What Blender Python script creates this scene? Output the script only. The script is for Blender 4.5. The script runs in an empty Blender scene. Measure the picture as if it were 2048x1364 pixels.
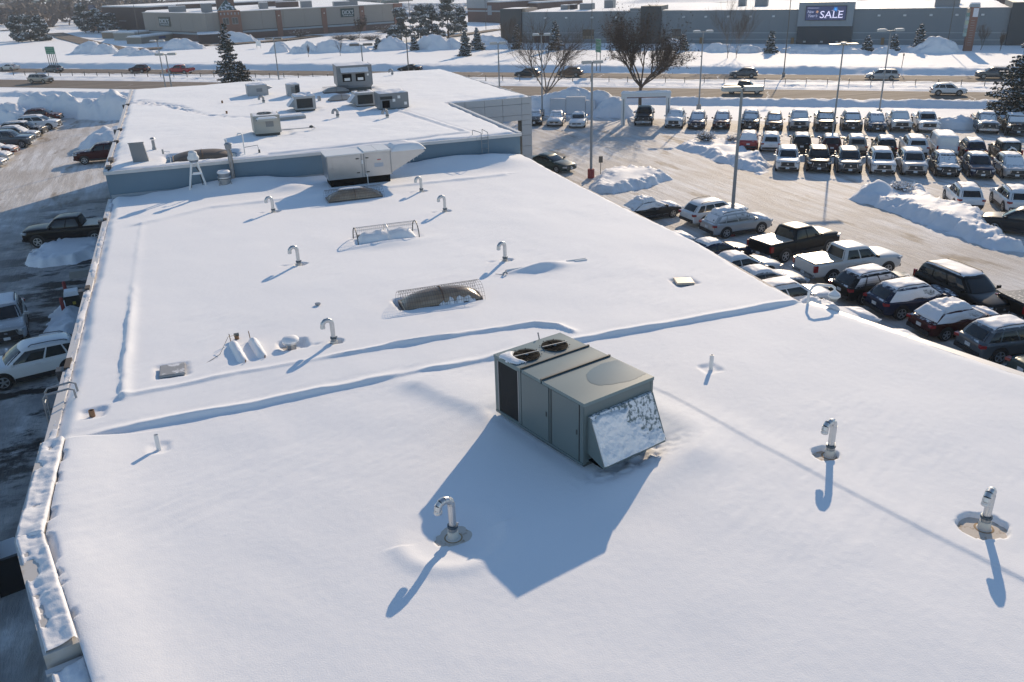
import bpy, math, random
import numpy as np
from mathutils import Vector, Matrix

sc = bpy.context.scene
COL = sc.collection

# ---------------------------------------------------------------- camera
cam_d = bpy.data.cameras.new('camera')
cam = bpy.data.objects.new('camera', cam_d)
COL.objects.link(cam)
cam_d.sensor_width = 36.0
cam_d.lens = 36.0 * 1692.0 / 2048.0
cam_d.clip_start = 0.1
cam_d.clip_end = 6000
R_ = (0.935282, -0.352903, -0.026596)
D_ = (-0.163871, -0.365239, -0.916377)
F_ = (0.313679, 0.861429, -0.399432)
cam.matrix_world = Matrix(((R_[0], -D_[0], -F_[0], 0.0),
                           (R_[1], -D_[1], -F_[1], 0.0),
                           (R_[2], -D_[2], -F_[2], 16.5),
                           (0, 0, 0, 1)))
sc.camera = cam

# ---------------------------------------------------------------- sky and sun
SUN_EL, SUN_AZ = math.radians(20.4), math.radians(40.6)
world = bpy.data.worlds.new('World')
sc.world = world
world.use_nodes = True
wn = world.node_tree
wn.nodes.clear()
wo = wn.nodes.new('ShaderNodeOutputWorld')
bg = wn.nodes.new('ShaderNodeBackground')
sky = wn.nodes.new('ShaderNodeTexSky')
sky.sky_type = 'NISHITA'
sky.sun_disc = False
sky.sun_elevation = SUN_EL
sky.sun_rotation = SUN_AZ
sky.altitude = 300
sky.air_density = 1.0
sky.dust_density = 0.0
sky.ozone_density = 2.0
bg.inputs[1].default_value = 0.15
wn.links.new(sky.outputs[0], bg.inputs[0])
wn.links.new(bg.outputs[0], wo.inputs[0])
sun_d = bpy.data.lights.new('sun', 'SUN')
sun_d.energy = 4.5
sun_d.color = (1.0, 0.80, 0.575)
sun_d.angle = math.radians(0.53)
sun = bpy.data.objects.new('sun', sun_d)
COL.objects.link(sun)
to_sun = Vector((math.sin(SUN_AZ) * math.cos(SUN_EL), math.cos(SUN_AZ) * math.cos(SUN_EL), math.sin(SUN_EL)))
sun.rotation_euler = to_sun.to_track_quat('Z', 'Y').to_euler()
sun.location = (60, 60, 80)
sc.view_settings.view_transform = 'Standard'
sc.view_settings.look = 'None'
sc.view_settings.exposure = 0.0
sc.view_settings.gamma = 1.0
sc.view_settings.use_curve_mapping = False

# ---------------------------------------------------------------- numeric noise
def _h(ix, iy, seed):
    n = (ix.astype(np.int64) * 374761393 + iy.astype(np.int64) * 668265263 + seed * 974634721) & 0x7fffffff
    n = ((n ^ (n >> 13)) * 1274126177) & 0x7fffffff
    n = (n ^ (n >> 16)) & 0xffff
    return n / 65535.0

def vnoise(x, y, seed=0):
    x = np.asarray(x, float); y = np.asarray(y, float)
    ix = np.floor(x); iy = np.floor(y)
    fx = x - ix; fy = y - iy
    fx = fx * fx * fx * (fx * (fx * 6 - 15) + 10); fy = fy * fy * fy * (fy * (fy * 6 - 15) + 10)
    a = _h(ix, iy, seed); b = _h(ix + 1, iy, seed); c = _h(ix, iy + 1, seed); d = _h(ix + 1, iy + 1, seed)
    return (a + (b - a) * fx + (c - a) * fy + (a - b - c + d) * fx * fy) * 2 - 1

def fbm(x, y, seed=0, oct=4, gain=0.5):
    s = 0; a = 1.0
    for i in range(oct):
        c, q = math.cos(i * 1.1), math.sin(i * 1.1)
        s = s + a * vnoise((x * c - y * q) * 2 ** i, (x * q + y * c) * 2 ** i, seed + i * 17)
        a *= gain
    return s

def sstep(a, b, x):
    t = np.clip((x - a) / (b - a), 0, 1)
    return t * t * (3 - 2 * t)

def segdist(x, y, pts):
    """distance to a polyline, signed side, and the arc position 0..1"""
    best = np.full(np.shape(x), 1e9); side = np.zeros(np.shape(x)); arc = np.zeros(np.shape(x))
    n = len(pts) - 1
    for i in range(n):
        (x0, y0), (x1, y1) = pts[i], pts[i + 1]
        dx, dy = x1 - x0, y1 - y0
        L2 = dx * dx + dy * dy
        t = np.clip(((x - x0) * dx + (y - y0) * dy) / L2, 0, 1)
        d = np.hypot(x - x0 - t * dx, y - y0 - t * dy)
        s = np.sign((x - x0) * dy - (y - y0) * dx)
        m = d < best
        best = np.where(m, d, best); side = np.where(m, s, side); arc = np.where(m, (i + t) / n, arc)
    return best, side, arc

def in_poly(x, y, poly):
    c = np.zeros(np.shape(x), bool)
    n = len(poly)
    for i in range(n):
        x0, y0 = poly[i]; x1, y1 = poly[(i + 1) % n]
        if y0 == y1: continue
        k = ((y0 > y) != (y1 > y)) & (x < (x1 - x0) * (y - y0) / (y1 - y0) + x0)
        c ^= k
    return c

# ---------------------------------------------------------------- materials
MATS = {}
SNOW = (0.86, 0.865, 0.88)

def mat(name, color, rough=0.5, metal=0.0, var=0.08, scale=3.0, bump=0.0, bscale=40.0, dust=0.0, dscale=6.0,
        coat=0.0, spec=0.5, emit=None, col2=None, thr=0.5, soft=0.1, stretch=None, coord='Object', dmin=0.45):
    if name in MATS: return MATS[name]
    m = bpy.data.materials.new(name)
    MATS[name] = m
    m.use_nodes = True
    nt = m.node_tree; N = nt.nodes; L = nt.links
    b = N['Principled BSDF']
    b.inputs['Roughness'].default_value = rough
    b.inputs['Metallic'].default_value = metal
    b.inputs['Specular IOR Level'].default_value = spec
    b.inputs['Coat Weight'].default_value = coat
    b.inputs['Coat Roughness'].default_value = 0.04
    if coord == 'World':
        g = N.new('ShaderNodeNewGeometry'); src = g.outputs['Position']
    else:
        tc = N.new('ShaderNodeTexCoord'); src = tc.outputs['Object']
    if stretch:
        mp = N.new('ShaderNodeMapping'); mp.inputs['Scale'].default_value = stretch[:3]
        if len(stretch) > 3: mp.inputs['Rotation'].default_value = (0, 0, stretch[3])
        L.new(src, mp.inputs['Vector']); src2 = mp.outputs[0]
    else:
        src2 = src
    nz = N.new('ShaderNodeTexNoise'); nz.inputs['Scale'].default_value = scale; nz.inputs['Detail'].default_value = 5
    nz.inputs['Roughness'].default_value = 0.6
    L.new(src2, nz.inputs['Vector'])
    mx = N.new('ShaderNodeMix'); mx.data_type = 'RGBA'
    c = np.array(color)
    if col2 is None:
        mx.inputs['A'].default_value = (*np.clip(c * (1 - var), 0, 1), 1)
        mx.inputs['B'].default_value = (*np.clip(c * (1 + var), 0, 1), 1)
        L.new(nz.outputs['Fac'], mx.inputs['Factor'])
    else:
        mr = N.new('ShaderNodeMapRange'); mr.interpolation_type = 'SMOOTHSTEP'
        mr.inputs['From Min'].default_value = thr - soft; mr.inputs['From Max'].default_value = thr + soft
        L.new(nz.outputs['Fac'], mr.inputs['Value']); L.new(mr.outputs[0], mx.inputs['Factor'])
        mx.inputs['A'].default_value = (*c, 1); mx.inputs['B'].default_value = (*col2, 1)
    colout = mx.outputs['Result']
    if dust > 0:
        g2 = N.new('ShaderNodeNewGeometry'); sx = N.new('ShaderNodeSeparateXYZ'); L.new(g2.outputs['Normal'], sx.inputs[0])
        r1 = N.new('ShaderNodeMapRange'); r1.interpolation_type = 'SMOOTHSTEP'
        r1.inputs['From Min'].default_value = dmin; r1.inputs['From Max'].default_value = dmin + 0.35
        L.new(sx.outputs['Z'], r1.inputs['Value'])
        n2 = N.new('ShaderNodeTexNoise'); n2.inputs['Scale'].default_value = dscale; n2.inputs['Detail'].default_value = 6
        n2.inputs['Roughness'].default_value = 0.65
        L.new(src, n2.inputs['Vector'])
        r2 = N.new('ShaderNodeMapRange'); r2.interpolation_type = 'SMOOTHSTEP'
        r2.inputs['From Min'].default_value = 0.72 - 0.5 * dust; r2.inputs['From Max'].default_value = 0.86 - 0.5 * dust
        L.new(n2.outputs['Fac'], r2.inputs['Value'])
        mm = N.new('ShaderNodeMath'); mm.operation = 'MULTIPLY'; L.new(r1.outputs[0], mm.inputs[0]); L.new(r2.outputs[0], mm.inputs[1])
        m2 = N.new('ShaderNodeMix'); m2.data_type = 'RGBA'; m2.inputs['B'].default_value = (0.8, 0.81, 0.83, 1)
        L.new(mm.outputs[0], m2.inputs['Factor']); L.new(colout, m2.inputs['A']); colout = m2.outputs['Result']
        m3 = N.new('ShaderNodeMix'); m3.data_type = 'FLOAT'; m3.inputs['A'].default_value = rough; m3.inputs['B'].default_value = 0.8
        L.new(mm.outputs[0], m3.inputs['Factor']); L.new(m3.outputs['Result'], b.inputs['Roughness'])
        if coat > 0:
            m4 = N.new('ShaderNodeMix'); m4.data_type = 'FLOAT'; m4.inputs['A'].default_value = coat; m4.inputs['B'].default_value = 0.0
            L.new(mm.outputs[0], m4.inputs['Factor']); L.new(m4.outputs['Result'], b.inputs['Coat Weight'])
        if metal > 0:
            m5 = N.new('ShaderNodeMix'); m5.data_type = 'FLOAT'; m5.inputs['A'].default_value = metal; m5.inputs['B'].default_value = 0.0
            L.new(mm.outputs[0], m5.inputs['Factor']); L.new(m5.outputs['Result'], b.inputs['Metallic'])
    L.new(colout, b.inputs['Base Color'])
    if bump > 0:
        n3 = N.new('ShaderNodeTexNoise'); n3.inputs['Scale'].default_value = bscale; n3.inputs['Detail'].default_value = 4
        L.new(src2, n3.inputs['Vector'])
        bp = N.new('ShaderNodeBump'); bp.inputs['Strength'].default_value = min(1, bump); bp.inputs['Distance'].default_value = 0.02
        L.new(n3.outputs['Fac'], bp.inputs['Height']); L.new(bp.outputs[0], b.inputs['Normal'])
    if emit:
        b.inputs['Emission Color'].default_value = (*emit[:3], 1); b.inputs['Emission Strength'].default_value = emit[3]
    return m

def snow_mat():
    """snow: fine grain plus wind ripples, faint tone changes"""
    m = mat('snow', SNOW, rough=0.75, var=0.025, scale=0.6, bump=0.22, bscale=34.0, coord='World', spec=0.2)
    return m
M_SNOW = snow_mat()
M_SNOW.node_tree.nodes['Principled BSDF'].inputs['Sheen Weight'].default_value = 0.35
M_SNOW.node_tree.nodes['Principled BSDF'].inputs['Sheen Roughness'].default_value = 0.55
M_SNOWL = mat('lumpy_snow', (0.83, 0.835, 0.85), rough=0.65, var=0.06, scale=1.2, bump=0.6, bscale=5.0, coord='World', spec=0.2)

# ---------------------------------------------------------------- mesh helpers
def fast_mesh(name, V, Q):
    V = np.asarray(V, np.float32); Q = np.asarray(Q, np.int32)
    k = Q.shape[1]
    me = bpy.data.meshes.new(name)
    me.vertices.add(len(V)); me.vertices.foreach_set('co', V.ravel())
    me.loops.add(Q.size); me.loops.foreach_set('vertex_index', Q.ravel())
    me.polygons.add(len(Q))
    me.polygons.foreach_set('loop_start', np.arange(0, Q.size, k, dtype=np.int32))
    me.update(calc_edges=True)
    return me

def link(name, me, m=None, parent=None, smooth=False, sharp=None):
    if m is not None and len(me.materials) == 0: me.materials.append(m)
    if smooth and not me.get('_s'):
        me.shade_smooth(); me['_s'] = 1
        if sharp: me.set_sharp_from_angle(angle=math.radians(sharp))
    o = bpy.data.objects.new(name, me)
    COL.objects.link(o)
    if parent is not None: o.parent = parent
    return o

def grid_mesh(name, X, Y, Z, mask=None):
    nj, ni = X.shape
    V = np.stack([X, Y, Z], -1).reshape(-1, 3)
    a = np.arange(nj * ni).reshape(nj, ni)
    Q = np.stack([a[:-1, :-1], a[:-1, 1:], a[1:, 1:], a[1:, :-1]], -1)
    if mask is not None: Q = Q[mask]
    Q = Q.reshape(-1, 4)
    if mask is not None:
        used = np.unique(Q); rm = np.zeros(len(V), int); rm[used] = np.arange(len(used)); V = V[used]; Q = rm[Q]
    return fast_mesh(name, V, Q)

class MB:
    def __init__(s): s.v = []; s.f = []
    def add(s, vs, fs):
        o = len(s.v); s.v.extend(tuple(map(float, p)) for p in vs); s.f.extend(tuple(i + o for i in q) for q in fs); return s
    def box(s, cx, cy, cz, sx, sy, sz, rz=0.0, ry=0.0, rx=0.0, top=1.0):
        vs = []
        M = Matrix.Rotation(rz, 3, 'Z') @ Matrix.Rotation(ry, 3, 'Y') @ Matrix.Rotation(rx, 3, 'X')
        for k in (-.5, .5):
            q = top if k > 0 else 1.0
            for i, j in ((-.5, -.5), (.5, -.5), (.5, .5), (-.5, .5)):
                p = M @ Vector((i * sx * q, j * sy * q, k * sz)); vs.append((p.x + cx, p.y + cy, p.z + cz))
        return s.add(vs, [(3, 2, 1, 0), (4, 5, 6, 7), (0, 1, 5, 4), (1, 2, 6, 5), (2, 3, 7, 6), (3, 0, 4, 7)])
    def prism(s, poly, z0, z1):
        n = len(poly)
        vs = [(x, y, z0) for x, y in poly] + [(x, y, z1) for x, y in poly]
        fs = [tuple(range(n - 1, -1, -1)), tuple(range(n, 2 * n))] + [(i, (i + 1) % n, n + (i + 1) % n, n + i) for i in range(n)]
        return s.add(vs, fs)
    def tube(s, path, r, n=8, caps=True):
        P = [Vector(p) for p in path]; m = len(P)
        rs = r if hasattr(r, '__len__') else [r] * m
        vs = []; up = None
        for i in range(m):
            t = (P[min(i + 1, m - 1)] - P[max(i - 1, 0)]).normalized()
            if up is None:
                up = Vector((0, 0, 1)) if abs(t.z) < 0.9 else Vector((1, 0, 0))
            a = t.cross(up).normalized(); b = t.cross(a).normalized(); up = -b if (-b).dot(up) > b.dot(up) else b
            for k in range(n):
                w = 2 * math.pi * k / n
                p = P[i] + (a * math.cos(w) + b * math.sin(w)) * rs[i]; vs.append(p[:])
        fs = []
        for i in range(m - 1):
            for k in range(n):
                fs.append((i * n + k, i * n + (k + 1) % n, (i + 1) * n + (k + 1) % n, (i + 1) * n + k))
        if caps: fs += [tuple(range(n - 1, -1, -1)), tuple((m - 1) * n + k for k in range(n))]
        return s.add(vs, fs)
    def lathe(s, prof, n=16, c=(0, 0, 0), axis='Z'):
        vs = []; fs = []
        for r, z in prof:
            for k in range(n):
                w = 2 * math.pi * k / n
                p = (r * math.cos(w), r * math.sin(w), z)
                if axis == 'Y': p = (p[0], p[2], p[1])
                vs.append((p[0] + c[0], p[1] + c[1], p[2] + c[2]))
        m = len(prof)
        for i in range(m - 1):
            for k in range(n): fs.append((i * n + k, i * n + (k + 1) % n, (i + 1) * n + (k + 1) % n, (i + 1) * n + k))
        fs += [tuple(range(n - 1, -1, -1)), tuple((m - 1) * n + k for k in range(n))]
        return s.add(vs, fs)
    def mesh(s, name):
        me = bpy.data.meshes.new(name); me.from_pydata(s.v, [], s.f); me.update(); return me
    def build(s, name, m, parent=None, smooth=False, sharp=40, loc=None):
        o = link(name, s.mesh(name), m, parent, smooth, sharp)
        if loc is not None: o.location = loc
        return o

def thing(name, label, cat, loc=(0, 0, 0), rz=0.0, group=None):
    o = bpy.data.objects.new(name, None); COL.objects.link(o)
    o.location = loc; o.rotation_euler = (0, 0, rz); o.empty_display_size = 0.2
    o['label'] = label; o['category'] = cat
    if group: o['group'] = group
    return o

def tag(o, label, cat, group=None):
    o['label'] = label; o['category'] = cat
    if group: o['group'] = group
    return o

def kind(o, k): o['kind'] = k; return o

def dup(root, loc, rz, label, group=None):
    r = root.copy(); COL.objects.link(r); r.location = loc; r.rotation_euler = (0, 0, rz); r['label'] = label
    if group: r['group'] = group
    for ch in list(root.children):
        c = ch.copy(); COL.objects.link(c); c.parent = r
        for g in list(ch.children):
            d = g.copy(); COL.objects.link(d); d.parent = c
    return r

def text_mesh(txt, size, shear=0.0, extrude=0.02):
    cu = bpy.data.curves.new('lettering', 'FONT'); cu.body = txt; cu.size = size; cu.shear = shear; cu.extrude = extrude
    cu.resolution_u = 3
    o = bpy.data.objects.new('lettering', cu); COL.objects.link(o)
    dg = bpy.context.evaluated_depsgraph_get(); dg.update()
    me = bpy.data.meshes.new_from_object(o.evaluated_get(dg))
    bpy.data.objects.remove(o); bpy.data.curves.remove(cu)
    return me

# ================================================================ GROUND, LOT, ROADS
UX, UY, NX, NY = 0.779, -0.627, 0.627, 0.779      # along the highway / across it
def st(s, t): return (s * UX + t * NX, s * UY + t * NY)
def to_st(x, y): return (x * UX + y * UY, x * NX + y * NY)

def ground_z(S, T):
    z = np.full(S.shape, -0.04)
    base = 115.6 + 0.045 * np.clip(S, -130, 40)
    rough = 0.06 * fbm(S / 2.2, T / 1.6, 5, 3) + 0.07 * fbm(S / 0.75, T / 0.75, 9, 3)
    crest = base + 2.0
    up = sstep(0, 1, (T - base) / (crest - base)); dn = 1 - sstep(0, 1, (T - crest) / np.minimum(np.maximum(121.6 - crest, 1.0), 2.2))
    bank = np.where(T < crest, up, dn)
    z = z + bank * (0.72 + rough * 1.3 + 0.10 * fbm(S / .5, T / .5, 15, 2)) * (T < 121.7)
    med = sstep(131.9, 133.2, T) * (1 - sstep(140.8, 142.2, T))
    z = z + med * (0.22 + rough + 0.10 * np.sin(T * 1.3))
    fb = sstep(150.4, 154.0, T)
    z = z + fb * (1.05 + rough * 0.9 * (1 - sstep(156, 160, T)) + 0.10 * fbm(S / 9, T / 9, 21, 3))
    pre = sstep(100, 112, T) * (T < 116)
    z = z + pre * 0.05 * (fbm(S / 4, T / 4, 31, 3) - 0.2)
    return z

s_ax = np.concatenate([[-3500, -1500, -700, -400], np.arange(-175, 110.1, 0.38), [200, 400, 900, 3500]])
t_ax = np.concatenate([[-1500, -300, -60, 0, 60], np.arange(100, 108, 2), np.arange(108, 112, .8), np.arange(112, 124, 0.3), np.arange(124, 131, 1.0), np.arange(131, 157, 0.45),
                       np.arange(157, 200, 2.0), [210, 230, 260, 300, 400, 700, 1500, 4500]])
S_, T_ = np.meshgrid(s_ax, t_ax)
Z_ = ground_z(S_, T_)
o = link('ground', grid_mesh('ground', S_ * UX + T_ * NX, S_ * UY + T_ * NY, Z_), M_SNOW, None, True); kind(o, 'structure')

def lot_material():
    """driven-over snow: tan slush streaked along the aisles, cleaner patches, bare asphalt worn through by the service doors"""
    m = bpy.data.materials.new('driven_snow'); m.use_nodes = True
    nt = m.node_tree; N = nt.nodes; L = nt.links; b = N['Principled BSDF']
    g = N.new('ShaderNodeNewGeometry'); P = g.outputs['Position']
    def noise(scale, rot=0, sx=1, sy=1, det=6, rg=0.6, off=0):
        mp = N.new('ShaderNodeMapping'); mp.inputs['Rotation'].default_value = (0, 0, rot); mp.inputs['Scale'].default_value = (sx, sy, 1)
        mp.inputs['Location'].default_value = (off, off * 0.7, 0)
        L.new(P, mp.inputs['Vector'])
        n = N.new('ShaderNodeTexNoise'); n.inputs['Scale'].default_value = scale; n.inputs['Detail'].default_value = det; n.inputs['Roughness'].default_value = rg
        L.new(mp.outputs[0], n.inputs['Vector']); return n.outputs['Fac']
    def ramp(v, a, b_):
        r = N.new('ShaderNodeMapRange'); r.interpolation_type = 'SMOOTHSTEP'; r.inputs['From Min'].default_value = a; r.inputs['From Max'].default_value = b_
        L.new(v, r.inputs['Value']); return r.outputs[0]
    def mix(f, a, c):
        x = N.new('ShaderNodeMix'); x.data_type = 'RGBA'
        L.new(f, x.inputs['Factor'])
        for s, v in (('A', a), ('B', c)):
            if isinstance(v, tuple): x.inputs[s].default_value = (*v, 1)
            else: L.new(v, x.inputs[s])
        return x.outputs['Result']
    def mul(a, c):
        x = N.new('ShaderNodeMath'); x.operation = 'MULTIPLY'
        for i, v in enumerate((a, c)):
            if isinstance(v, float): x.inputs[i].default_value = v
            else: L.new(v, x.inputs[i])
        return x.outputs[0]
    streak = noise(0.9, 0.12, 1.6, 0.16)
    patch = noise(0.09)
    fine = noise(2.2, 0.1, 1.5, 0.35)
    c = mix(ramp(streak, 0.38, 0.62), (0.585, 0.555, 0.52), (0.80, 0.79, 0.78))
    c = mix(mul(ramp(patch, 0.40, 0.62), 0.55), c, (0.50, 0.44, 0.38))
    c = mix(mul(ramp(fine, 0.57, 0.78), 0.6), c, (0.84, 0.84, 0.85))
    dirt = noise(0.45, 0.2, 1.0, 0.3, off=13)
    c = mix(mul(ramp(dirt, 0.575, 0.67), 0.75), c, (0.30, 0.235, 0.17))
    # asphalt worn bare in the bays on the service-door side
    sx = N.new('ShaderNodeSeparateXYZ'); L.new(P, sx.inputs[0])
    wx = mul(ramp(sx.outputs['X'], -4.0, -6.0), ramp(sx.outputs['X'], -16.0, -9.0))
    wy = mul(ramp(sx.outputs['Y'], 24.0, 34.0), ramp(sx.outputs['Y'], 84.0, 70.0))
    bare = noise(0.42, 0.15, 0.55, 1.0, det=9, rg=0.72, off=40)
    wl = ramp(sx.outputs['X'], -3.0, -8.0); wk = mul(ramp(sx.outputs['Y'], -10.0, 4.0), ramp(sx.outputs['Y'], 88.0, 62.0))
    c = mix(mul(mul(wl, wk), ramp(noise(0.5, 0.4, det=8, rg=.65, off=70), .25, .62)), c, (0.30, 0.29, 0.285))  # dirty slush with the building's shade mixed into the lot colour on the left
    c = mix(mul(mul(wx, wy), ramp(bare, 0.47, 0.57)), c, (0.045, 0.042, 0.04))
    L.new(c, b.inputs['Base Color'])
    b.inputs['Roughness'].default_value = 0.65; b.inputs['Specular IOR Level'].default_value = 0.06
    bp = N.new('ShaderNodeBump'); bp.inputs['Strength'].default_value = 0.9; bp.inputs['Distance'].default_value = 0.09
    L.new(noise(1.8, 0.12, 1.9, 0.28, det=10, rg=0.75), bp.inputs['Height']); L.new(bp.outputs[0], b.inputs['Normal'])
    return m
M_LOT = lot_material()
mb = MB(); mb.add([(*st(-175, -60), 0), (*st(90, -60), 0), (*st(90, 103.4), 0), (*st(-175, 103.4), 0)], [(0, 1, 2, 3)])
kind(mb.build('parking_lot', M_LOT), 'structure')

M_ROAD = mat('salted_road', (0.17, 0.14, 0.115), rough=0.85, scale=0.35, coord='World', col2=(0.27, 0.23, 0.19), thr=0.5, soft=0.2, stretch=(0.1, 2.6, 1, 0.679), spec=0.12)
M_CRACK = mat('snow_in_cracks', (0.8, 0.8, 0.8), rough=0.8, var=0.05)
def strip(name, t0, t1, z=0.004, s0=-420, s1=320):
    mb = MB(); mb.add([(*st(s0, t0), z), (*st(s1, t0), z), (*st(s1, t1), z), (*st(s0, t1), z)], [(0, 1, 2, 3)])
    return kind(mb.build(name, M_ROAD), 'structure')
strip('highway', 121.4, 131.7); strip('highway', 142.3, 150.6)
rnd = random.Random(4)
mb = MB()
for ta, tb in ((122.4, 131.0), (143.0, 150.0)):
    s = -120.0
    while s < 70:
        s += rnd.uniform(6, 11); x = s; t = ta; w = rnd.uniform(0.05, 0.12)
        if rnd.random() < 0.35: continue
        tt = ta + (tb - ta) * rnd.uniform(0.4, 1)
        while t < tt:
            x2 = x + rnd.uniform(-0.5, 0.4); t2 = t + rnd.uniform(0.6, 1.2)
            mb.add([(*st(x, t), .009), (*st(x + w, t), .009), (*st(x2 + w, t2), .009), (*st(x2, t2), .009)], [(0, 1, 2, 3)])
            x, t = x2, t2
kind(mb.build('snow_filled_cracks', M_CRACK), 'stuff')
def ribbon(name, pts, w, z, m):
    mb = MB(); vs = []; fs = []
    for i, p in enumerate(pts):
        a = Vector(pts[max(i - 1, 0)]); b = Vector(pts[min(i + 1, len(pts) - 1)]); d = (b - a).normalized()
        vs += [(p[0] - d.y * w / 2, p[1] + d.x * w / 2, z), (p[0] + d.y * w / 2, p[1] - d.x * w / 2, z)]
    for i in range(len(pts) - 1): fs.append((2 * i, 2 * i + 1, 2 * i + 3, 2 * i + 2))
    mb.add(vs, fs); return kind(mb.build(name, m), 'structure')
ribbon('service_road', [(-39.58, 352.79), (-31.03, 314.01), (-22.97, 281.52), (-13.56, 246.74), (-2.84, 245.49), (8.37, 250.17)], 6, 1.22, M_ROAD)
ribbon('service_road', [(9.40, 245.15), (26.73, 251.88), (39.69, 265.20)], 5, 1.22, M_ROAD)
ribbon('service_road', [(60.20, 224.30), (75.12, 237.06), (90.36, 250.69)], 4, 1.22, M_ROAD)
ribbon('service_road', [(-62.56, 393.54), (-53.02, 400.16), (-45.53, 414.43)], 5, 1.22, M_ROAD)

# ================================================================ SNOW PILES AND PLOUGHED ISLANDS
def pile(label, c, rx, ry, h, rot=0.0, seed=1, z0=0.0, lump=0.35, peaks=None, name='snow_pile', res=None, group=None, m=None):
    n = res or int(max(22, min(90, max(rx, ry) * 9)))
    u = np.linspace(-1.15, 1.15, n); U, V = np.meshgrid(u, u)
    R = np.hypot(U, V) + 0.16 * fbm(U * 2 + seed, V * 2, seed, 3)
    x, y = U * rx, V * ry
    if peaks is None: f = np.sin(np.pi / 2 * np.clip(1 - R, 0, 1)) ** 0.9
    else:
        f = 0
        for px, py, pr, ph in peaks:
            f = np.maximum(f, ph * np.sin(np.pi / 2 * np.clip(1 - np.hypot(U - px, (V - py)) / pr - 0.10 * fbm(U * 4, V * 4, seed + 3, 3), 0, 1)) ** 0.9)
        f = f * np.clip((1.12 - R) * 4, 0, 1)
    z = h * f + np.clip(f * 4, 0, 1) * lump * (0.35 * fbm(x * 0.9, y * 0.9, seed + 7, 5, 0.55))
    z = np.where(f <= 0.001, -0.12, z)
    c_, s_ = math.cos(rot), math.sin(rot)
    o = link(name, grid_mesh(name, x * c_ - y * s_, x * s_ + y * c_, z), m or M_SNOWL, None, True)
    o.location = (c[0], c[1], z0); tag(o, label, 'snow pile', group)
    return o

def island(label, poly, h, edge, seed, mounds=(), res=0.16, ridge=0.0):
    P = np.array(poly); x0, y0 = P.min(0) - 0.6; x1, y1 = P.max(0) + 0.6
    X, Y = np.meshgrid(np.arange(x0, x1, res), np.arange(y0, y1, res))
    wob = 0.35 * fbm(X / 1.1, Y / 1.1, seed, 3)
    d, _, _ = segdist(X, Y, poly + [poly[0]])
    d = np.where(in_poly(X, Y, poly), d, -d) + wob
    f = sstep(0, edge, d)
    lumpy = 1 - sstep(edge * 0.8, edge * 2.0, d)
    z = h * f + f * (0.10 * lumpy * fbm(X / 0.36, Y / 0.36, seed + 2, 4, 0.65) + 0.05 * fbm(X / 2.4, Y / 2.4, seed + 5, 3))
    if ridge: z = z + ridge * np.exp(-((d - edge * 0.9) / (edge * 0.55)) ** 2)
    for mx, my, mr, mh in mounds:
        z = z + mh * np.exp(-((X - mx) ** 2 + (Y - my) ** 2) / mr ** 2) * f
    z = np.where(d < 0.0, -0.1, z)
    o = link('snow_bank', grid_mesh('snow_bank', X, Y, z), M_SNOWL, None, True)
    return tag(o, label, 'snow bank')

island('ploughed snow bank with two bushes poking out, in front of the red SUV', [(44.84, 74.00), (47.60, 76.47), (51.02, 76.18), (51.18, 72.31), (49.00, 64.65), (46.74, 61.06), (44.98, 60.19), (44.65, 63.78), (45.08, 69.36)], 0.38, 1.1, 11,
       mounds=[(*(47.85, 69.77), 1.3, 0.35), (*(47.70, 64.59), 1.5, 0.6)], ridge=0.12)
island('low lumpy snow bank round the red-based lamp post near the showroom', [(30.24, 63.21), (32.88, 66.51), (36.13, 67.56), (38.10, 65.36), (37.46, 61.96), (34.54, 60.60), (30.91, 59.78), (29.31, 60.59)], 0.5, 1.0, 12,
       mounds=[(*(33.52, 64.42), 1.2, 0.2), (*(36.15, 63.49), 1.3, 0.22)], ridge=0.1)
island('long ploughed snow island with a snow-buried bush, beside the two white SUVs', [(45.57, 50.57), (47.81, 51.56), (51.82, 51.37), (52.65, 49.65), (49.92, 44.79), (50.69, 42.90), (49.54, 40.61), (47.88, 38.17), (46.61, 35.26), (45.04, 36.57), (45.26, 40.06), (46.00, 45.21), (45.94, 48.37)], 0.48, 1.0, 13,
       mounds=[(*(48.18, 49.77), 0.9, 0.75), (*(48.53, 45.48), 2.0, 0.3), (*(48.43, 41.85), 2.5, 0.42)], ridge=0.14)
island('tapered snow berm along the near side of the black pickup by the service doors', [(-11.71, 60.67), (-11.36, 63.87), (-9.85, 64.31), (-6.92, 66.46), (-6.53, 59.38), (-8.43, 58.78), (-10.45, 58.63)], 0.5, 0.8, 14)
island('shaded snow bank around the two red bollards below the roof edge', [(-8.74, 44.77), (-8.79, 48.44), (-8.35, 51.57), (-7.06, 51.87), (-6.65, 45.95), (-7.20, 44.08), (-8.04, 43.46)], 0.5, 0.9, 15)

# piles at the back of the left lot
pile('long grey ploughed snow heap at the far end of the left-hand lot', (-17.27, 134.15), 6.6, 3.0, 3.0, -0.6, 3, lump=1.2, peaks=[(-.35, 0, .7, 1), (.25, .1, .65, .95), (.6, 0, .4, .6)])
pile('ploughed snow heap touching the far left corner of the dealership', (-9.84, 128.28), 5.4, 3.2, 3.3, -0.5, 8, lump=1.2, peaks=[(.2, 0, .8, 1), (-.4, 0, .55, .75)])
pile('sunlit lumpy snow heap at the very back of the left-hand lot', (-22.57, 133.31), 4.6, 2.6, 2.0, -0.6, 9, lump=1.3)
pile('shaded snow heap against the left wall of the showroom', (-8.14, 104.97), 3.6, 5.0, 2.0, -0.25, 15, lump=0.6)
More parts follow.
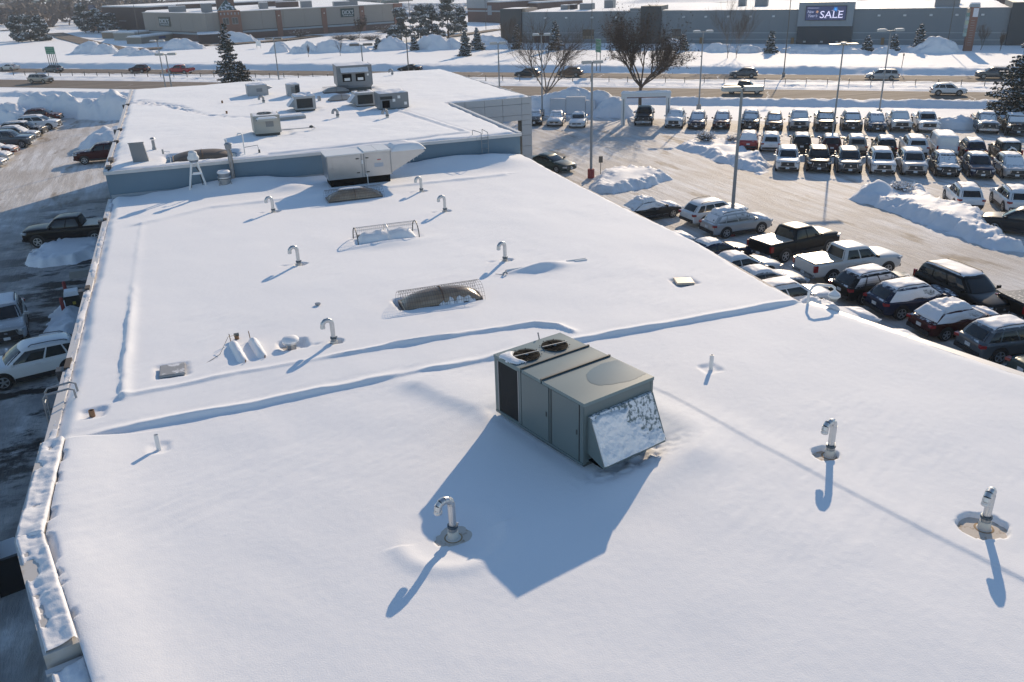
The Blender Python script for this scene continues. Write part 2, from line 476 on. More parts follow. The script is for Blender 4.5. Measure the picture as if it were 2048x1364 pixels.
# drifted heap behind the sedans
pile('broad drifted snow heap with a steep side behind the silver and white sedans', (46.36, 101.25), 6.2, 3.4, 2.9, -0.65, 17, lump=0.5, peaks=[(-.45, 0, .7, .8), (-.05, .1, .75, 1), (.5, 0, .55, .85)])
pile('rounded snow heap beside the left post of the display arch', (49.52, 96.51), 3.0, 2.4, 1.9, -0.6, 19, lump=0.7)
pile('small rough snow mound between the white pickup and the dark pickup in the back row', (76.85, 69.49), 2.8, 1.5, 1.2, -0.6, 23, lump=0.7)
# heaps between the highway and the stores
HEAPS = [(183, 105, 5.2, 3.0, 2.9, 'twin snow heap beside the service road, leftmost of the heaps beyond the highway'), (215, 107, 3.6, 2.4, 2.4, 'snow heap in front of the tan utility walls'),
         (258, 108, 3.6, 2.0, 1.5, 'low pointed snow heap to the right of the twin snow heap'), (290, 110, 4.0, 2.2, 1.4, 'flat snow heap below the blue-labelled tan wall'),
         (365, 97, 7.0, 2.6, 2.4, 'long sunlit snow heap at the right end of the tan wall'), (470, 84, 8.5, 3.0, 2.8, 'large snow heap behind the tip of the snowy spruce'),
         (560, 104, 3.0, 2.0, 2.2, 'cone-shaped snow heap behind the lamp post with two flat heads'), (595, 105, 2.0, 1.6, 1.4, 'smallest pointed snow heap right of the cone-shaped heap'),
         (617, 104, 2.8, 2.0, 2.3, 'steep shaded snow heap left of the bare sapling'), (662, 103, 5.4, 2.4, 2.7, 'wide shaded snow heap behind the bare sapling'),
         (712, 103, 4.0, 2.0, 1.8, 'low shaded snow heap behind the lamp head over the big rooftop unit'), (782, 98, 5.2, 2.6, 2.9, 'peaked snow heap in front of the dark pines'),
         (868, 98, 6.2, 2.8, 3.4, 'tall blue-shaded snow heap in front of the pines'), (905, 97, 4.2, 2.4, 2.4, 'rounded snow heap just left of the two small spruces'),
         (975, 88, 5.0, 2.4, 2.2, 'snow heap at the left corner of the long grey store'), (1345, 98, 3.2, 2.2, 2.2, 'sunlit snow heap right of the leafy-brown tree'),
         (1384, 100, 2.6, 1.6, 1.1, 'low snow heap left of the bare birch clump by the grey store'), (1437, 102, 3.4, 1.8, 1.5, 'snow heap behind the bare multi-stem trees'),
         (1495, 103, 3.4, 1.8, 1.5, 'jagged snow heap right of the bare multi-stem trees'), (1588, 105, 2.8, 1.6, 1.2, 'snow heap below the left edge of the sale screen wall'),
         (1632, 105, 3.6, 1.6, 1.3, 'snow heap under the sale screen'), (1700, 106, 4.0, 1.6, 1.1, 'flat snow heap right of the sale screen'),
         (1770, 106, 3.2, 1.6, 1.0, 'low snow heap between two snowy spruces by the grey store'), (1868, 104, 5.4, 2.4, 2.8, 'big smooth snow heap left of the brick pylon sign')]
for i, (px, py, a, b, h, lb) in enumerate(HEAPS):
    pass
HEAP_POS = [(-20.04, 244.21), (-16.02, 237.60), (-10.97, 231.96), (-7.27, 225.84), (1.30, 241.41), (15.15, 256.45), (22.18, 212.22), (25.60, 207.88), (28.03, 207.54), (32.81, 205.34),
            (37.78, 201.35), (46.20, 202.79), (54.56, 195.94), (58.48, 194.41), (69.31, 201.39), (96.26, 161.80), (98.13, 157.27), (100.99, 152.04), (104.73, 147.63), (110.24, 140.50),
            (113.35, 138.02), (117.42, 133.48), (122.16, 129.71), (130.06, 126.01)]
for i, (c, (_, _, a, b, h, lb)) in enumerate(zip(HEAP_POS, HEAPS)):
    pile(lb, c, a * 0.92, b, h * 0.92, -0.65 if i > 3 else -0.4, 40 + i, z0=1.0, lump=0.8, group='ploughed snow heaps beyond the highway', res=34)

# ================================================================ DEALERSHIP BUILDING
M_WALLP = mat('painted_grey_metal', (0.135, 0.215, 0.285), rough=0.5, var=0.06, scale=1.5)
M_COPE = mat('pale_coping_metal', (0.62, 0.61, 0.60), rough=0.5, var=0.08, scale=4)
M_DARKHOLE = mat('scupper_brown', (0.09, 0.075, 0.065), rough=0.8, var=0.2)
M_MEMB = mat('stained_roof_membrane', (0.62, 0.56, 0.49), rough=0.8, scale=9, col2=(0.34, 0.25, 0.16), thr=0.62, soft=0.1, coord='World')
M_PANEL = mat('composite_panel', (0.50, 0.505, 0.52), rough=0.4, var=0.03, scale=0.6, spec=0.4)
M_JOINT = mat('panel_joint', (0.16, 0.165, 0.17), rough=0.8)

def lx(y):   # left edge of the near and middle roofs
    y = np.asarray(y, float)
    return np.where(y < 16.75, -4.65 + 0.2537 * (16.75 - y), -4.65)
def rx_(y):
    y = np.asarray(y, float)
    return np.where(y < 21.58, 18.52 + 0.245 * (21.58 - y), np.where(y < 29, 18.52 + (y - 21.58) * 0.067, 19.02 + (y - 29) * 0.0075))

RIDGE_A = [(-4.3, 21.15), (-3.2, 21.25), (1.4, 21.35), (4.6, 21.45), (5.6, 21.35), (8.0, 21.55), (13, 21.62), (18.6, 21.58)]
RIDGE_B = [(-2.98, 23.2), (0.2, 23.5), (2.5, 23.45), (6.0, 23.5), (9.3, 23.32), (9.9, 22.9), (10.1, 22.3)]
RIDGE_C = [(-2.98, 23.2), (-3.0, 27.5), (-3.0, 34.0), (-2.92, 42.3)]
RIDGE_D = [(-2.92, 42.3), (0.24, 44.2), (8, 44.4), (16.0, 44.4)]
RIDGE_E = [(10.3, 18.6), (10.75, 17.3), (11.25, 15.0), (11.85, 12.5), (12.4, 10.3), (12.95, 8.3), (14.0, 4.5), (15.2, 0)]
RIDGE_F = [(4.3, 21.35), (4.9, 20.5), (5.3, 19.6), (5.9, 18.7), (6.1, 17.3)]
PIPES_NEAR = [(3.64, 13.83), (12.69, 13.42), (13.66, 9.98)]
PIPES_MID = [(3.07, 24.59), (3.11, 32.94), (3.09, 41.92), (10.71, 38.24), (10.75, 42.71), (10.70, 29.91)]
RTU_C, RTU_A = (7.665, 16.93), math.radians(15.8)
ZR = 6.1

def rot_local(X, Y, c, a):
    dx, dy = X - c[0], Y - c[1]
    return dx * math.cos(a) + dy * math.sin(a), -dx * math.sin(a) + dy * math.cos(a)

def roof_h(X, Y):
    z = 0.035 * fbm(X / 5.0, Y / 5.0, 2, 3) + 0.006 * fbm(X / 1.3 + Y / 5, Y / 2.2, 4, 2)
    wx, wy = X * 0.83 + Y * 0.55, -X * 0.55 + Y * 0.83
    rm = .35 + 1.3 * sstep(-.2, .7, fbm(X / 3.5, Y / 3.5, 19, 2))
    z = z + 0.0026 * rm * fbm(wx / 1.1, wy / 0.28, 6, 3) + 0.002 * rm * fbm(wx / 0.5, wy / 0.14, 7, 2) + 0.0016 * fbm(X / 0.10, Y / 0.10, 8, 2)
    # expansion-joint ridge: soft far side, steep near side
    d, sd, arc = segdist(X, Y, RIDGE_A)
    yline = np.interp(X, [p[0] for p in RIDGE_A], [p[1] for p in RIDGE_A]) + 0.03 * fbm(X / 1.6, X * 0 + 3, 12, 3)
    q = Y - yline
    amp = np.clip(0.105 + 0.035 * fbm(X / 1.7, X * 0, 13, 3), .04, .2)
    amp = amp * (1 - 0.55 * np.exp(-((X - 4.6) / 0.7) ** 2)) * (1 - 0.6 * np.exp(-((X + 3.9) / 0.5) ** 2))
    z = z + amp * np.where(q < 0, np.exp(-(q / 0.09) ** 2), np.exp(-(q / 0.24) ** 2))
    z = z + 0.04 * sstep(0.0, 0.6, q) - 0.02
    for pts, a, w, sg in ((RIDGE_B, 0.09, 0.07, 14), (RIDGE_C, 0.10, 0.075, 15), (RIDGE_D, 0.07, 0.22, 16)):
        d, sd, arc = segdist(X + 0.03 * fbm(X / .6, Y / .6, sg, 2), Y + 0.03 * fbm(X / .6 + 9, Y / .6, sg, 2), pts)
        aa = a * np.clip(0.85 + 0.35 * fbm(X / 1.8, Y / 1.8, sg + 3, 3), .4, 1.3)
        if pts is RIDGE_C: aa = aa * (1 - 0.8 * sstep(28, 36, Y)); 
        if pts is RIDGE_B: aa = aa * (0.75 + 0.5 * sstep(2, 5, X))
        z = z + aa * np.where(sd * (1 if pts is not RIDGE_C else -1) > 0, np.exp(-(d / w) ** 2), np.exp(-(d / (w * 2.4)) ** 2))
    # sharp drift edge running from the rooftop unit to the lower right
    d, sd, arc = segdist(X, Y, RIDGE_E)
    z = z + (0.022 + .02 * sstep(.5, .9, arc)) * np.where(sd < 0, np.exp(-(d / 0.5) ** 2), np.exp(-(d / 0.05) ** 2)) * sstep(0, 0.12, arc)
    d, sd, arc = segdist(X, Y, RIDGE_F)
    z = z + 0.11 * np.where(sd > 0, np.exp(-(d / 0.45) ** 2), np.exp(-(d / 1.2) ** 2)) * (1 - sstep(0.75, 1.0, arc)) * sstep(0, .2, arc)
    # wind scour round the big unit
    a, b = rot_local(X, Y, RTU_C, RTU_A)
    ex = np.maximum(np.abs(a) - 1.1, 0); ey = np.maximum(np.abs(b) - 1.78, 0); dd = np.hypot(ex, ey)
    z = z - 0.05 * np.exp(-(dd / 0.25) ** 2) + 0.07 * np.exp(-((dd - 1.1) / 0.55) ** 2) * sstep(-0.6, 1.2, a - 0.5 * b)
    z = z + 0.05 * np.exp(-((a - 1.5) ** 2 + (b + 2.9) ** 2) / 0.5) + np.exp(-((a) ** 2 / 1.6 + (b + 2.15) ** 2 / 0.10)) * (0.06 * fbm(X / .16, Y / .16, 61, 3) - 0.08)
    # craters and melt pits round the near vent pipes
    for i, (px, py) in enumerate(PIPES_NEAR):
        dx, dy = X - px, Y - py
        r = np.hypot(dx, dy)
        if i == 0:
            z = z - 0.12 * np.exp(-(r / 0.85) ** 2) + 0.05 * np.exp(-((r - 1.12) / 0.24) ** 2) * (0.65 + 0.35 * np.sign(-dy))
        rp = np.hypot(dx + (0.12, 0.16, 0.12)[i], dy * 1.1 + 0.02) / (0.25, 0.32, 0.50)[i] + 0.13 * fbm(X / 0.25, Y / 0.25, 30 + i, 3)
        z = z - 0.24 * (1 - sstep(0.8, 1.05, rp))
    for i, (px, py) in enumerate(PIPES_MID):
        dx, dy = X - px, Y - py
        rp = np.hypot(dx - 0.08, dy * 1.15) / 0.22 + 0.2 * fbm(X / .2, Y / .2, 40 + i, 2)
        z = z - 0.18 * (1 - sstep(0.75, 1.1, rp)) - 0.05 * np.exp(-(((dx + 0.55) / 0.14) ** 2 + ((dy - 0.05) / 0.06) ** 2))
    # pits round skylights, hatches and small vents
    for (cx, cy, hx, hy, dep) in ((6.95, 26.85, 1.25, 0.42, 0.20), (7.25, 43.1, 1.15, 0.4, 0.18), (7.15, 35.2, 1.35, .60, 0.04), (-1.67, 24.5, 0.34, 0.36, 0.06), (15.76, 24.9, 0.30, 0.30, 0.07), (1.86, 24.95, 0.30, 0.24, 0.16), (-3.68, 22.5, 0.2, 0.16, 0.08), (12.6, 18.3, .14, .14, .06), (-2.0, 19.95, .12, .12, .05)):
        e = np.hypot(np.maximum(np.abs(X - cx) - hx, 0), np.maximum(np.abs(Y - cy) - hy, 0)) + 0.05 * fbm(X / .4, Y / .4, 50, 2)
        z = z - dep * (1 - sstep(0.0, 0.22, e))
    z = z + 0.10 * np.exp(-(((X - 7.1) / 1.5) ** 2 + ((Y - 34.2) / 0.5) ** 2))
    # drift over a buried stand
    z = z + 0.22 * np.exp(-(((X - 11.9) / 0.8) ** 2 + ((Y - 28.45) / 0.32) ** 2)) + 0.09 * np.exp(-(((X - 11.0) / 0.8) ** 2 + ((Y - 28.5) / .16) ** 2))
    # drift against the wall of the taller showroom
    q = 49.1 - Y
    z = z + np.exp(-(q / 1.7) ** 2) * (0.24 + 0.17 * np.sin(X * 0.55 + 0.6) + 0.1 * fbm(X / 2.5, Y / 2.5, 71, 3)) + 0.3 * np.exp(-((X - 16.8) / 1.6) ** 2 - ((Y - 47.6) / 1.2) ** 2) - 0.12 * np.exp(-(q / 0.2) ** 2)
    z = z + 0.22 * np.exp(-((X - 4.6) / 1.0) ** 2 - ((Y - 46.6) / 0.8) ** 2)
    # rounded edges
    eL = X - lx(Y) - np.where(Y < 20.9, 0.53, 0.12) + 0.05 * fbm(X / 1.0, Y / 1.6, 81, 3); eR = rx_(Y) - X + 0.05 * fbm(X / .5, Y / .5, 82, 3)
    z = z - np.where(Y < 20.9, .02 + .08 * (fbm(X / .4, Y / .5, 83, 2) > .45), 0.17) * (1 - sstep(-0.05, np.where(Y < 20.9, 0.16, 0.45), eL)) + np.where(Y < 20.9, .24 * np.exp(-(np.clip(eL, 0, 9) / 1.2) ** 2), 0) - np.where(Y < 21.4, 0.06, 0.30) * (1 - sstep(-0.15, 0.55, eR))
    return z

BLD = thing('service_building', 'flat snow-covered service building the camera hovers over, with vent pipes and skylights', 'building')
def roof_part(name, y0, y1, ny, nx, m):
    yy = np.linspace(y0, y1, ny); u = np.linspace(0, 1, nx)
    u = np.concatenate([u])
    Yg, Ug = np.meshgrid(yy, u, indexing='ij')
    L = lx(Yg) + np.where(Yg < 20.9, 0.52, 0.10); Rr = rx_(Yg) + 0.03
    Xg = L + (Rr - L) * Ug
    Zg = ZR + roof_h(Xg, Yg)
    Zg[:, 0] -= np.where(Yg[:, 0] < 20.9, .02, .10); Zg[:, -1] -= np.where(Yg[:, -1] < 21.4, .10, .35)
    return link(name, grid_mesh(name, Xg, Yg, Zg), m, BLD, True)
roof_part('roof_snow', 5.0, 21.9, 370, 430, M_SNOW)
roof_part('roof_snow', 21.9, 49.05, 400, 360, M_SNOW)
roof_part('roof_snow', -9.0, 5.0, 60, 60, M_SNOW)
mb = MB(); ys = [-9, 16.75, 21.58, 29, 49.1]
poly = [(float(lx(-9)), -9), (-4.65, 16.75), (-4.65, 49.1), (19.15, 49.1), (19.0, 29), (18.5, 21.58), (float(rx_(-9)), -9)][::-1]
mb.prism([(x + (0.0), y) for x, y in poly], 0, 5.86); mb.build('wall', M_WALLP, BLD)
mb = MB(); mb.prism([(x + (0.08 if x < 5 else -0.08), y) for x, y in poly], 5.87, 5.955); mb.build('roof', M_MEMB, BLD)

# copings
def cope_seg(p, q, w, z0, z1, m=M_COPE, name='coping', side=1):
    d = Vector((q[0] - p[0], q[1] - p[1])).normalized(); n = Vector((d.y, -d.x)) * side
    mb = MB(); mb.prism([p, q, (q[0] + n.x * w, q[1] + n.y * w), (p[0] + n.x * w, p[1] + n.y * w)] if side < 0 else [(p[0] + n.x * w, p[1] + n.y * w), (q[0] + n.x * w, q[1] + n.y * w), q, p], z0, z1)
    return mb.build(name, m, BLD)
M_COPE2 = mat('weathered_coping', (0.60, 0.57, 0.53), rough=0.45, scale=3.5, col2=(0.50, 0.44, 0.36), thr=0.62, soft=0.12)
cope_seg((-4.70, 16.75), (-4.70, 18.9), 0.55, 5.9, 6.27, M_COPE2); cope_seg((-4.70, 18.91), (-4.70, 20.95), 0.55, 5.9, 6.27, M_COPE2)
SL = Vector((0.2537, -1.0)).normalized()
def along(k): return (-4.70 + SL.x * k, 16.75 + SL.y * k)
cope_seg(along(1.95), along(0.0), 0.55, 5.9, 6.27, M_COPE2); cope_seg(along(3.9), along(1.96), 0.55, 5.9, 6.27, M_COPE2)
cope_seg(along(8.0), along(3.98), 0.60, 5.9, 6.03, M_COPE2); cope_seg(along(14.0), along(8.01), 0.60, 5.9, 6.03, M_COPE2)
mb = MB(); a = along(3.95); mb.box(a[0] + 0.3, a[1] - 0.06, 6.05, 0.62, 0.12, 0.05, rz=0.25); mb.build('coping_end_cap', M_COPE, BLD)
for y0 in np.arange(21.0, 49.0, 3.5):
    cope_seg((-4.73, float(y0)), (-4.73, float(min(y0 + 3.49, 49.05))), 0.24, 5.9, 6.03, M_COPE)
for (p, q) in (((18.62, 21.5), (19.47, 18.0)), ((19.48, 17.99), (20.34, 14.5)), ((20.35, 14.49), (21.3, 10.6)), ((21.31, 10.59), (24.8, -3.5))):
    cope_seg(p, q, 0.30, 5.9, 6.06, M_COPE, side=1)
# snow lying in lumps on the wide coping
def cope_snow(p, q, w, z, seed, res=0.035):
    d = Vector((q[0] - p[0], q[1] - p[1])); L = d.length; d.normalize(); n = Vector((d.y, -d.x))
    if n.x < 0: n = -n
    a = np.arange(0, L, res); b = np.linspace(0.02, w - 0.0, int(w / res))
    A, B = np.meshgrid(a, b)
    X = p[0] + d.x * A + n.x * B; Y = p[1] + d.y * A + n.y * B
    T = 0.062 + 0.045 * fbm(X / 0.6, Y / 0.6, seed, 3, 0.5) + 0.008 * fbm(X / .08, Y / .08, seed + 2, 2) - 0.05 * np.exp(-((B - w * 0.25) / 0.12) ** 2) * (0.5 + vnoise(A / 1.3, A * 0, seed + 5)) + 0.03 * sstep(w * .55, w * .9, B)
    T = T - 0.1 * (1 - sstep(0, 0.06, np.minimum(np.minimum(B - 0.0, w - B + 0.02), np.minimum(A + 0.03, L - A + 0.03))))
    Z = z + np.where(T < 0.012, T - 0.03, T)
    o = link('coping_snow', grid_mesh('coping_snow', X, Y, Z), M_SNOWF, BLD, True); return o
M_SNOWF = mat('crusted_snow', (0.84, 0.84, 0.85), rough=0.6, var=0.04, scale=4, bump=0.25, bscale=30, coord='World', spec=0.25)
cope_snow((-4.70, 16.75), (-4.70, 20.95), 0.55, 6.27, 91); cope_snow(along(0.0), along(3.88), 0.55, 6.27, 92); cope_snow(along(4.12), along(9.0), 0.60, 6.03, 93)
# thin snow on the middle roof's left flashing
cope_snow((-4.73, 21.0), (-4.73, 49.0), 0.26, 6.005, 94, 0.07)
# scuppers
for (y, ln) in ((26.4, 0.75), (33.75, 0.40), (44.4, 0.28)):
    sp = MB(); sp.box(-4.62, y, 6.02, 0.16, ln, 0.16); s = sp.build('scupper', M_DARKHOLE, BLD)
    hb = MB(); hb.box(-4.80, y - ln * 0.4, 5.88, 0.22, 0.30, 0.34, top=1.15); hb.build('downspout_head', mat('dark_bronze_metal', (0.06, 0.06, 0.065), rough=0.5), BLD)

# ---- taller showroom at the far end
SHW = thing('showroom_building', 'taller flat-roofed showroom beyond the step, with grey panel fascia and column at its right corner', 'building')
mb = MB(); mb.prism([(-4.62, 49.2), (18.83, 49.2), (18.83, 64.4), (21.5, 64.4), (21.5, 89), (-4.55, 89)], 0, 7.30); mb.build('wall', M_WALLP, SHW)
mb = MB(); mb.box(7.1, 49.145, 5.95, 23.3, 0.07, 0.5); mb.build('base_flashing', mat('blue_grey_flashing', (0.33, 0.37, 0.41), rough=0.5, var=0.05), SHW)
for i in range(8):
    x0 = -4.66 + i * 2.945; x1 = x0 + 2.93
    mb = MB(); mb.box((x0 + x1) / 2, 49.11, 7.37, x1 - x0, 0.16, 0.17); mb.build('coping', M_COPE, SHW)
mb = MB(); mb.box(3.3 + 6.6, 49.185, 6.7, 0.035, 0.05, 1.15); mb.build('wall_joint', M_JOINT, SHW)
for y0 in np.arange(49.25, 89, 5.0):
    mb = MB(); mb.box(-4.62, y0 + 2.49, 7.36, 0.20, 4.97, 0.18); mb.build('coping', M_COPE, SHW)
for y0 in np.arange(49.25, 64, 3.0):
    mb = MB(); mb.box(18.86, y0 + 1.49, 7.38, 0.22, 2.97, 0.22); mb.build('coping', M_COPE, SHW)
# canopy over the portal
mb = MB(); mb.prism([(18.9, 64.42), (25.55, 64.42), (25.35, 89), (18.9, 89)], 5.7, 7.36); mb.build('canopy', M_JOINT, SHW)
zr = [7.43, 6.91, 6.07, 5.64]; xr = [18.9, 20.1, 21.7, 23.2, 24.8, 25.66]
for i in range(3):
    for j in range(5):
        mb = MB(); g = 0.013
        mb.box((xr[j] + xr[j + 1]) / 2, 64.34, (zr[i] + zr[i + 1]) / 2, xr[j + 1] - xr[j] - g * 2, 0.10, zr[i] - zr[i + 1] - g * 2); mb.build('wall_panel', M_PANEL, SHW)
    for j in range(8):
        y0 = 64.4 + j * 3.05; mb = MB(); mb.box(25.58 - j * .02, y0 + 1.52, (zr[i] + zr[i + 1]) / 2, 0.10, 3.02, zr[i] - zr[i + 1] - .026); mb.build('wall_panel', M_PANEL, SHW)
mb = MB(); mb.box(25.23, 64.86, 2.82, 0.78, 0.92, 5.64); mb.build('column', mat('column_core', (0.2, 0.19, 0.175), rough=0.8), SHW)
zc = [5.64, 5.27, 4.45, 3.6, 2.85, 2.0, 1.1, 0.02]
for i in range(7):
    mb = MB(); mb.box(25.23, 64.36, (zc[i] + zc[i + 1]) / 2, 0.84, 0.10, zc[i] - zc[i + 1] - .026); mb.build('wall_panel', M_PANEL, SHW)
    mb = MB(); mb.box(25.64, 64.88, (zc[i] + zc[i + 1]) / 2, 0.06, 0.92, zc[i] - zc[i + 1] - .026); mb.build('wall_panel', M_PANEL, SHW)
mb = MB(); mb.box(22.75, 64.8, 2.82, 0.9, 0.8, 5.64); mb.build('column', M_PANEL, SHW)
mb = MB(); mb.box(24.9, 88, 2.82, 0.9, 0.9, 5.64); mb.build('column', M_PANEL, SHW)

def far_h(X, Y):
    z = 0.05 * fbm(X / 6, Y / 6, 102, 3) + 0.02 * fbm(X / 1.6, Y / 1.6, 103, 3) + 0.006 * fbm(X / .4, Y / .4, 104, 2)
    tr = [(-4.2, 79.0), (-3.0, 77.5), (-1.3, 75.0), (0.2, 70.5), (1.5, 67.3), (3.0, 65.6), (4.3, 65.0)]
    d, _, arc = segdist(X, Y, tr)
    wdt = 0.9 - 0.65 * sstep(0.1, 0.6, arc)
    z = z - np.exp(-(d / wdt) ** 2) * (0.14 + 0.16 * fbm(X / 0.38, Y / 0.38, 105, 3)) * (0.6 + 0.4 * (1 - sstep(.3, .8, arc)))
    d, _, _ = segdist(X, Y, [(14.3, 62.5), (15.0, 58.5), (16.1, 51.0), (12, 50.2), (4, 49.9)])
    z = z + 0.07 * np.exp(-(d / .16) ** 2) - 0.04 * np.exp(-((d - .3) / .12) ** 2)
    for (cx, cy, hx, hy, dep) in ((0.3, 51.3, 1.7, 0.9, .3), (4.9, 57.0, .9, .9, .1), (14, 75.9, 1.6, 1.5, .14), (8.2, 66.0, .9, .9, .1), (13.6, 64.8, 1.6, 1.5, .1)):
        e = np.hypot(np.maximum(np.abs(X - cx) - hx, 0), np.maximum(np.abs(Y - cy) - hy, 0)) + 0.08 * fbm(X / .5, Y / .5, 110, 2)
        z = z - dep * (1 - sstep(0, .5, e))
    z = z + 0.18 * np.exp(-((X + 3.6) / .6) ** 2 - ((Y - 56.5) / 2.2) ** 2)
    eR = np.where(Y > 64.45, 25.45 - X, 18.75 - X) + 0.06 * fbm(X / .6, Y / .6, 112, 3)
    eL = X + 4.5 + 0.06 * fbm(X / .6, Y / .6, 113, 3); eN = Y - 49.2 + 0.05 * fbm(X / .7, Y / .7, 114, 3); eF = 88.9 - Y
    eP = np.where(X > 18.8, Y - 64.4, 9)
    e = np.minimum(np.minimum(np.minimum(eR, eL), np.minimum(eN, eF)), eP)
    return z - 0.16 * (1 - sstep(-.05, .4, e))
Xg, Yg = np.meshgrid(np.linspace(-4.5, 25.45, 230), np.concatenate([np.linspace(49.18, 64.4, 130), np.linspace(64.45, 88.95, 150)]))
Zg = 7.5 + far_h(Xg, Yg)
fm = ~((Xg[:-1, :-1] > 18.72) & (Yg[:-1, :-1] < 64.38))
link('roof_snow', grid_mesh('roof_snow', Xg, Yg, Zg, fm), M_SNOW, SHW, True)
for (y, ln) in ((50.3, 0.9), (52.6, 1.0), (59.0, .4), (64.0, .4), (77.5, .4)):
    sp = MB(); sp.box(-4.50, y, 7.44, 0.26, ln, 0.13); sp.build('scupper', M_DARKHOLE, SHW)
    if ln < .5:
        hb = MB(); hb.box(-4.78, y, 7.3, 0.24, .34, .32, top=1.15); hb.build('downspout_head', MATS['dark_bronze_metal'], SHW)

# ================================================================ ROOFTOP EQUIPMENT
M_RTU = mat('grey_green_paint', (0.115, 0.155, 0.162), rough=0.38, var=0.05, scale=1.2, spec=0.5)
M_RTUTOP = mat('weathered_unit_top', (0.165, 0.225, 0.235), rough=0.45, var=0.05, scale=1.0, spec=0.32)
M_DKTRIM = mat('dark_seam_trim', (0.05, 0.06, 0.06), rough=0.5)
M_COIL = mat('condenser_coil', (0.022, 0.026, 0.03), rough=0.6, var=0.3, scale=60)
M_BLACK = mat('black_void', (0.006, 0.0065, 0.007), rough=0.8, spec=0.1)
M_GALV = mat('galvanised_steel', (0.55, 0.565, 0.58), rough=0.40, metal=0.8, var=0.15, scale=8, bump=0.05, bscale=20)
M_GALVD = mat('dull_galvanised_steel', (0.30, 0.315, 0.33), rough=0.45, metal=0.55, var=0.15, scale=8)
M_BAND = mat('dark_clamp_band', (0.06, 0.09, 0.12), rough=0.4, metal=0.5)
M_BOOT = mat('pale_pipe_boot', (0.60, 0.58, 0.53), rough=0.7, var=0.1, scale=12)
M_RUST = mat('rusty_steel', (0.23, 0.13, 0.07), rough=0.8, var=0.3, scale=20)
M_WHITEP = mat('white_paint', (0.74, 0.74, 0.73), rough=0.45, var=0.06, scale=5)
M_FANM = mat('fan_metal', (0.42, 0.42, 0.42), rough=0.5, metal=0.4)

def rnd_edge(): pass

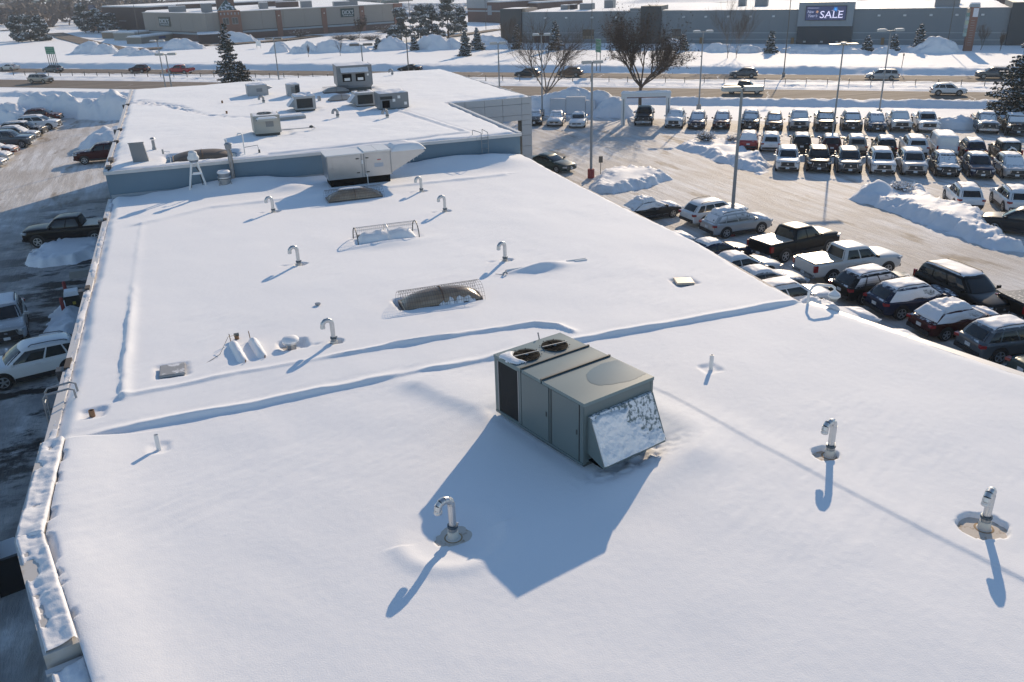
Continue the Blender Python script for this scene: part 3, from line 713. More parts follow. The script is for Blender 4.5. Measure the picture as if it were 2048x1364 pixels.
def big_unit():
    t = thing('rooftop_unit', 'large grey-green rooftop air handler with two top fans, nearest the camera', 'rooftop unit', (RTU_C[0], RTU_C[1], 6.0), RTU_A)
    t.scale = (.973, .973, 1.165)
    hx, hy, zb, zt = 1.09, 1.75, 0.14, 1.50
    mb = MB(); mb.box(0, 0, (zb + zt - .03) / 2 + .0, 2 * hx - 0.06, 2 * hy - 0.06, zt - zb - 0.06); mb.build('cabinet', M_RTU, t)
    mb = MB(); mb.box(0, 0.0, 0.02, 2 * hx - 0.2, 2 * hy - 0.2, 0.26); mb.build('curb', M_DKTRIM, t)
    # tops: three sheets, slightly crowned, with dark raised seams between them
    for (y0, y1) in ((0.63, hy + .02), (-0.18, 0.57), (-hy - .03, -0.24)):
        n = 12; m2 = 8
        X, Y = np.meshgrid(np.linspace(-hx - .02, hx + .02, n), np.linspace(y0, y1, m2))
        Zs = zt + 0.028 * (1 - (X / hx) ** 2) * np.sin(np.pi * np.clip((Y - y0) / (y1 - y0), 0, 1)) * 0.7
        me = grid_mesh('top_panel', X, Y, Zs)
        mb = MB(); mb.v = [tuple(v.co) for v in me.vertices]; mb.f = [tuple(p.vertices) for p in me.polygons]
        k = len(mb.v)
        ring = [(-hx - .02, y0), (hx + .02, y0), (hx + .02, y1), (-hx - .02, y1)]
        mb.add([(x, y, zt) for x, y in ring] + [(x, y, zt - .07) for x, y in ring], [(0, 1, 5, 4), (1, 2, 6, 5), (2, 3, 7, 6), (3, 0, 4, 7)])
        mb.build('top_panel', M_RTUTOP, t, True, 30)
    for y in (0.60, -0.21):
        mb = MB(); mb.box(0, y, zt + .012, 2 * hx + 0.05, 0.055, 0.045); mb.build('seam_strip', M_DKTRIM, t)
    # water stain: damp patch of the sheet, own outline
    X, Y = np.meshgrid(np.linspace(-0.35, 1.08, 70), np.linspace(-1.72, -0.4, 60))
    rr = (np.clip(.72 - X, 0, 9) / (1.05 - .35 * (Y + 1.1))) ** 1.6 + (np.abs(Y + 1.02) / (.58 - .10 * (X - .4))) ** 2.2 + .10 * fbm(X * 2, Y * 2, 3, 3)
    keep = (rr < 1)[:-1, :-1]
    Zs = zt + 0.028 * (1 - (X / hx) ** 2) * np.sin(np.pi * np.clip((Y + hy + .03) / (hy - .21), 0, 1)) * 0.7 + .003
    link('damp_patch', grid_mesh('damp_patch', X, Y, Zs, keep), mat('damp_sheet_metal', (0.14, 0.19, 0.195), rough=0.3, var=0.05), t, True)
    for fx in (-0.53, 0.40):
        fy = 1.13; r = 0.335
        mb = MB(); mb.lathe([(r, 0.0), (r + .02, .012), (r + .035, .0), (r + .035, -.02)][::-1], 32, (fx, fy, zt + .035)); 
        f = MB(); f.lathe([(0.001, zt + .030), (r + .02, zt + .031)], 32, (fx, fy, 0)); fo = f.build('fan', M_BLACK, t)
        b = MB()
        for k in range(4):
            w = k * math.pi / 2 + 0.5 + fx
            for q in range(6):
                w0 = w + q * 0.10; w1 = w + (q + 1) * 0.10
                b.add([(fx + .06 * math.cos(w0), fy + .06 * math.sin(w0), zt + .034), (fx + r * .93 * math.cos(w0), fy + r * .93 * math.sin(w0), zt + .034 + q * .002),
                       (fx + r * .93 * math.cos(w1), fy + r * .93 * math.sin(w1), zt + .034 + (q + 1) * .002), (fx + .06 * math.cos(w1), fy + .06 * math.sin(w1), zt + .034)], [(0, 1, 2, 3)])
        b.build('blade', mat('fan_blade', (0.010, 0.0105, 0.011), rough=0.8, spec=0.1), fo)
        h = MB(); h.lathe([(0.055, zt + .036), (0.055, zt + .05), (.04, zt + .055), (.001, zt + .057)], 14, (fx, fy, 0)); h.build('hub', M_FANM, fo, True)
        c = MB(); c.box(fx, fy, zt + .062, 2 * r + .06, 0.022, 0.016, rz=-RTU_A + 0.1); c.build('motor_bar', M_FANM, fo)
        g = MB()
        for rr in np.linspace(.08, r, 9):
            g.tube([(fx + rr * math.cos(w), fy + rr * math.sin(w), zt + .056) for w in np.linspace(0, 2 * math.pi, 29)], 0.0028, 3, False)
        for w in np.linspace(0, math.pi, 5)[:-1]:
            g.box(fx, fy, zt + .053, 2 * r, .006, .006, rz=w)
        g.build('guard', M_BLACK, fo)
        for k in range(8):
            w = k * math.pi / 4 + .2; bb = MB(); bb.box(fx + (r + .055) * math.cos(w), fy + (r + .055) * math.sin(w), zt + .038, .018, .018, .02); bb.build('screw', M_DKTRIM, fo)
    # the long left side: posts, coil and two doors
    x = -hx
    for (y0, y1, nm, m, dz) in ((1.62, 1.75, 'corner_post', M_RTU, 0), (0.63, 0.72, 'post', M_RTU, 0), (-.56, -.50, 'post', M_RTU, 0), (-1.75, -1.63, 'corner_post', M_RTU, 0)):
        mb = MB(); mb.box(x, (y0 + y1) / 2, (zb + zt - .06) / 2, .03, y1 - y0, zt - zb - .07); mb.build(nm, m, t)
    c = MB(); c.box(x + .012, 1.17, .80, .02, .86, 1.22); co = c.build('coil', M_COIL, t)
    for k in range(22):
        s = MB(); s.box(x - .002, 0.76 + k * .0395, .80, .012, .007, 1.18); s.build('fin', M_COIL, co)
    for z in (.17, 1.43):
        mb = MB(); mb.box(x - .004, 1.17, z, .035, .90, .05); mb.build('coil_frame', M_RTUTOP, t)
    for y in (1.60, .735):
        mb = MB(); mb.box(x - .004, y, .80, .035, .035, 1.3); mb.build('coil_frame', M_GALVD, t)
    for (y0, y1) in ((-.485, .615), (-1.615, -.575)):
        mb = MB(); mb.box(x - .004, (y0 + y1) / 2, .79, .026, y1 - y0 - .03, 1.26); d = mb.build('side_panel', M_RTU, t)
        l = MB(); l.box(x - .022, y0 + .09, .8, .02, .035, .10); l.build('latch', M_DKTRIM, d)
    for y in (-.53, -.60, -1.60):
        mb = MB(); mb.box(x - .008, y, .79, .024, .018, 1.28); mb.build('seam', M_DKTRIM, t)
    mb = MB(); mb.box(x - .005, 0, .155, .05, 3.48, .05); mb.build('base_rail', M_RTU, t)
    # front end: panel, economiser hood caked in snow
    y = -hy
    mb = MB(); mb.box(0, y, .80, 2.06, .03, 1.24); mb.build('end_panel', M_RTU, t)
    for sx in (-1, 1):
        mb = MB(); mb.box(sx * 1.055, y - .005, .80, .07, .035, 1.30); mb.build('corner_post', M_RTU, t)
    w = 1.0; zt_, zb_, yo = 1.20, 0.30, 0.60
    h = MB(); vs = []
    for sx in (-w, w): vs += [(sx, y - .02, zt_), (sx, y - .10, zt_), (sx, y - yo, zb_), (sx, y - yo, zb_ - .05), (sx, y - .02, zb_ + .10)]
    h.add(vs, [(0, 1, 2, 3, 4)[::-1], (5, 6, 7, 8, 9), (0, 5, 6, 1), (1, 6, 7, 2), (2, 7, 8, 3)])
    hd = h.build('hood', mat('frosted_unit_hood', (0.115, 0.155, 0.162), rough=.4, var=.05, dust=.62, dscale=11, dmin=.05), t)
    for sx in (-w, w):
        e = MB(); e.tube([(sx, y - .10, zt_ + .01), (sx, y - yo, zb_ + .01)], .012, 5); e.build('hood_rib', M_RTU, hd)
    mb = MB(); mb.box(0, y - .30, .24, 1.96, .5, .02); mb.build('hood_screen', M_BLACK, t)
    U, V = np.meshgrid(np.linspace(0, 1, 120), np.linspace(0, 1, 70))
    xs = -w + 2 * w * U; n0 = np.array([0, -(zt_ - zb_), -(yo - .10)]); 
    fl = 0.055 * fbm(U * 5, V * 3.5, 5, 5, .6) + 0.02 * fbm(U * 16, V * 11, 8, 3)
    bare = sstep(.52, .78, U - 0.25 * (V - .5) + .16 * fbm(U * 4, V * 4, 12, 4)) * (1 - 0.75 * sstep(.62, .92, V + .1 * fbm(U * 5, V * 5, 14, 3)))
    top = 1 - sstep(.0, .12, V - .05 * fbm(U * 6, V * 2, 17, 4) - .16 * np.clip(U - .45, 0, 1))
    streak = .075 * fbm(U * 14 + V * 5, V * 3 - U * 2, 23, 3)
    th = 0.085 + .7 * fl - (.135 - streak) * bare - 0.17 * top + .03 * V
    th = np.where((U < .012) | (U > .99), -.02, th)
    nl = math.hypot(zt_ - zb_, yo - .10); nx_, nz_ = -(zt_ - zb_) / nl, (yo - .10) / nl
    yy = y - .10 - (yo - .10) * V + nx_ * np.maximum(th, -.01); zz = zt_ - (zt_ - zb_) * V + nz_ * np.maximum(th, -.01)
    keep = (th > .004); keep = keep[:-1, :-1] | keep[1:, 1:] | keep[:-1, 1:] | keep[1:, :-1]
    link('hood_snow', grid_mesh('hood_snow', xs, yy, zz, keep), M_SNOWF, t, True)
    # little heap left on the top by the first fan
    U, V = np.meshgrid(np.linspace(-1, 1, 40), np.linspace(-1, 1, 40))
    f = np.clip(1 - (np.abs(U) ** 2.6 + np.abs(V) ** 2.2) - .2 * fbm(U * 1.5, V * 1.5, 4, 3), 0, 1) ** .5
    X = -0.86 + .30 * U; Y = 1.20 + .42 * V
    f = f * sstep(.30, .40, np.hypot(X + .53, Y - 1.13))
    link('top_snow', grid_mesh('top_snow', X, Y, zt + .10 * f - .005, (f > 0.01)[:-1, :-1]), M_SNOWF, t, True)
    mb = MB(); mb.tube([(0.55, 1.80, .9), (0.55, 1.98, .9), (.55, 1.98, 1.42), (.42, 1.86, 1.62)], .02, 6); mb.build('conduit', M_GALVD, t)
big_unit()

def bend_path(h, R, n=9, drop=0.06, s=1.0):
    p = []
    for i in range(n + 1):
        a = math.pi * i / n
        p.append((-R + R * math.cos(a), 0, h - R + R * math.sin(a)))
    p.append((-2 * R, 0, h - R - drop)); return p

def gooseneck(h=0.92, r=0.078, R=0.155, mat_=None, segs=6, boot=True, detail=True):
    mat_ = mat_ or M_GALV
    t = thing('vent_pipe', '', 'vent pipe')
    if boot:
        mb = MB(); mb.lathe([(.165, -.048), (.155, -.035), (.122, -.02), (.116, .08), (.108, .14), (.09, .145)], 20); mb.build('boot', M_BOOT, t, True, 35)
    lo = .14 if boot else -.15
    mb = MB(); mb.lathe([(r * 1.22, lo), (r * 1.22, .235), (r * 1.05, .24)], 18); mb.build('lower_pipe', mat_ if not boot else M_GALVD, t, True, 35)
    mb = MB(); mb.lathe([(r * 1.2, .215), (r * 1.42, .218), (r * 1.42, .275), (r * 1.15, .278)], 18); c = mb.build('clamp', M_BAND, t, True, 35)
    if detail:
        k = MB(); k.box(r * 1.45, 0, .247, .05, .03, .05); k.build('clamp_bolt', M_GALV, c)
    mb = MB(); mb.lathe([(r, .27), (r, h - R - .02), (r * 1.05, h - R - .02), (r * 1.05, h - R)], 18); mb.build('riser', mat_, t, True, 35)
    P = bend_path(h, R, segs)
    for i in range(len(P) - 1):
        a, b = Vector(P[i]), Vector(P[i + 1]); d = (b - a) * 0.06
        mb = MB(); mb.tube([a - d, b + d], [r * (1.04 if i % 2 else 1.0)] * 2, 16, True); mb.build('elbow_section', mat_, t, True, 40)
    e = P[-1]; mb = MB(); mb.lathe([(r * 1.06, e[2] - .03), (r * 1.1, e[2] - .02), (r * 1.1, e[2] + .02), (r * 1.02, e[2] + .03)], 16, (e[0], 0, 0)); mb.build('end_collar', mat_, t, True, 40)
    mb = MB(); mb.lathe([(.001, e[2] - .033), (r * .95, e[2] - .033)], 14, (e[0], 0, 0)); mb.build('outlet', M_BLACK, t)
    return t
p0 = gooseneck()
G1 = 'galvanised gooseneck vents on the near roof'
for (c, rz, lb) in ((PIPES_NEAR[0], 0.25, 'shiny gooseneck vent pipe standing half in the shadow of the big rooftop unit'),
                    (PIPES_NEAR[1], 0.22, 'shiny gooseneck vent pipe in a shallow melt pit, right of the big rooftop unit'),
                    (PIPES_NEAR[2], 0.42, 'gooseneck vent pipe in the widest melt pit, near the lower right corner')):
    if c is PIPES_NEAR[0]: p0.location = (c[0], c[1], ZR - .10); p0.rotation_euler = (0, 0, rz); p0['label'] = lb; p0['group'] = G1
    else: dup(p0, (c[0], c[1], ZR - .11), rz, lb, G1)
for c, px in ((PIPES_NEAR[0], .33), (PIPES_NEAR[1], .34), (PIPES_NEAR[2], .40)):
    ring = MB(); ring.lathe([(.15, 0), (.18, .004), (.19, 0)], 20); s = ring.build('sealant_ring', mat('rusty_sealant', (.36, .24, .13), rough=.8, var=.35, scale=9), None, True); s.location = (c[0], c[1], 5.957); tag(s, 'rust-stained sealant ring round the foot of the vent pipe at %s' % {0: 'the shadow edge', 1: 'the middle right', 2: 'the lower right'}[PIPES_NEAR.index(c)], 'pipe seal')
G2 = 'gooseneck vents on the middle roof'
m0 = gooseneck(0.86, 0.072, 0.15, None, 9)
LBM = ['gooseneck vent pipe beside the mushroom vent, nearest on the middle roof', 'gooseneck vent pipe to the left of the snow-filled skylight cage', 'gooseneck vent pipe in the middle of the left row, just below the drift shadow',
       'gooseneck vent pipe right of the snow-filled skylight cage', 'gooseneck vent pipe closest to the slanted intake hood', 'gooseneck vent pipe with a small elbow fitting lying beside it']
for i, c in enumerate(PIPES_MID):
    z = ZR - .12 + float(roof_h(np.array([c[0] + .6]), np.array([c[1] - .5]))[0])
    if i == 0: m0.location = (c[0], c[1], z); m0.rotation_euler = (0, 0, 0.2); m0['label'] = LBM[0]; m0['group'] = G2
    else: dup(m0, (c[0], c[1], z), 0.2 + .1 * (i % 3) - .1, LBM[i], G2)
G3 = 'dull gooseneck vents on the showroom roof'
f0 = gooseneck(0.60, 0.088, 0.17, M_GALVD, 7, True, False)
for i, (c, lb) in enumerate((((9.78, 61.28), 'dull grey gooseneck vent alone between the two low units on the showroom roof'), ((12.86, 59.23), 'dull grey gooseneck vent in front of the dark twin-cabinet unit'),
                             ((5.76, 71.98), 'dull grey gooseneck vent below the white unit at the far left'), ((19.51, 85.92), 'dull grey gooseneck vent near the far edge, right of the tallest unit'))):
    if i == 0: f0.location = (*c, 7.42); f0['label'] = lb; f0['group'] = G3; f0.rotation_euler = (0, 0, .15)
    else: dup(f0, (*c, 7.42), .15, lb, G3)

def stub(c, z, h, r, label, m=M_WHITEP, cap=False):
    mb = MB(); mb.lathe([(r, -.2), (r, h), (r * .8, h), (r * .8, h - .06), (.001, h - .06)], 14)
    o = mb.build('vent_stub', m, None, True, 35, (c[0], c[1], z)); return tag(o, label, 'vent stub')
stub((12.62, 18.31), ZR, .42, .058, 'short white vent stub behind and right of the big rooftop unit')
stub((-2.02, 19.93), ZR, .33, .058, 'short white vent stub below the ridge at the left of the near roof')
stub((-3.68, 22.45), ZR - .05, .17, .075, 'stubby dark pipe end near the left edge ladder', M_RUST)
stub((2.69, 73.86), 7.45, .22, .07, 'tiny dark pipe end by the bend of the footprints on the showroom roof', M_RUST)
stub((2.65, 67.33), 7.45, .24, .07, 'tiny dark pipe end left of the tan condensing unit', M_RUST)
stub((9.95, 70.6), 7.45, .42, .14, 'small grey capped vent between the slatted unit and the tan-framed unit', M_GALVD)

# mushroom vent with a snow cap
t = thing('mushroom_vent', 'low mushroom vent wearing a snow cap, left of the nearest middle-roof gooseneck', 'roof vent', (1.80, 24.95, ZR - .12))
mb = MB(); mb.lathe([(.15, -.05), (.15, .22), (.1, .23)], 18); mb.build('throat', M_GALVD, t, True, 35)
mb = MB(); mb.lathe([(.10, .20), (.25, .20), (.25, .25), (.18, .31), (.01, .33)], 20); mb.build('cap', M_GALV, t, True, 35)
mb = MB(); mb.lathe([(.255, .255), (.265, .31), (.22, .37), (.12, .41), (.01, .42)], 20); mb.build('snow_cap', M_SNOWF, t, True)

# two snow-capped cylinders lying side by side
for i, (c, L, lb) in enumerate((((0.22, 25.05), 1.72, 'left of two snow-covered ridge-shaped mounds, with a thin wire on it'), ((0.80, 25.10), 1.62, 'right of two snow-covered ridge-shaped mounds beside the mushroom vent'))):
    t = thing('snow_covered_duct', lb, 'buried duct', (c[0], c[1], ZR - .08), 0.12, 'snow-covered ducts')
    U, V = np.meshgrid(np.linspace(-1, 1, 30), np.linspace(-1, 1, 60))
    prof = np.sqrt(np.clip(1 - U ** 2, 0, 1)) ** 1.3 * np.clip((1 - np.abs(V) ** 6), 0, 1) ** .7
    Z = .30 * prof * (1 + .035 * fbm(U * 2, V * 4, 7 + i, 2)) - .02
    link('snow_cover', grid_mesh('snow_cover', U * .17, V * L / 2, Z), M_SNOWF, t, True)
    mb = MB(); mb.tube([(.05, -L / 2 + .02, .0), (.06, -L / 2 - .02, .16)], .018, 6); mb.build('bracket', M_RUST, t)
    mb = MB(); mb.tube([(-.05, L / 2 - .06, .1), (-.06, L / 2 + .02, .38)], .014, 6); mb.build('bracket', M_RUST, t)
    mb = MB(); mb.tube([(0, -L / 2 + .1, .03), (0, L / 2 - .1, .03)], .1, 10); mb.build('duct', M_GALVD, t)
mb = MB(); mb.tube([(-.75, 24.6, ZR - .01), (-.3, 25.0, ZR + .05), (0.02, 25.7, ZR + .3), (.25, 26.1, ZR + .16)], .008, 5); tag(mb.build('wire', M_DKTRIM), 'thin dark wire trailing from the left snow-covered mound', 'wire')
t = thing('pipe_fitting', 'small brown pipe fitting poking from the snow behind the two mounds', 'pipe fitting', (.27, 26.15, ZR))
mb = MB(); mb.lathe([(.07, -.1), (.07, .12), (.05, .13)], 10); mb.build('stem', M_RUST, t); mb = MB(); mb.box(0, 0, .15, .16, .12, .06); mb.build('cap', M_DKTRIM, t)
t = thing('elbow_fitting', 'small steel elbow fitting lying on the snow by the right-hand gooseneck', 'pipe fitting', (10.12, 28.35, ZR + .0))
t.scale = (.6, .6, .6)
mb = MB(); mb.tube([(-.12, 0, -.05), (-.1, 0, .12), (.06, .02, .18), (.16, .03, .06)], .06, 10); mb.build('elbow', M_GALVD, t, True)
mb = MB(); mb.tube([(-.1, .02, .02), (-.5, .35, .03)], .012, 5); mb.build('rod', M_RUST, t)
t = thing('vent_stub', 'tiny steel vent stub in the open snow left of the front skylight', 'vent stub', (3.1, 28.0, ZR))
mb = MB(); mb.lathe([(.06, -.1), (.06, .07), (.10, .075), (.10, .11), (.01, .12)], 12); mb.build('cap', M_GALVD, t, True)

# buried rack: only its ends show
t = thing('pipe_rack', 'long pipe rack buried under a snow drift, right of the gooseneck row', 'pipe rack', (11.95, 28.6, ZR))
for dx, dy, L, z in ((-1.15, .06, 1.0, .05), (1.25, .08, .8, .05), (-.95, -.12, 1.0, .0), (1.4, -.04, .5, .04)):
    mb = MB(); mb.tube([(dx - L / 2, dy, z), (dx + L / 2, dy, z)], .05, 6); mb.build('rail', M_WHITEP, t)
for x in (-1.6, 0, 1.6):
    mb = MB(); mb.box(x, 0, -.03, .08, .45, .1); mb.build('sleeper', M_RUST, t)

# hatches
def hatch(c, rz, sx, sy, z, label, m):
    t = thing('roof_hatch', label, 'roof hatch', (c[0], c[1], z), rz)
    mb = MB(); mb.box(0, 0, -.03, sx * .92, sy * .92, .2); mb.build('curb', M_GALVD, t)
    mb = MB(); mb.box(0, 0, .10, sx, sy, .055, top=.985); mb.build('lid', m, t)
    mb = MB(); mb.box(0, 0, .135, sx * .93, sy * .93, .014); mb.build('lid_panel', m, t)
hatch((15.75, 24.93), -.32, .66, .66, ZR - .09, 'square tan hatch lid clear of snow, near the right edge of the middle roof', mat('tan_frosted_lid', (0.50, 0.42, 0.33), rough=0.4, var=.12, dust=.12, dscale=5))
hatch((-1.66, 24.46), -.03, .72, .78, ZR - .08, 'square grey hatch lid dusted with frost, near the left edge of the middle roof', mat('grey_frosted_lid', (0.36, 0.35, 0.34), rough=0.5, var=.1, dust=.42, dscale=3))

# skylights
M_ACRYL = mat('aged_brown_acrylic', (0.27, 0.19, 0.125), rough=0.22, scale=2.2, col2=(0.40, 0.32, 0.24), thr=.5, soft=.25, spec=.6)
M_WIRE = mat('dark_cage_wire', (0.10, 0.09, 0.09), rough=.6, metal=.4)
def skylight(c, z, L, R, label, cage=True, full=0.0, dome_h=.46, m=M_ACRYL, dome_w=.5, seed=1, wires=(34, 12)):
    t = thing('skylight', label, 'skylight', (c[0], c[1], z))
    mb = MB(); mb.box(0, 0, .02, L * .95, dome_w * 2 + .12, .32); mb.build('curb', mat('skylight_curb', (.12, .1, .09), rough=.7), t)
    U, V = np.meshgrid(np.linspace(-1, 1, 34), np.linspace(0, 1, 15))
    arch = np.clip(1 - np.abs(U) ** 2.6, 0, 1) ** .75
    a = math.pi * V
    X = U * L * .47; Y = -np.cos(a) * dome_w; Z = .17 + np.sin(a) * dome_h * (.12 + .88 * arch)
    d = link('dome', grid_mesh('dome', X, Y, Z), m, t, True)
    for sx in (-1, 1):
        mb = MB(); mb.tube([(sx * L * .475, -dome_w, .18), (sx * L * .475, 0, .26), (sx * L * .475, dome_w, .18)], .03, 6); mb.build('end_frame', m, t)
    mb = MB(); mb.tube([(0, -math.cos(q) * (dome_w + .012), .175 + math.sin(q) * (dome_h + .012)) for q in np.linspace(0, math.pi, 16)], .016, 5); mb.build('middle_rib', mat('rusty_rib', (.20, .11, .06), rough=.7), t)
    if cage:
        g = MB(); n1, n2 = wires
        a0, a1 = (0.10, math.pi - .05)
        for k in range(n1 + 1):
            x = -L / 2 + L * k / n1
            g.tube([(x, -math.cos(q) * R, .08 + math.sin(q) * R) for q in np.linspace(a0, a1, 13)], .0048, 3, False)
        for k in range(n2 + 1):
            q = a0 + (a1 - a0) * k / n2
            g.tube([(-L / 2, -math.cos(q) * R, .08 + math.sin(q) * R), (L / 2, -math.cos(q) * R, .08 + math.sin(q) * R)], .0052, 3, False)
        g.build('cage', M_WIRE, t)
    return t
t = skylight((7.15, 26.80), ZR - .16, 2.9, .60, 'curved brown skylight under a wire cage, nearest of the row', seed=1)
U, V = np.meshgrid(np.linspace(0, 1, 70), np.linspace(0, 1, 16))
f = np.sin(np.pi * V) * np.clip(np.minimum(U * 6, (1 - U) * 4), 0, 1) * (.75 + .5 * fbm(U * 9, V * 2, 6, 4, .6))
link('dome_snow', grid_mesh('dome_snow', -.25 + 1.45 * U, -.62 + .30 * V + .05 * fbm(U * 7, V, 7, 3), .13 + .18 * V * np.sin(np.pi * (.15 + .7 * U)) + .13 * f), M_SNOWF, t, True)
t = skylight((7.25, 42.95), ZR - .12, 2.9, .58, 'caged brown skylight with frosted top, just in front of the intake unit', wires=(36, 12))
U, V = np.meshgrid(np.linspace(-1, 1, 40), np.linspace(0, 1, 10)); 
q = math.pi * (.42 + .28 * V)
link('dome_snow', grid_mesh('dome_snow', -.15 + U * .62, -np.cos(q) * .53, .17 + np.sin(q) * (.49) + .05 * np.clip(1 - U ** 4, 0, 1) * np.sin(np.pi * V) - .02), M_SNOWF, t, True)
# snow-filled cage
t = thing('skylight', 'skylight cage packed with snow, with bowed end hoops, in the middle of the roof', 'skylight', (7.15, 35.2, ZR - .1))
U, V = np.meshgrid(np.linspace(-1, 1, 60), np.linspace(-1, 1, 26))
Z = .52 * np.sqrt(np.clip(1 - V ** 2, 0, 1)) * np.clip(1 - np.abs(U) ** 7, 0, 1) * (.86 - .14 * np.exp(-((U - .12) / .25) ** 2) + .08 * fbm(U * 4, V * 2, 31, 3))
link('snow_fill', grid_mesh('snow_fill', U * 1.27, -.05 + V * .50, Z + .02), M_SNOWF, t, True)
mb = MB(); mb.box(0, .47, .12, 2.3, .05, .22); mb.build('curb', mat('stained_sheet', (.30, .27, .25), rough=.6, var=.3, scale=4), t)
mb = MB(); mb.box(0, 0, -.02, 2.3, .9, .2); mb.build('curb', mat('skylight_curb', (.12, .1, .09), rough=.7), t)
for x, m_ in ((-1.33, M_DKTRIM), (1.33, M_DKTRIM), (.02, M_WHITEP)):
    mb = MB(); mb.tube([(x, -math.cos(a) * .58, .04 + math.sin(a) * .64) for a in np.linspace(.05, math.pi - .05, 15)], .022 if x != .02 else .03, 6); mb.build('hoop', m_, t)
for a in np.linspace(.15, math.pi - .15, 7):
    mb = MB(); mb.tube([(-1.33, -math.cos(a) * .58, .04 + math.sin(a) * .64), (1.33, -math.cos(a) * .58, .04 + math.sin(a) * .64)], .006, 4); mb.build('bar', M_WHITEP, t)
g = MB()
for k_ in range(31):
    x = -1.3 + 2.6 * k_ / 30; g.tube([(x, -math.cos(a) * .58, .04 + math.sin(a) * .64) for a in np.linspace(1.2, math.pi - .05, 9)], .0035, 3, False)
for a in np.linspace(1.2, math.pi - .1, 10): g.tube([(-1.33, -math.cos(a) * .58, .04 + math.sin(a) * .64), (1.33, -math.cos(a) * .58, .04 + math.sin(a) * .64)], .0038, 3, False)
g.build('cage', M_WIRE, t)
skylight((0.35, 51.15), 7.28, 3.3, .8, 'big low brown dome skylight just behind the showroom wall', cage=False, dome_h=.36, dome_w=.85, m=mat('brown_mesh_dome', (.15, .115, .09), rough=.6, var=.35, scale=26))
skylight((12.1, 75.4), 7.42, 2.2, .5, 'small arched skylight at the foot of the tallest unit', cage=True, dome_h=.35, dome_w=.45, m=mat('pale_acrylic', (.42, .39, .36), rough=.3), wires=(20, 8))
skylight((11.6, 70.0), 7.40, 2.1, .5, 'small rounded skylight left of the dark twin-cabinet unit', cage=False, dome_h=.42, dome_w=.42, m=mat('pale_acrylic', (.42, .39, .36), rough=.3))

# make-up air unit against the step
t = thing('air_intake_unit', 'long silver air unit with two doors and a wedge intake hood against the step wall', 'air unit', (0, 0, 6.1))
M_ALU = mat('mill_sheet_metal', (0.46, 0.465, 0.475), rough=0.32, metal=.75, var=.1, scale=2)
mb = MB(); mb.box(8.2, 46.5, .22, 3.25, 1.4, .5); mb.build('curb', M_BLACK, t)
mb = MB(); mb.box(7.42, 46.45, 1.06, 1.98, 1.6, 1.26); mb.build('cabinet', M_ALU, t)
mb = MB(); mb.box(9.17, 46.45, 1.08, 1.5, 1.6, 1.30); mb.build('cabinet', M_ALU, t)
mb = MB(); mb.box(7.42, 46.45, 1.72, 2.08, 1.7, .05); mb.build('top_sheet', M_WHITEP, t)
for x in (8.82, 9.56):
    mb = MB(); mb.box(x, 46.45, 1.765, .72, 1.66, .06); mb.build('top_sheet', M_WHITEP, t)
for x0, x1 in ((6.72, 8.12), (8.55, 9.80)):
    mb = MB(); mb.box((x0 + x1) / 2, 45.635, 1.08, x1 - x0, .03, 1.08); d = mb.build('door', M_ALU, t)
    for z in (.7, 1.45):
        k = MB(); k.box(x1 - .05 if x0 < 7 else x0 + .05, 45.60, z, .16, .05, .05); k.build('latch', M_DKTRIM, d)
for x in (6.46, 8.30, 8.45, 9.90):
    mb = MB(); mb.box(x, 45.64, 1.06, .05, .03, 1.22); mb.build('corner_trim', M_GALVD, t)
mb = MB(); mb.box(9.25, 45.614, 1.30, .20, .008, .045); mb.build('red_label', mat('red_label', (.45, .06, .06), rough=.5), t)
mb = MB(); mb.box(9.22, 45.614, 1.02, .5, .008, .22); mb.build('notice', mat('blue_white_label', (.40, .44, .50), rough=.4), t)
mb = MB(); mb.box(8.33, 45.60, 1.25, .10, .02, .2); mb.build('switch_box', M_WHITEP, t)
h = MB(); ya, yb = 45.68, 47.2
h.add([(9.93, ya, .52), (9.93, ya, 1.66), (11.75, ya, 1.66), (11.85, ya, 1.50), (9.93, yb, .52), (9.93, yb, 1.66), (11.75, yb, 1.66), (11.85, yb, 1.50)],
      [(0, 3, 2, 1), (4, 5, 6, 7), (1, 2, 6, 5), (2, 3, 7, 6), (3, 0, 4, 7)]); h.build('intake_hood', M_ALU, t)
U, V = np.meshgrid(np.linspace(0, 1, 40), np.linspace(0, 1, 20))
f = np.clip(np.minimum(np.minimum(U * 8, (1 - U) * 7), np.minimum(V * 6, (1 - V) * 6)), 0, 1) ** .6
link('hood_snow', grid_mesh('hood_snow', 9.95 + 1.97 * U, ya - .04 + (yb - ya + .06) * V, 1.63 + (.20 + .16 * np.sin(np.pi * U ** .8) + .03 * fbm(U * 4, V * 3, 2, 3)) * f), M_SNOWF, t, True)
mb = MB(); mb.tube([(8.45, 45.55, .62), (8.5, 45.4, .58), (8.5, 45.4, -.1)], .02, 6); mb.build('gas_pipe', M_WHITEP, t)
rnd = random.Random(3)
for k in range(7):
    x = 10.3 + k * .22; ic = MB(); L = rnd.uniform(.08, .22); zt = .52 + (x - 9.93) / 1.92 * .98
    ic.lathe([(.001, zt - L), (.014, zt)], 6, (x, ya - .01, 0)); ic.build('icicle', mat('ice', (.75, .8, .85), rough=.15), t)

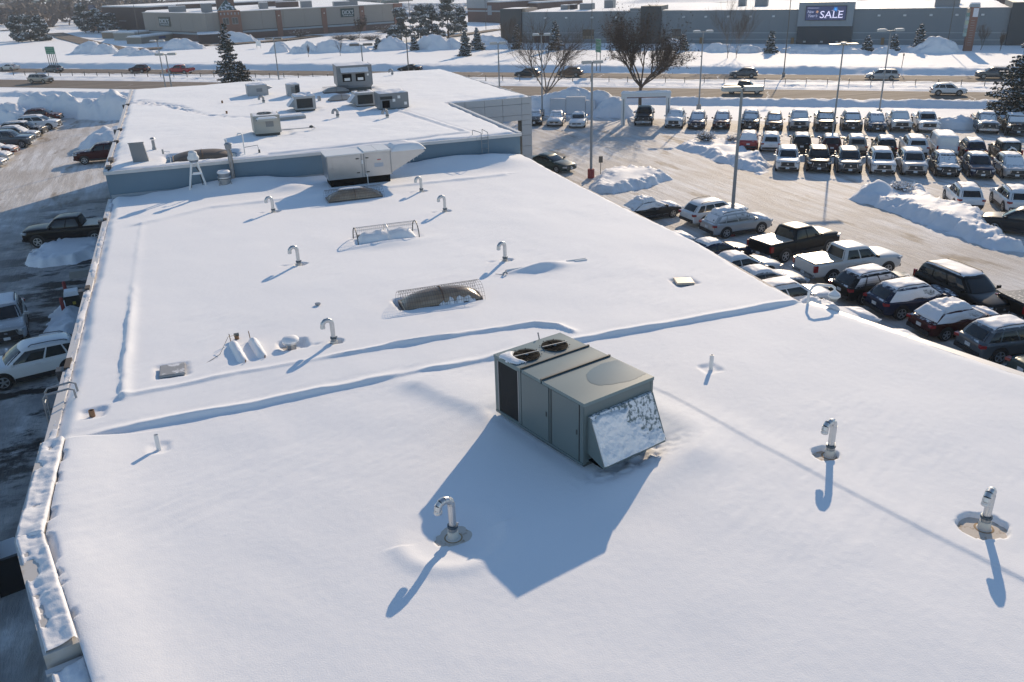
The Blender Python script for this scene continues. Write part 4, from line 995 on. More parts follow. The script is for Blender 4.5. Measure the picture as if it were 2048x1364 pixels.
# equipment at the step wall
t = thing('exhaust_hood_stand', 'white hooded ventilator raised on two splayed white legs against the step wall', 'ventilator', (-.15, 48.25, 6.1))
for sx in (-1, 1):
    mb = MB(); mb.tube([(sx * .50, -.25 if sx < 0 else .1, -.1), (sx * .10, 0, 1.75)], .055, 8); mb.build('leg', M_WHITEP, t)
mb = MB(); mb.tube([(-.28, .0, .95), (.28, .05, .95)], .03, 6); mb.build('brace', M_WHITEP, t)
mb = MB(); mb.tube([(-.38, .15, -.1), (-.24, .15, 1.1)], .03, 6); mb.build('dark_conduit', M_DKTRIM, t)
mb = MB(); mb.tube([(.30, .2, -.1), (.20, .2, 1.0), (.05, .2, 1.3)], .03, 6); mb.build('dark_conduit', M_DKTRIM, t)
mb = MB(); mb.lathe([(.16, 1.70), (.28, 1.72), (.30, 1.80), (.30, 1.86), (.24, 1.95), (.22, 2.10), (.12, 2.18), (.01, 2.2)], 18); mb.build('head', M_WHITEP, t, True, 40)
mb = MB(); mb.lathe([(.20, 1.60), (.26, 1.70), (.1, 1.7)], 16); mb.build('throat', M_GALVD, t, True)
mb = MB(); mb.box(.08, -.02, .98, .45, .14, .10); mb.build('snow', M_SNOWF, t)
t = thing('roof_ventilator', 'squat round drum ventilator topped with snow at the foot of the step wall', 'ventilator', (1.25, 48.2, 6.25))
mb = MB(); mb.lathe([(.30, -.2), (.30, .32), (.36, .34), (.36, .42), (.30, .44), (.29, .52), (.33, .72), (.31, .74)], 22); mb.build('drum', M_GALVD, t, True, 35)
mb = MB(); mb.lathe([(.25, .46), (.37, .48), (.37, .54), (.25, .55)], 22); mb.build('band', M_GALV, t, True, 35)
mb = MB(); mb.lathe([(.33, .73), (.35, .79), (.28, .86), (.01, .88)], 22); mb.build('snow_cap', M_SNOWF, t, True)
for sx in (-.3, 0, .3):
    mb = MB(); mb.box(sx, -.28, .02, .05, .05, .5); mb.build('leg', M_GALVD, t)
t = thing('chimney_flue', 'tall rust-streaked metal flue with a dark rain cap rising past the step wall', 'flue', (1.72, 48.75, 6.2))
mb = MB(); mb.lathe([(.105, -.2), (.105, 1.95)], 16); mb.build('pipe', mat('streaked_flue', (.34, .34, .34), rough=.4, metal=.4, scale=3, col2=(.20, .17, .15), thr=.6, soft=.12, stretch=(4, 4, .6)), t, True, 35)
mb = MB(); mb.lathe([(.12, 1.93), (.17, 1.95), (.18, 2.12), (.20, 2.14), (.20, 2.20), (.10, 2.27), (.01, 2.28)], 16); mb.build('rain_cap', M_GALVD, t, True, 35)
mb = MB(); mb.tube([(.12, .05, -.2), (.12, .05, 1.85)], .02, 5); mb.build('conduit', M_DKTRIM, t)
for z in (.8, 1.5):
    mb = MB(); mb.lathe([(.11, z), (.13, z + .005), (.13, z + .04), (.11, z + .045)], 16); mb.build('strap', M_GALVD, t)
t = thing('wall_ladder', 'bent pipe handrail of the ladder climbing the step wall, near its right end', 'ladder', (16.2, 49.35, 7.3))
mb = MB(); mb.tube([(-.22, .5, -.1), (-.22, .5, .42), (-.20, .42, .48), (.02, -.36, .42), (.04, -.40, .36), (.04, -.42, -1.1)], .022, 7); mb.build('rail', M_GALVD, t)
mb = MB(); mb.tube([(.40, .5, -.1), (.40, .5, .42), (.38, .42, .48), (.44, -.36, .42), (.46, -.40, .36), (.46, -.42, -1.1)], .022, 7); mb.build('rail', M_GALVD, t)
for k in range(4):
    mb = MB(); mb.tube([(.04, -.42, .1 - k * .32), (.46, -.42, .1 - k * .32)], .014, 5); mb.build('rung', M_GALVD, t)
t = thing('roof_ladder', 'grey bent pipe ladder hoop over the left roof edge', 'ladder', (-4.45, 23.85, 6.05))
for dy in (-.22, .22):
    mb = MB(); mb.tube([(.30, dy + .05, -.1), (.28, dy + .05, .30), (.16, dy + .04, .36), (-.42, dy, .30), (-.5, dy, .2), (-.52, dy, -1.4)], .03, 7); mb.build('rail', M_GALVD, t)
for k in range(5):
    mb = MB(); mb.tube([(-.52, -.22, .0 - k * .32), (-.52, .22, .0 - k * .32)], .016, 5); mb.build('rung', M_GALVD, t)

# arm camera/lamp at the right edge
t = thing('security_camera', 'white dome camera hanging from a bent white arm at the right roof edge', 'camera', (18.35, 21.35, 6.05))
mb = MB(); mb.tube([(0, 0, -.3), (-.02, 0, .42), (.10, -.03, .62), (.25, -.06, .68), (.70, -.22, .62), (.80, -.26, .55), (.81, -.27, .40)], .045, 8); mb.build('arm', M_WHITEP, t, True, 50)
mb = MB(); mb.lathe([(.03, .44), (.07, .40), (.10, .36), (.20, .31), (.21, .25), (.17, .22), (.16, .20)], 18, (.81, -.27, 0)); mb.build('housing', M_WHITEP, t, True, 40)
mb = MB(); mb.lathe([(.13, .20), (.125, .13), (.08, .07), (.01, .05)], 16, (.81, -.27, 0)); mb.build('dome', mat('smoked_dome', (.25, .26, .27), rough=.08), t, True)
mb = MB(); mb.lathe([(.03, .44), (.10, .42), (.19, .34), (.13, .39), (.05, .46), (.01, .47)], 16, (.81, -.27, 0)); mb.build('snow_cap', M_SNOWF, t, True)
pile('small snow clump on the roof corner below the camera arm', (18.75, 21.75), .45, .28, .22, 0, 61, z0=5.98, lump=.15, res=26)

# ---- units on the showroom roof
M_TANU = mat('tan_unit_paint', (.42, .41, .37), rough=.5, var=.06)
M_GREYU = mat('slate_unit_paint', (.20, .215, .23), rough=.45, var=.06)
M_BEIGEU = mat('dusty_white_unit_paint', (.40, .40, .40), rough=.5, var=.1, dust=.35)
def ac_unit(label, c, rz, sx, sy, h, body, front='coil', fan=True, hood=None, z=7.42, legs=False, snow=.12, base=0.1, feet=None):
    t = thing('rooftop_unit', label, 'rooftop unit', (c[0], c[1], z), rz)
    mb = MB(); mb.box(0, 0, base + h / 2, sx, sy, h); mb.build('cabinet', body, t)
    mb = MB(); mb.box(0, 0, base / 2 - .1, sx * .92, sy * .92, base + .2); mb.build('curb', M_DKTRIM, t)
    mb = MB(); mb.box(0, 0, base + h + .02, sx + .05, sy + .05, .04); mb.build('top_panel', body, t)
    for a in (-1, 1):
        for b in (-1, 1):
            mb = MB(); mb.box(a * sx / 2, b * sy / 2, base + h / 2, .05, .05, h - .02); mb.build('corner_post', body, t)
    if front == 'coil':
        mb = MB(); mb.box(-sx * .02, -sy / 2 - .004, base + h * .5, sx * .78, .02, h * .74); c_ = mb.build('coil', M_COIL, t)
        for k in range(9):
            s = MB(); s.box(-sx * .02, -sy / 2 - .018, base + h * .17 + k * h * .083, sx * .78, .014, .012); s.build('louvre', M_DKTRIM, c_)
    elif front == 'panel':
        mb = MB(); mb.box(0, -sy / 2 - .006, base + h * .48, sx * .84, .02, h * .78); d = mb.build('access_panel', body, t)
        k = MB(); k.box(sx * .1, -sy / 2 - .022, base + h * .55, sx * .3, .015, h * .35); k.build('filter_door', M_GREYU, d)
    elif front == 'twin':
        for s_ in (-.22, .16):
            mb = MB(); mb.box(s_ * sx, -sy / 2 - .006, base + h * .42, sx * .26, .03, h * .42); d = mb.build('opening', M_BLACK, t)
            k = MB(); k.box(s_ * sx, -sy / 2 - .03, base + h * .33, sx * .16, .02, h * .14); k.build('damper', M_WHITEP, d)
        for q, zz in ((.30, .72), (.38, .52)):
            mb = MB(); mb.box(q * sx, -sy / 2 - .01, base + h * zz, .16, .015, .16); mb.build('label_plate', M_WHITEP, t)
    elif front == 'louvre':
        mb = MB(); mb.box(-sx * .26, -sy / 2 - .006, base + h * .74, sx * .42, .02, h * .2); d = mb.build('vent_grille', M_COIL, t)
        for k in range(10):
            s = MB(); s.box(-sx * .45 + k * sx * .042, -sy / 2 - .02, base + h * .74, .02, .015, h * .19); s.build('louvre', M_DKTRIM, d)
        mb = MB(); mb.box(-sx * .28, -sy / 2 - .006, base + h * .32, sx * .26, .02, h * .5); mb.build('opening', M_BLACK, t)
        for q, zz in ((.0, .55), (.18, .75), (.40, .3)):
            mb = MB(); mb.box(q * sx, -sy / 2 - .01, base + h * zz, .2, .015, .2); mb.build('label_plate', M_WHITEP, t)
    elif front == 'slats':
        mb = MB(); mb.box(sx * .32, -sy / 2 - .004, base + h * .5, sx * .36, .02, h * .9); c_ = mb.build('coil', M_COIL, t)
        for k in range(8):
            s = MB(); s.box(sx * .05, -sy / 2 - .02, base + h * .1 + k * h * .1, sx * .5, .03, .035); s.build('louvre', M_DKTRIM, c_)
    if fan:
        mb = MB(); mb.lathe([(sx * .28, base + h + .04), (sx * .28, base + h + .10), (sx * .25, base + h + .105), (sx * .25, base + h + .05), (.001, base + h + .05)], 20, (-.02, sy * .12, 0)); fo = mb.build('fan', M_DKTRIM, t)
        b = MB()
        for k in range(3): b.box(-.02, sy * .12, base + h + .085, sx * .5, .05, .01, rz=k * 1.05)
        b.build('blade', M_GALVD, fo)
    if hood:
        sd = hood; w = sy * .8; hh = h * .6
        g = MB()
        if sd == 'left':
            g.add([(-sx / 2, -w / 2, base + h * .85), (-sx / 2, w / 2, base + h * .85), (-sx / 2 - .5, -w / 2, base + h * .28), (-sx / 2 - .5, w / 2, base + h * .28), (-sx / 2, -w / 2, base + h * .2), (-sx / 2, w / 2, base + h * .2)], [(0, 1, 3, 2), (0, 2, 4), (1, 5, 3), (2, 3, 5, 4)])
        elif sd == 'right':
            g.add([(sx / 2, -w / 2, base + h * .95), (sx / 2, w / 2, base + h * .95), (sx / 2 + .5, -w / 2, base + h * .7), (sx / 2 + .5, w / 2, base + h * .7), (sx / 2, -w / 2, base + h * .5), (sx / 2, w / 2, base + h * .5)], [(0, 2, 3, 1), (0, 4, 2), (1, 3, 5), (2, 4, 5, 3)])
        else:
            w = sx * .78
            g.add([(-w / 2, -sy / 2, base + h * .92), (w / 2, -sy / 2, base + h * .92), (-w / 2, -sy / 2 - .42, base + h * .70), (w / 2, -sy / 2 - .42, base + h * .70), (-w / 2, -sy / 2, base + h * .60), (w / 2, -sy / 2, base + h * .60)], [(0, 2, 3, 1), (0, 4, 2), (1, 3, 5), (2, 4, 5, 3)])
        hd = g.build('hood', mat('frosted_hood', (.35, .37, .39), rough=.5, dust=.9, dscale=3, dmin=.2), t)
    if snow:
        U, V = np.meshgrid(np.linspace(0, 1, 24), np.linspace(0, 1, 24))
        f = np.clip(np.minimum(np.minimum(U * 9, (1 - U) * 9), np.minimum(V * 9, (1 - V) * 9)), 0, 1) ** .6 * np.clip(.75 + .5 * fbm(U * 3 + c[0], V * 3, 5, 3), 0, 1.3)
        if fan: f = f * sstep(sx * .26, sx * .36, np.hypot((U - .5) * sx + .02, (V - .5) * sy - sy * .12))
        link('top_snow', grid_mesh('top_snow', (U - .5) * sx, (V - .5) * sy, base + h + .03 + snow * f), M_SNOWF, t, True)
    if legs:
        mb = MB(); mb.tube([(sx / 2 + .05, -sy / 2, -.1), (sx / 2 + .05, -sy / 2, base + h * .7)], .04, 6); mb.build('pipe', M_GALVD, t)
    return t
t = ac_unit('tan condensing unit with round top fan and snowy front ledge, nearest on the showroom roof', (4.55, 57.45), 0.0, 1.62, 1.5, 1.06, M_TANU, 'panel', True, None, 7.42, snow=.04)
mb = MB(); mb.box(0, -.95, .98, 1.35, .36, .16, top=.8); mb.build('ledge', M_TANU, t); mb = MB(); mb.box(0, -.97, 1.10, 1.32, .40, .10, top=.75); mb.build('ledge_snow', M_SNOWF, t)
t = ac_unit('white-framed unit with a big dark coil, in the middle of the showroom roof', (8.25, 66.9), 0.0, 1.5, 1.6, .92, M_BEIGEU, 'coil', False, 'left', snow=.16)
t = ac_unit('frosted white box unit at the far left of the showroom roof', (5.75, 77.4), 0.0, 1.6, 1.5, .82, M_BEIGEU, 'panel', False, 'right', snow=.1, legs=True)
t = ac_unit('upright slatted condenser, half white and half dark, beside the frosted white unit', (8.5, 75.1), 0.0, 1.0, .9, .9, M_BEIGEU, 'slats', False, None, snow=.08)
t = ac_unit('tallest slate-grey rooftop unit with a snow-topped hood, at the far side of the showroom roof', (14.0, 77.2), -0.05, 3.0, 2.4, 1.62, M_GREYU, 'twin', False, 'front', snow=.10, base=.46)
mb = MB(); mb.add([(-1.5, -1.2, .46), (1.5, -1.2, .46), (1.5, 1.2, .46), (-1.5, 1.2, .46), (-1.2, -1.0, .05), (1.2, -1.0, .05), (1.2, 1.0, .05), (-1.2, 1.0, .05)], [(0, 1, 5, 4), (1, 2, 6, 5), (2, 3, 7, 6), (3, 0, 4, 7)]); mb.build('curb_adapter', M_GREYU, t)
t = ac_unit('dark-coiled half of the twin-cabinet pair, with a snowy side hood', (12.75, 66.6), 0.0, 1.5, 1.5, .90, M_BEIGEU, 'coil', True, 'left', snow=.08)
t = ac_unit('slate-grey cabinet with white labels, right half of the twin-cabinet pair', (14.30, 63.95), 0.0, 2.15, 1.6, 1.06, M_GREYU, 'louvre', False, None, snow=.12)
t = thing('roof_duct', 'low flat snow-covered duct running behind the tan condensing unit', 'duct', (6.7, 62.4, 7.4), .05)
mb = MB(); mb.box(0, 0, .14, 1.9, 1.0, .3); mb.build('duct', M_GALVD, t); mb = MB(); mb.box(0, 0.02, .33, 1.85, 1.0, .12, top=.85); mb.build('snow', M_SNOWF, t)
t = thing('gas_pipe', 'thin gas pipe with a dark regulator right of the tan condensing unit', 'gas pipe', (0, 0, 7.42))
mb = MB(); mb.tube([(5.4, 56.8, .22), (7.5, 56.8, .22), (7.6, 57.3, .1)], .025, 6); mb.build('pipe', M_GALVD, t); mb = MB(); mb.lathe([(.01, .18), (.14, .22), (.14, .30), (.05, .36)], 12, (7.3, 56.8, 0)); mb.build('regulator', M_DKTRIM, t)
t = thing('sheet_metal_duct', 'upright grey sheet-metal box duct near the left corner of the showroom roof', 'duct', (-2.9, 51.3, 7.4))
mb = MB(); mb.add([(-.36, -.3, -.05), (.44, -.3, -.05), (.44, .3, -.05), (-.36, .3, -.05), (-.44, -.3, 1.08), (.30, -.3, 1.08), (.30, .3, .98), (-.44, .3, .98)], [(3, 2, 1, 0), (4, 5, 6, 7), (0, 1, 5, 4), (1, 2, 6, 5), (2, 3, 7, 6), (3, 0, 4, 7)]); mb.build('body', M_GREYU, t)
mb = MB(); mb.box(-.07, 0, 1.06, .80, .66, .05, rx=-.16); mb.build('lid', M_GREYU, t)
t = thing('chimney_flue', 'small capped grey flue behind the sheet-metal box duct', 'flue', (-2.22, 54.5, 7.4))
mb = MB(); mb.lathe([(.12, -.1), (.12, .2), (.09, .22), (.085, .62)], 14); mb.build('pipe', M_GALVD, t, True, 35); mb = MB(); mb.lathe([(.16, .70), (.10, .78), (.01, .8)], 14); mb.build('rain_cap', M_GALVD, t, True, 35)
for k in range(3):
    w = k * 2.1; mb = MB(); mb.box(.08 * math.cos(w), .08 * math.sin(w), .66, .015, .015, .1); mb.build('strut', M_DKTRIM, t)
t = thing('gas_piping', 'white hooked gas vent pipe with a valve branch behind the flue', 'gas pipe', (2.62, 50.4, 7.4))
mb = MB(); mb.tube([(0, 0, -.1), (0, 0, 1.15), (-.06, 0, 1.24), (-.22, 0, 1.24), (-.28, 0, 1.12)], .035, 8); mb.build('vent', M_WHITEP, t, True); mb = MB(); mb.tube([(0, 0, .45), (.75, .1, .5), (.8, .1, .1)], .02, 6); mb.build('branch', M_GALVD, t); mb = MB(); mb.box(.8, .1, .15, .1, .12, .18); mb.build('valve', M_DKTRIM, t)
t = thing('vent_stub', 'short white vent pipe standing left of the hooked gas vent', 'vent stub', (1.72, 51.2, 7.4))
mb = MB(); mb.lathe([(.055, -.1), (.055, .75), (.06, .76), (.06, .86)], 10); mb.build('pipe', M_WHITEP, t)
t = thing('gas_piping', 'thin bent pipes in front of the brown dome skylight', 'gas pipe', (-1.35, 50.1, 7.4))
mb = MB(); mb.tube([(0, 0, -.1), (.03, 0, .3), (-.05, .1, .45), (.05, .15, .6), (-.3, .2, .62)], .02, 6); mb.build('pipe', M_WHITEP, t); mb = MB(); mb.lathe([(.05, .5), (.05, .75)], 8, (-.3, .2, 0)); mb.build('cap', M_GALVD, t)

# ================================================================ VEHICLES
M_GLASS = mat('car_glass', (0.012, 0.016, 0.018), rough=0.06, var=.02, spec=.6)
M_GLASSF = mat('frosted_car_glass', (0.02, 0.026, 0.03), rough=0.10, var=.02, spec=.5, dust=.78, dscale=2.6, dmin=.12)
M_GLASSFF = mat('snowed_car_glass', (0.02, 0.026, 0.03), rough=0.12, var=.02, spec=.5, dust=1.05, dscale=2.2, dmin=.1)
M_TYRE = mat('tyre_rubber', (0.012, 0.012, 0.013), rough=.8)
M_RIM = mat('alloy_rim', (0.42, 0.43, 0.44), rough=.35, metal=.7)
M_TRIM = mat('black_plastic_trim', (0.014, 0.014, 0.016), rough=.5)
M_CHROME = mat('chrome_trim', (0.6, 0.61, 0.62), rough=.2, metal=.9)
M_HEAD = mat('headlight_glass', (0.42, 0.45, 0.48), rough=.1, spec=.7)
M_TAIL = mat('taillight_red', (0.28, 0.012, 0.015), rough=.15, spec=.6)
M_AMBER = mat('amber_lens', (0.5, 0.16, 0.02), rough=.15)
M_PLATE = mat('number_plate', (0.62, 0.64, 0.66), rough=.4)
PAINT = {'white': (.72, .725, .73), 'pearl': (.66, .65, .62), 'silver': (.40, .405, .41), 'champagne': (.36, .325, .275), 'black': (.004, .0045, .005), 'charcoal': (.022, .025, .028), 'slate': (.085, .10, .115),
         'navy': (.012, .022, .055), 'blue': (.03, .06, .10), 'maroon': (.07, .008, .012), 'red': (.34, .012, .016), 'darkred': (.05, .006, .008), 'brown': (.10, .07, .055), 'tan': (.34, .29, .21), 'green': (.05, .075, .07), 'grey': (.16, .17, .18)}
def paint(c, d):
    dark = sum(PAINT[c]) < .3
    return mat('paint_%s_%d' % (c, int(d * 100)), PAINT[c], rough=.32, metal=0.0 if c in ('white', 'black', 'red', 'pearl') else .25, var=.02, coat=.15 if dark else .45, spec=.18 if dark else .4, dust=d, dscale=3.2, dmin=.55)

# L, W, H, ground clearance, bonnet nose z, bonnet rear z, belt z, xw0, xw1, xr1, xr0, wheel radius, wheelbase, front axle x, side windows (s0,s1)
KINDS_ = {
 'suv':      dict(L=4.65, W=1.86, H=1.70, zb=.24, zn=.93, zh=1.04, belt=1.04, xw0=1.16, xw1=.36, xr1=-1.74, xr0=-2.18, r=.38, wb=2.72, xf=1.36, win=((.03, .20), (.23, .52), (.55, .97)), rails=True),
 'large_suv':dict(L=5.05, W=2.00, H=1.80, zb=.26, zn=1.06, zh=1.16, belt=1.16, xw0=1.34, xw1=.56, xr1=-2.02, xr0=-2.36, r=.40, wb=2.92, xf=1.52, win=((.02, .25), (.28, .58), (.61, .97)), rails=True),
 'long_suv': dict(L=5.45, W=2.00, H=1.88, zb=.28, zn=1.02, zh=1.13, belt=1.18, xw0=1.35, xw1=.62, xr1=-2.42, xr0=-2.62, r=.39, wb=3.25, xf=1.70, win=((.02, .31), (.34, .62), (.65, .97)), rails=True),
 'sedan':    dict(L=4.80, W=1.84, H=1.45, zb=.20, zn=.72, zh=.92, belt=.93, xw0=1.10, xw1=.22, xr1=-1.10, xr0=-1.82, r=.33, wb=2.78, xf=1.42, win=((.10, .48), (.51, .95)), rails=False, deck=.98),
 'hatch':    dict(L=4.35, W=1.80, H=1.50, zb=.20, zn=.74, zh=.93, belt=.95, xw0=1.12, xw1=.28, xr1=-1.45, xr0=-1.98, r=.33, wb=2.65, xf=1.34, win=((.06, .22), (.25, .54), (.57, .96)), rails=False),
 'pickup':   dict(L=5.85, W=2.03, H=1.92, zb=.34, zn=1.17, zh=1.26, belt=1.26, xw0=1.38, xw1=.82, xr1=-.80, xr0=-.98, r=.42, wb=3.68, xf=1.98, win=((.05, .44), (.48, .96)), rails=False, bed=True),
 'minivan':  dict(L=5.10, W=1.98, H=1.74, zb=.20, zn=.80, zh=1.00, belt=1.02, xw0=1.62, xw1=.72, xr1=-2.20, xr0=-2.42, r=.35, wb=3.00, xf=1.62, win=((.02, .28), (.31, .62), (.65, .97)), rails=True),
 'van':      dict(L=5.60, W=2.00, H=2.08, zb=.26, zn=.92, zh=1.16, belt=1.18, xw0=1.86, xw1=1.18, xr1=-2.64, xr0=-2.72, r=.37, wb=3.40, xf=1.85, win=((.80, .97),), rails=False),
 'jeep':     dict(L=4.25, W=1.86, H=1.84, zb=.36, zn=1.06, zh=1.12, belt=1.14, xw0=.72, xw1=.50, xr1=-1.86, xr0=-1.98, r=.41, wb=2.95, xf=1.40, win=((.03, .33), (.37, .64), (.68, .97)), rails=False, boxy=True),
}
MESH = {}
def body_stations(k):
    L2 = k['L'] / 2; hw = k['W'] / 2; zb, zn, zh, belt = k['zb'], k['zn'], k['zh'], k['belt']
    box = k.get('boxy'); bed = k.get('bed')
    e = .92 if (box or bed) else .80
    st_ = [(L2, hw * e, zb + .16, zn - .16, zn - .06), (L2 - .07, hw * (e + .08), zb + .08, zn - .05, zn + .01), (L2 - .28, hw * .985, zb, zn - .01, zn + .055),
           ((L2 + k['xw0']) / 2, hw, zb, (zn + zh) / 2 - .02, (zn + zh) / 2 + .06), (k['xw0'] + .05, hw, zb, belt - .01, zh + .03), (k['xw0'] - .25, hw, zb, belt, belt + .02)]
    if bed:
        st_ += [(k['xr0'] - .02, hw, zb, belt, belt + .02), (k['xr0'] - .05, hw, zb + .06, belt - .02, belt - .015), (-L2 + .16, hw, zb + .06, belt - .02, belt - .015), (-L2 + .03, hw * .99, zb + .14, belt - .02, belt - .015), (-L2, hw * .97, zb + .24, belt - .06, belt - .05)]
    elif 'deck' in k:
        d = k['deck']
        st_ += [(k['xr0'] + .4, hw, zb, belt + .01, belt + .03), (k['xr0'] - .04, hw * .99, zb, d - .02, d + .03), (-L2 + .16, hw * .95, zb + .04, d - .06, d + .02), (-L2 + .03, hw * .86, zb + .10, d - .14, d - .03), (-L2, hw * .80, zb + .18, d - .24, d - .14)]
    else:
        st_ += [(0, hw, zb, belt, belt + .02), (k['xr0'] + .5, hw, zb, belt + .01, belt + .03), (-L2 + .20, hw * .985, zb + .02, belt, belt + .02), (-L2 + .04, hw * (.95 if box else .91), zb + .08, belt - .05, belt - .03), (-L2, hw * (.92 if box else .86), zb + .16, belt - .16, belt - .12)]
    return st_
def ring_of(s):
    x, hw, z0, zB, zT = s; m = z0 + .42 * (zB - z0)
    half = [(.0, z0), (hw * .88, z0), (hw * .965, z0 + .09), (hw, m), (hw * .985, zB - .10), (hw * .945, zB), (hw * .62, zT), (0, zT + .012)]
    return [(x, y, z) for y, z in half] + [(x, -y, z) for y, z in half[-2:0:-1]]
def top_z(k, x, y):
    S = body_stations(k); xs = [s[0] for s in S][::-1]
    zb_ = np.interp(x, xs, [s[3] for s in S][::-1]); zt_ = np.interp(x, xs, [s[4] for s in S][::-1]); w = np.interp(x, xs, [s[1] for s in S][::-1])
    f = np.clip(np.abs(y) / w, 0, 1)
    return np.where(f > .62, zt_ + (zb_ - zt_) * (f - .62) / .325, zt_ + .012 * (1 - f / .62))
def cab_rings(k):
    hw = k['W'] / 2; yb = hw * .945; box = k.get('boxy') or k is KINDS_['van']; yt = hw * (.88 if box else .78); c = .09
    zt = k['H'] - .10; b = k['belt'] - .02
    def rg(xf, xr, y, z, bow):
        return [(xr, -y + c * 1.3, z), (xr + c, -y, z), (xf - c * 1.3, -y, z), (xf, -y + c * 1.1, z), (xf + bow, 0, z), (xf, y - c * 1.1, z), (xf - c * 1.3, y, z), (xr + c, y, z), (xr, y - c * 1.3, z), (xr - bow * .4, 0, z)]
    mid = lambda f, z, e: rg(k['xw0'] + (k['xw1'] - k['xw0']) * f, k['xr0'] + (k['xr1'] - k['xr0']) * f, yb + (yt - yb) * f + e, z, .10)
    T_ = [rg(k['xw0'], k['xr0'], yb, b, .10), rg(k['xw1'], k['xr1'], yt, zt, .08), rg(k['xw1'] - .10, k['xr1'] + .06, yt - .05, k['H'] - .045, .06), rg(k['xw1'] - .26, k['xr1'] + .2, yt - .20, k['H'] - .012, .04), rg(k['xw1'] - .6, k['xr1'] + .5, yt - .45, k['H'] + .004, .0)]
    drop_ = 0.0 if (box or k.get('bed')) else .11
    xm = k['xw1'] - .9; xe = k['xr1']
    for q in (1, 2, 3, 4):
        T_[q] = [(x, y, z - drop_ * max(0.0, (xm - x) / (xm - xe)) ** 2 - .05 * max(0.0, (x - xm) / .9) ** 2) for x, y, z in T_[q]]
    return T_, [rg(k['xw0'] + .03, k['xr0'] - .02, yb, b - .16, .10), mid(.5, (b + zt) / 2, .012)]
def loft(rings, caps=(True, True)):
    mb = MB(); n = len(rings[0]); vs = [p for r in rings for p in r]; fs = []
    for i in range(len(rings) - 1):
        for j in range(n): fs.append((i * n + j, (i + 1) * n + j, (i + 1) * n + (j + 1) % n, i * n + (j + 1) % n))
    if caps[0]: fs.append(tuple(range(n)))
    if caps[1]: fs.append(tuple((len(rings) - 1) * n + j for j in range(n))[::-1])
    mb.add(vs, fs); return mb
def lerp3(a, b, t): return tuple(a[i] + (b[i] - a[i]) * t for i in range(3))
from mathutils.bvhtree import BVHTree
def subdiv(mb, lv=1):
    me = mb.mesh('cage'); o = bpy.data.objects.new('cage', me); COL.objects.link(o)
    md = o.modifiers.new('s', 'SUBSURF'); md.levels = lv; md.render_levels = lv
    dg = bpy.context.evaluated_depsgraph_get(); dg.update()
    r = bpy.data.meshes.new_from_object(o.evaluated_get(dg)); bpy.data.objects.remove(o); bpy.data.meshes.remove(me)
    return r
def bvh_of(me): return BVHTree.FromPolygons([v.co.copy() for v in me.vertices], [tuple(p.vertices) for p in me.polygons])
def pane(corner_cols, t0, t1, off, bvh, nu=5, nv=4):
    """glass wrapped onto the cabin surface and a touch proud of it: columns are (bottom point, top point)"""
    m = len(corner_cols) - 1; N = nu * m
    front = []; back = []
    for j in range(nv + 1):
        t = t0 + (t1 - t0) * j / nv
        for i in range(N + 1):
            q = min(i // nu, m - 1); f = i / nu - q
            a = Vector(lerp3(corner_cols[q][0], corner_cols[q][1], t)); b = Vector(lerp3(corner_cols[q + 1][0], corner_cols[q + 1][1], t))
            p = a.lerp(b, f); loc, nrm, _, _ = bvh.find_nearest(p)
            if nrm.dot(p - Vector((0, 0, 1.2))) < 0: nrm = -nrm
            front.append(tuple(loc + nrm * off)); back.append(tuple(loc - nrm * .004))
    n = len(front); fs = []
    for j in range(nv):
        for i in range(N):
            a = j * (N + 1) + i; fs.append((a, a + 1, a + N + 2, a + N + 1))
    ring = [i for i in range(N + 1)] + [j * (N + 1) + N for j in range(1, nv + 1)] + [nv * (N + 1) + i for i in range(N - 1, -1, -1)] + [j * (N + 1) for j in range(nv - 1, 0, -1)]
    for k in range(len(ring)): fs.append((ring[k], ring[k] + n, ring[(k + 1) % len(ring)] + n, ring[(k + 1) % len(ring)]))
    return MB().add(front + back, fs)

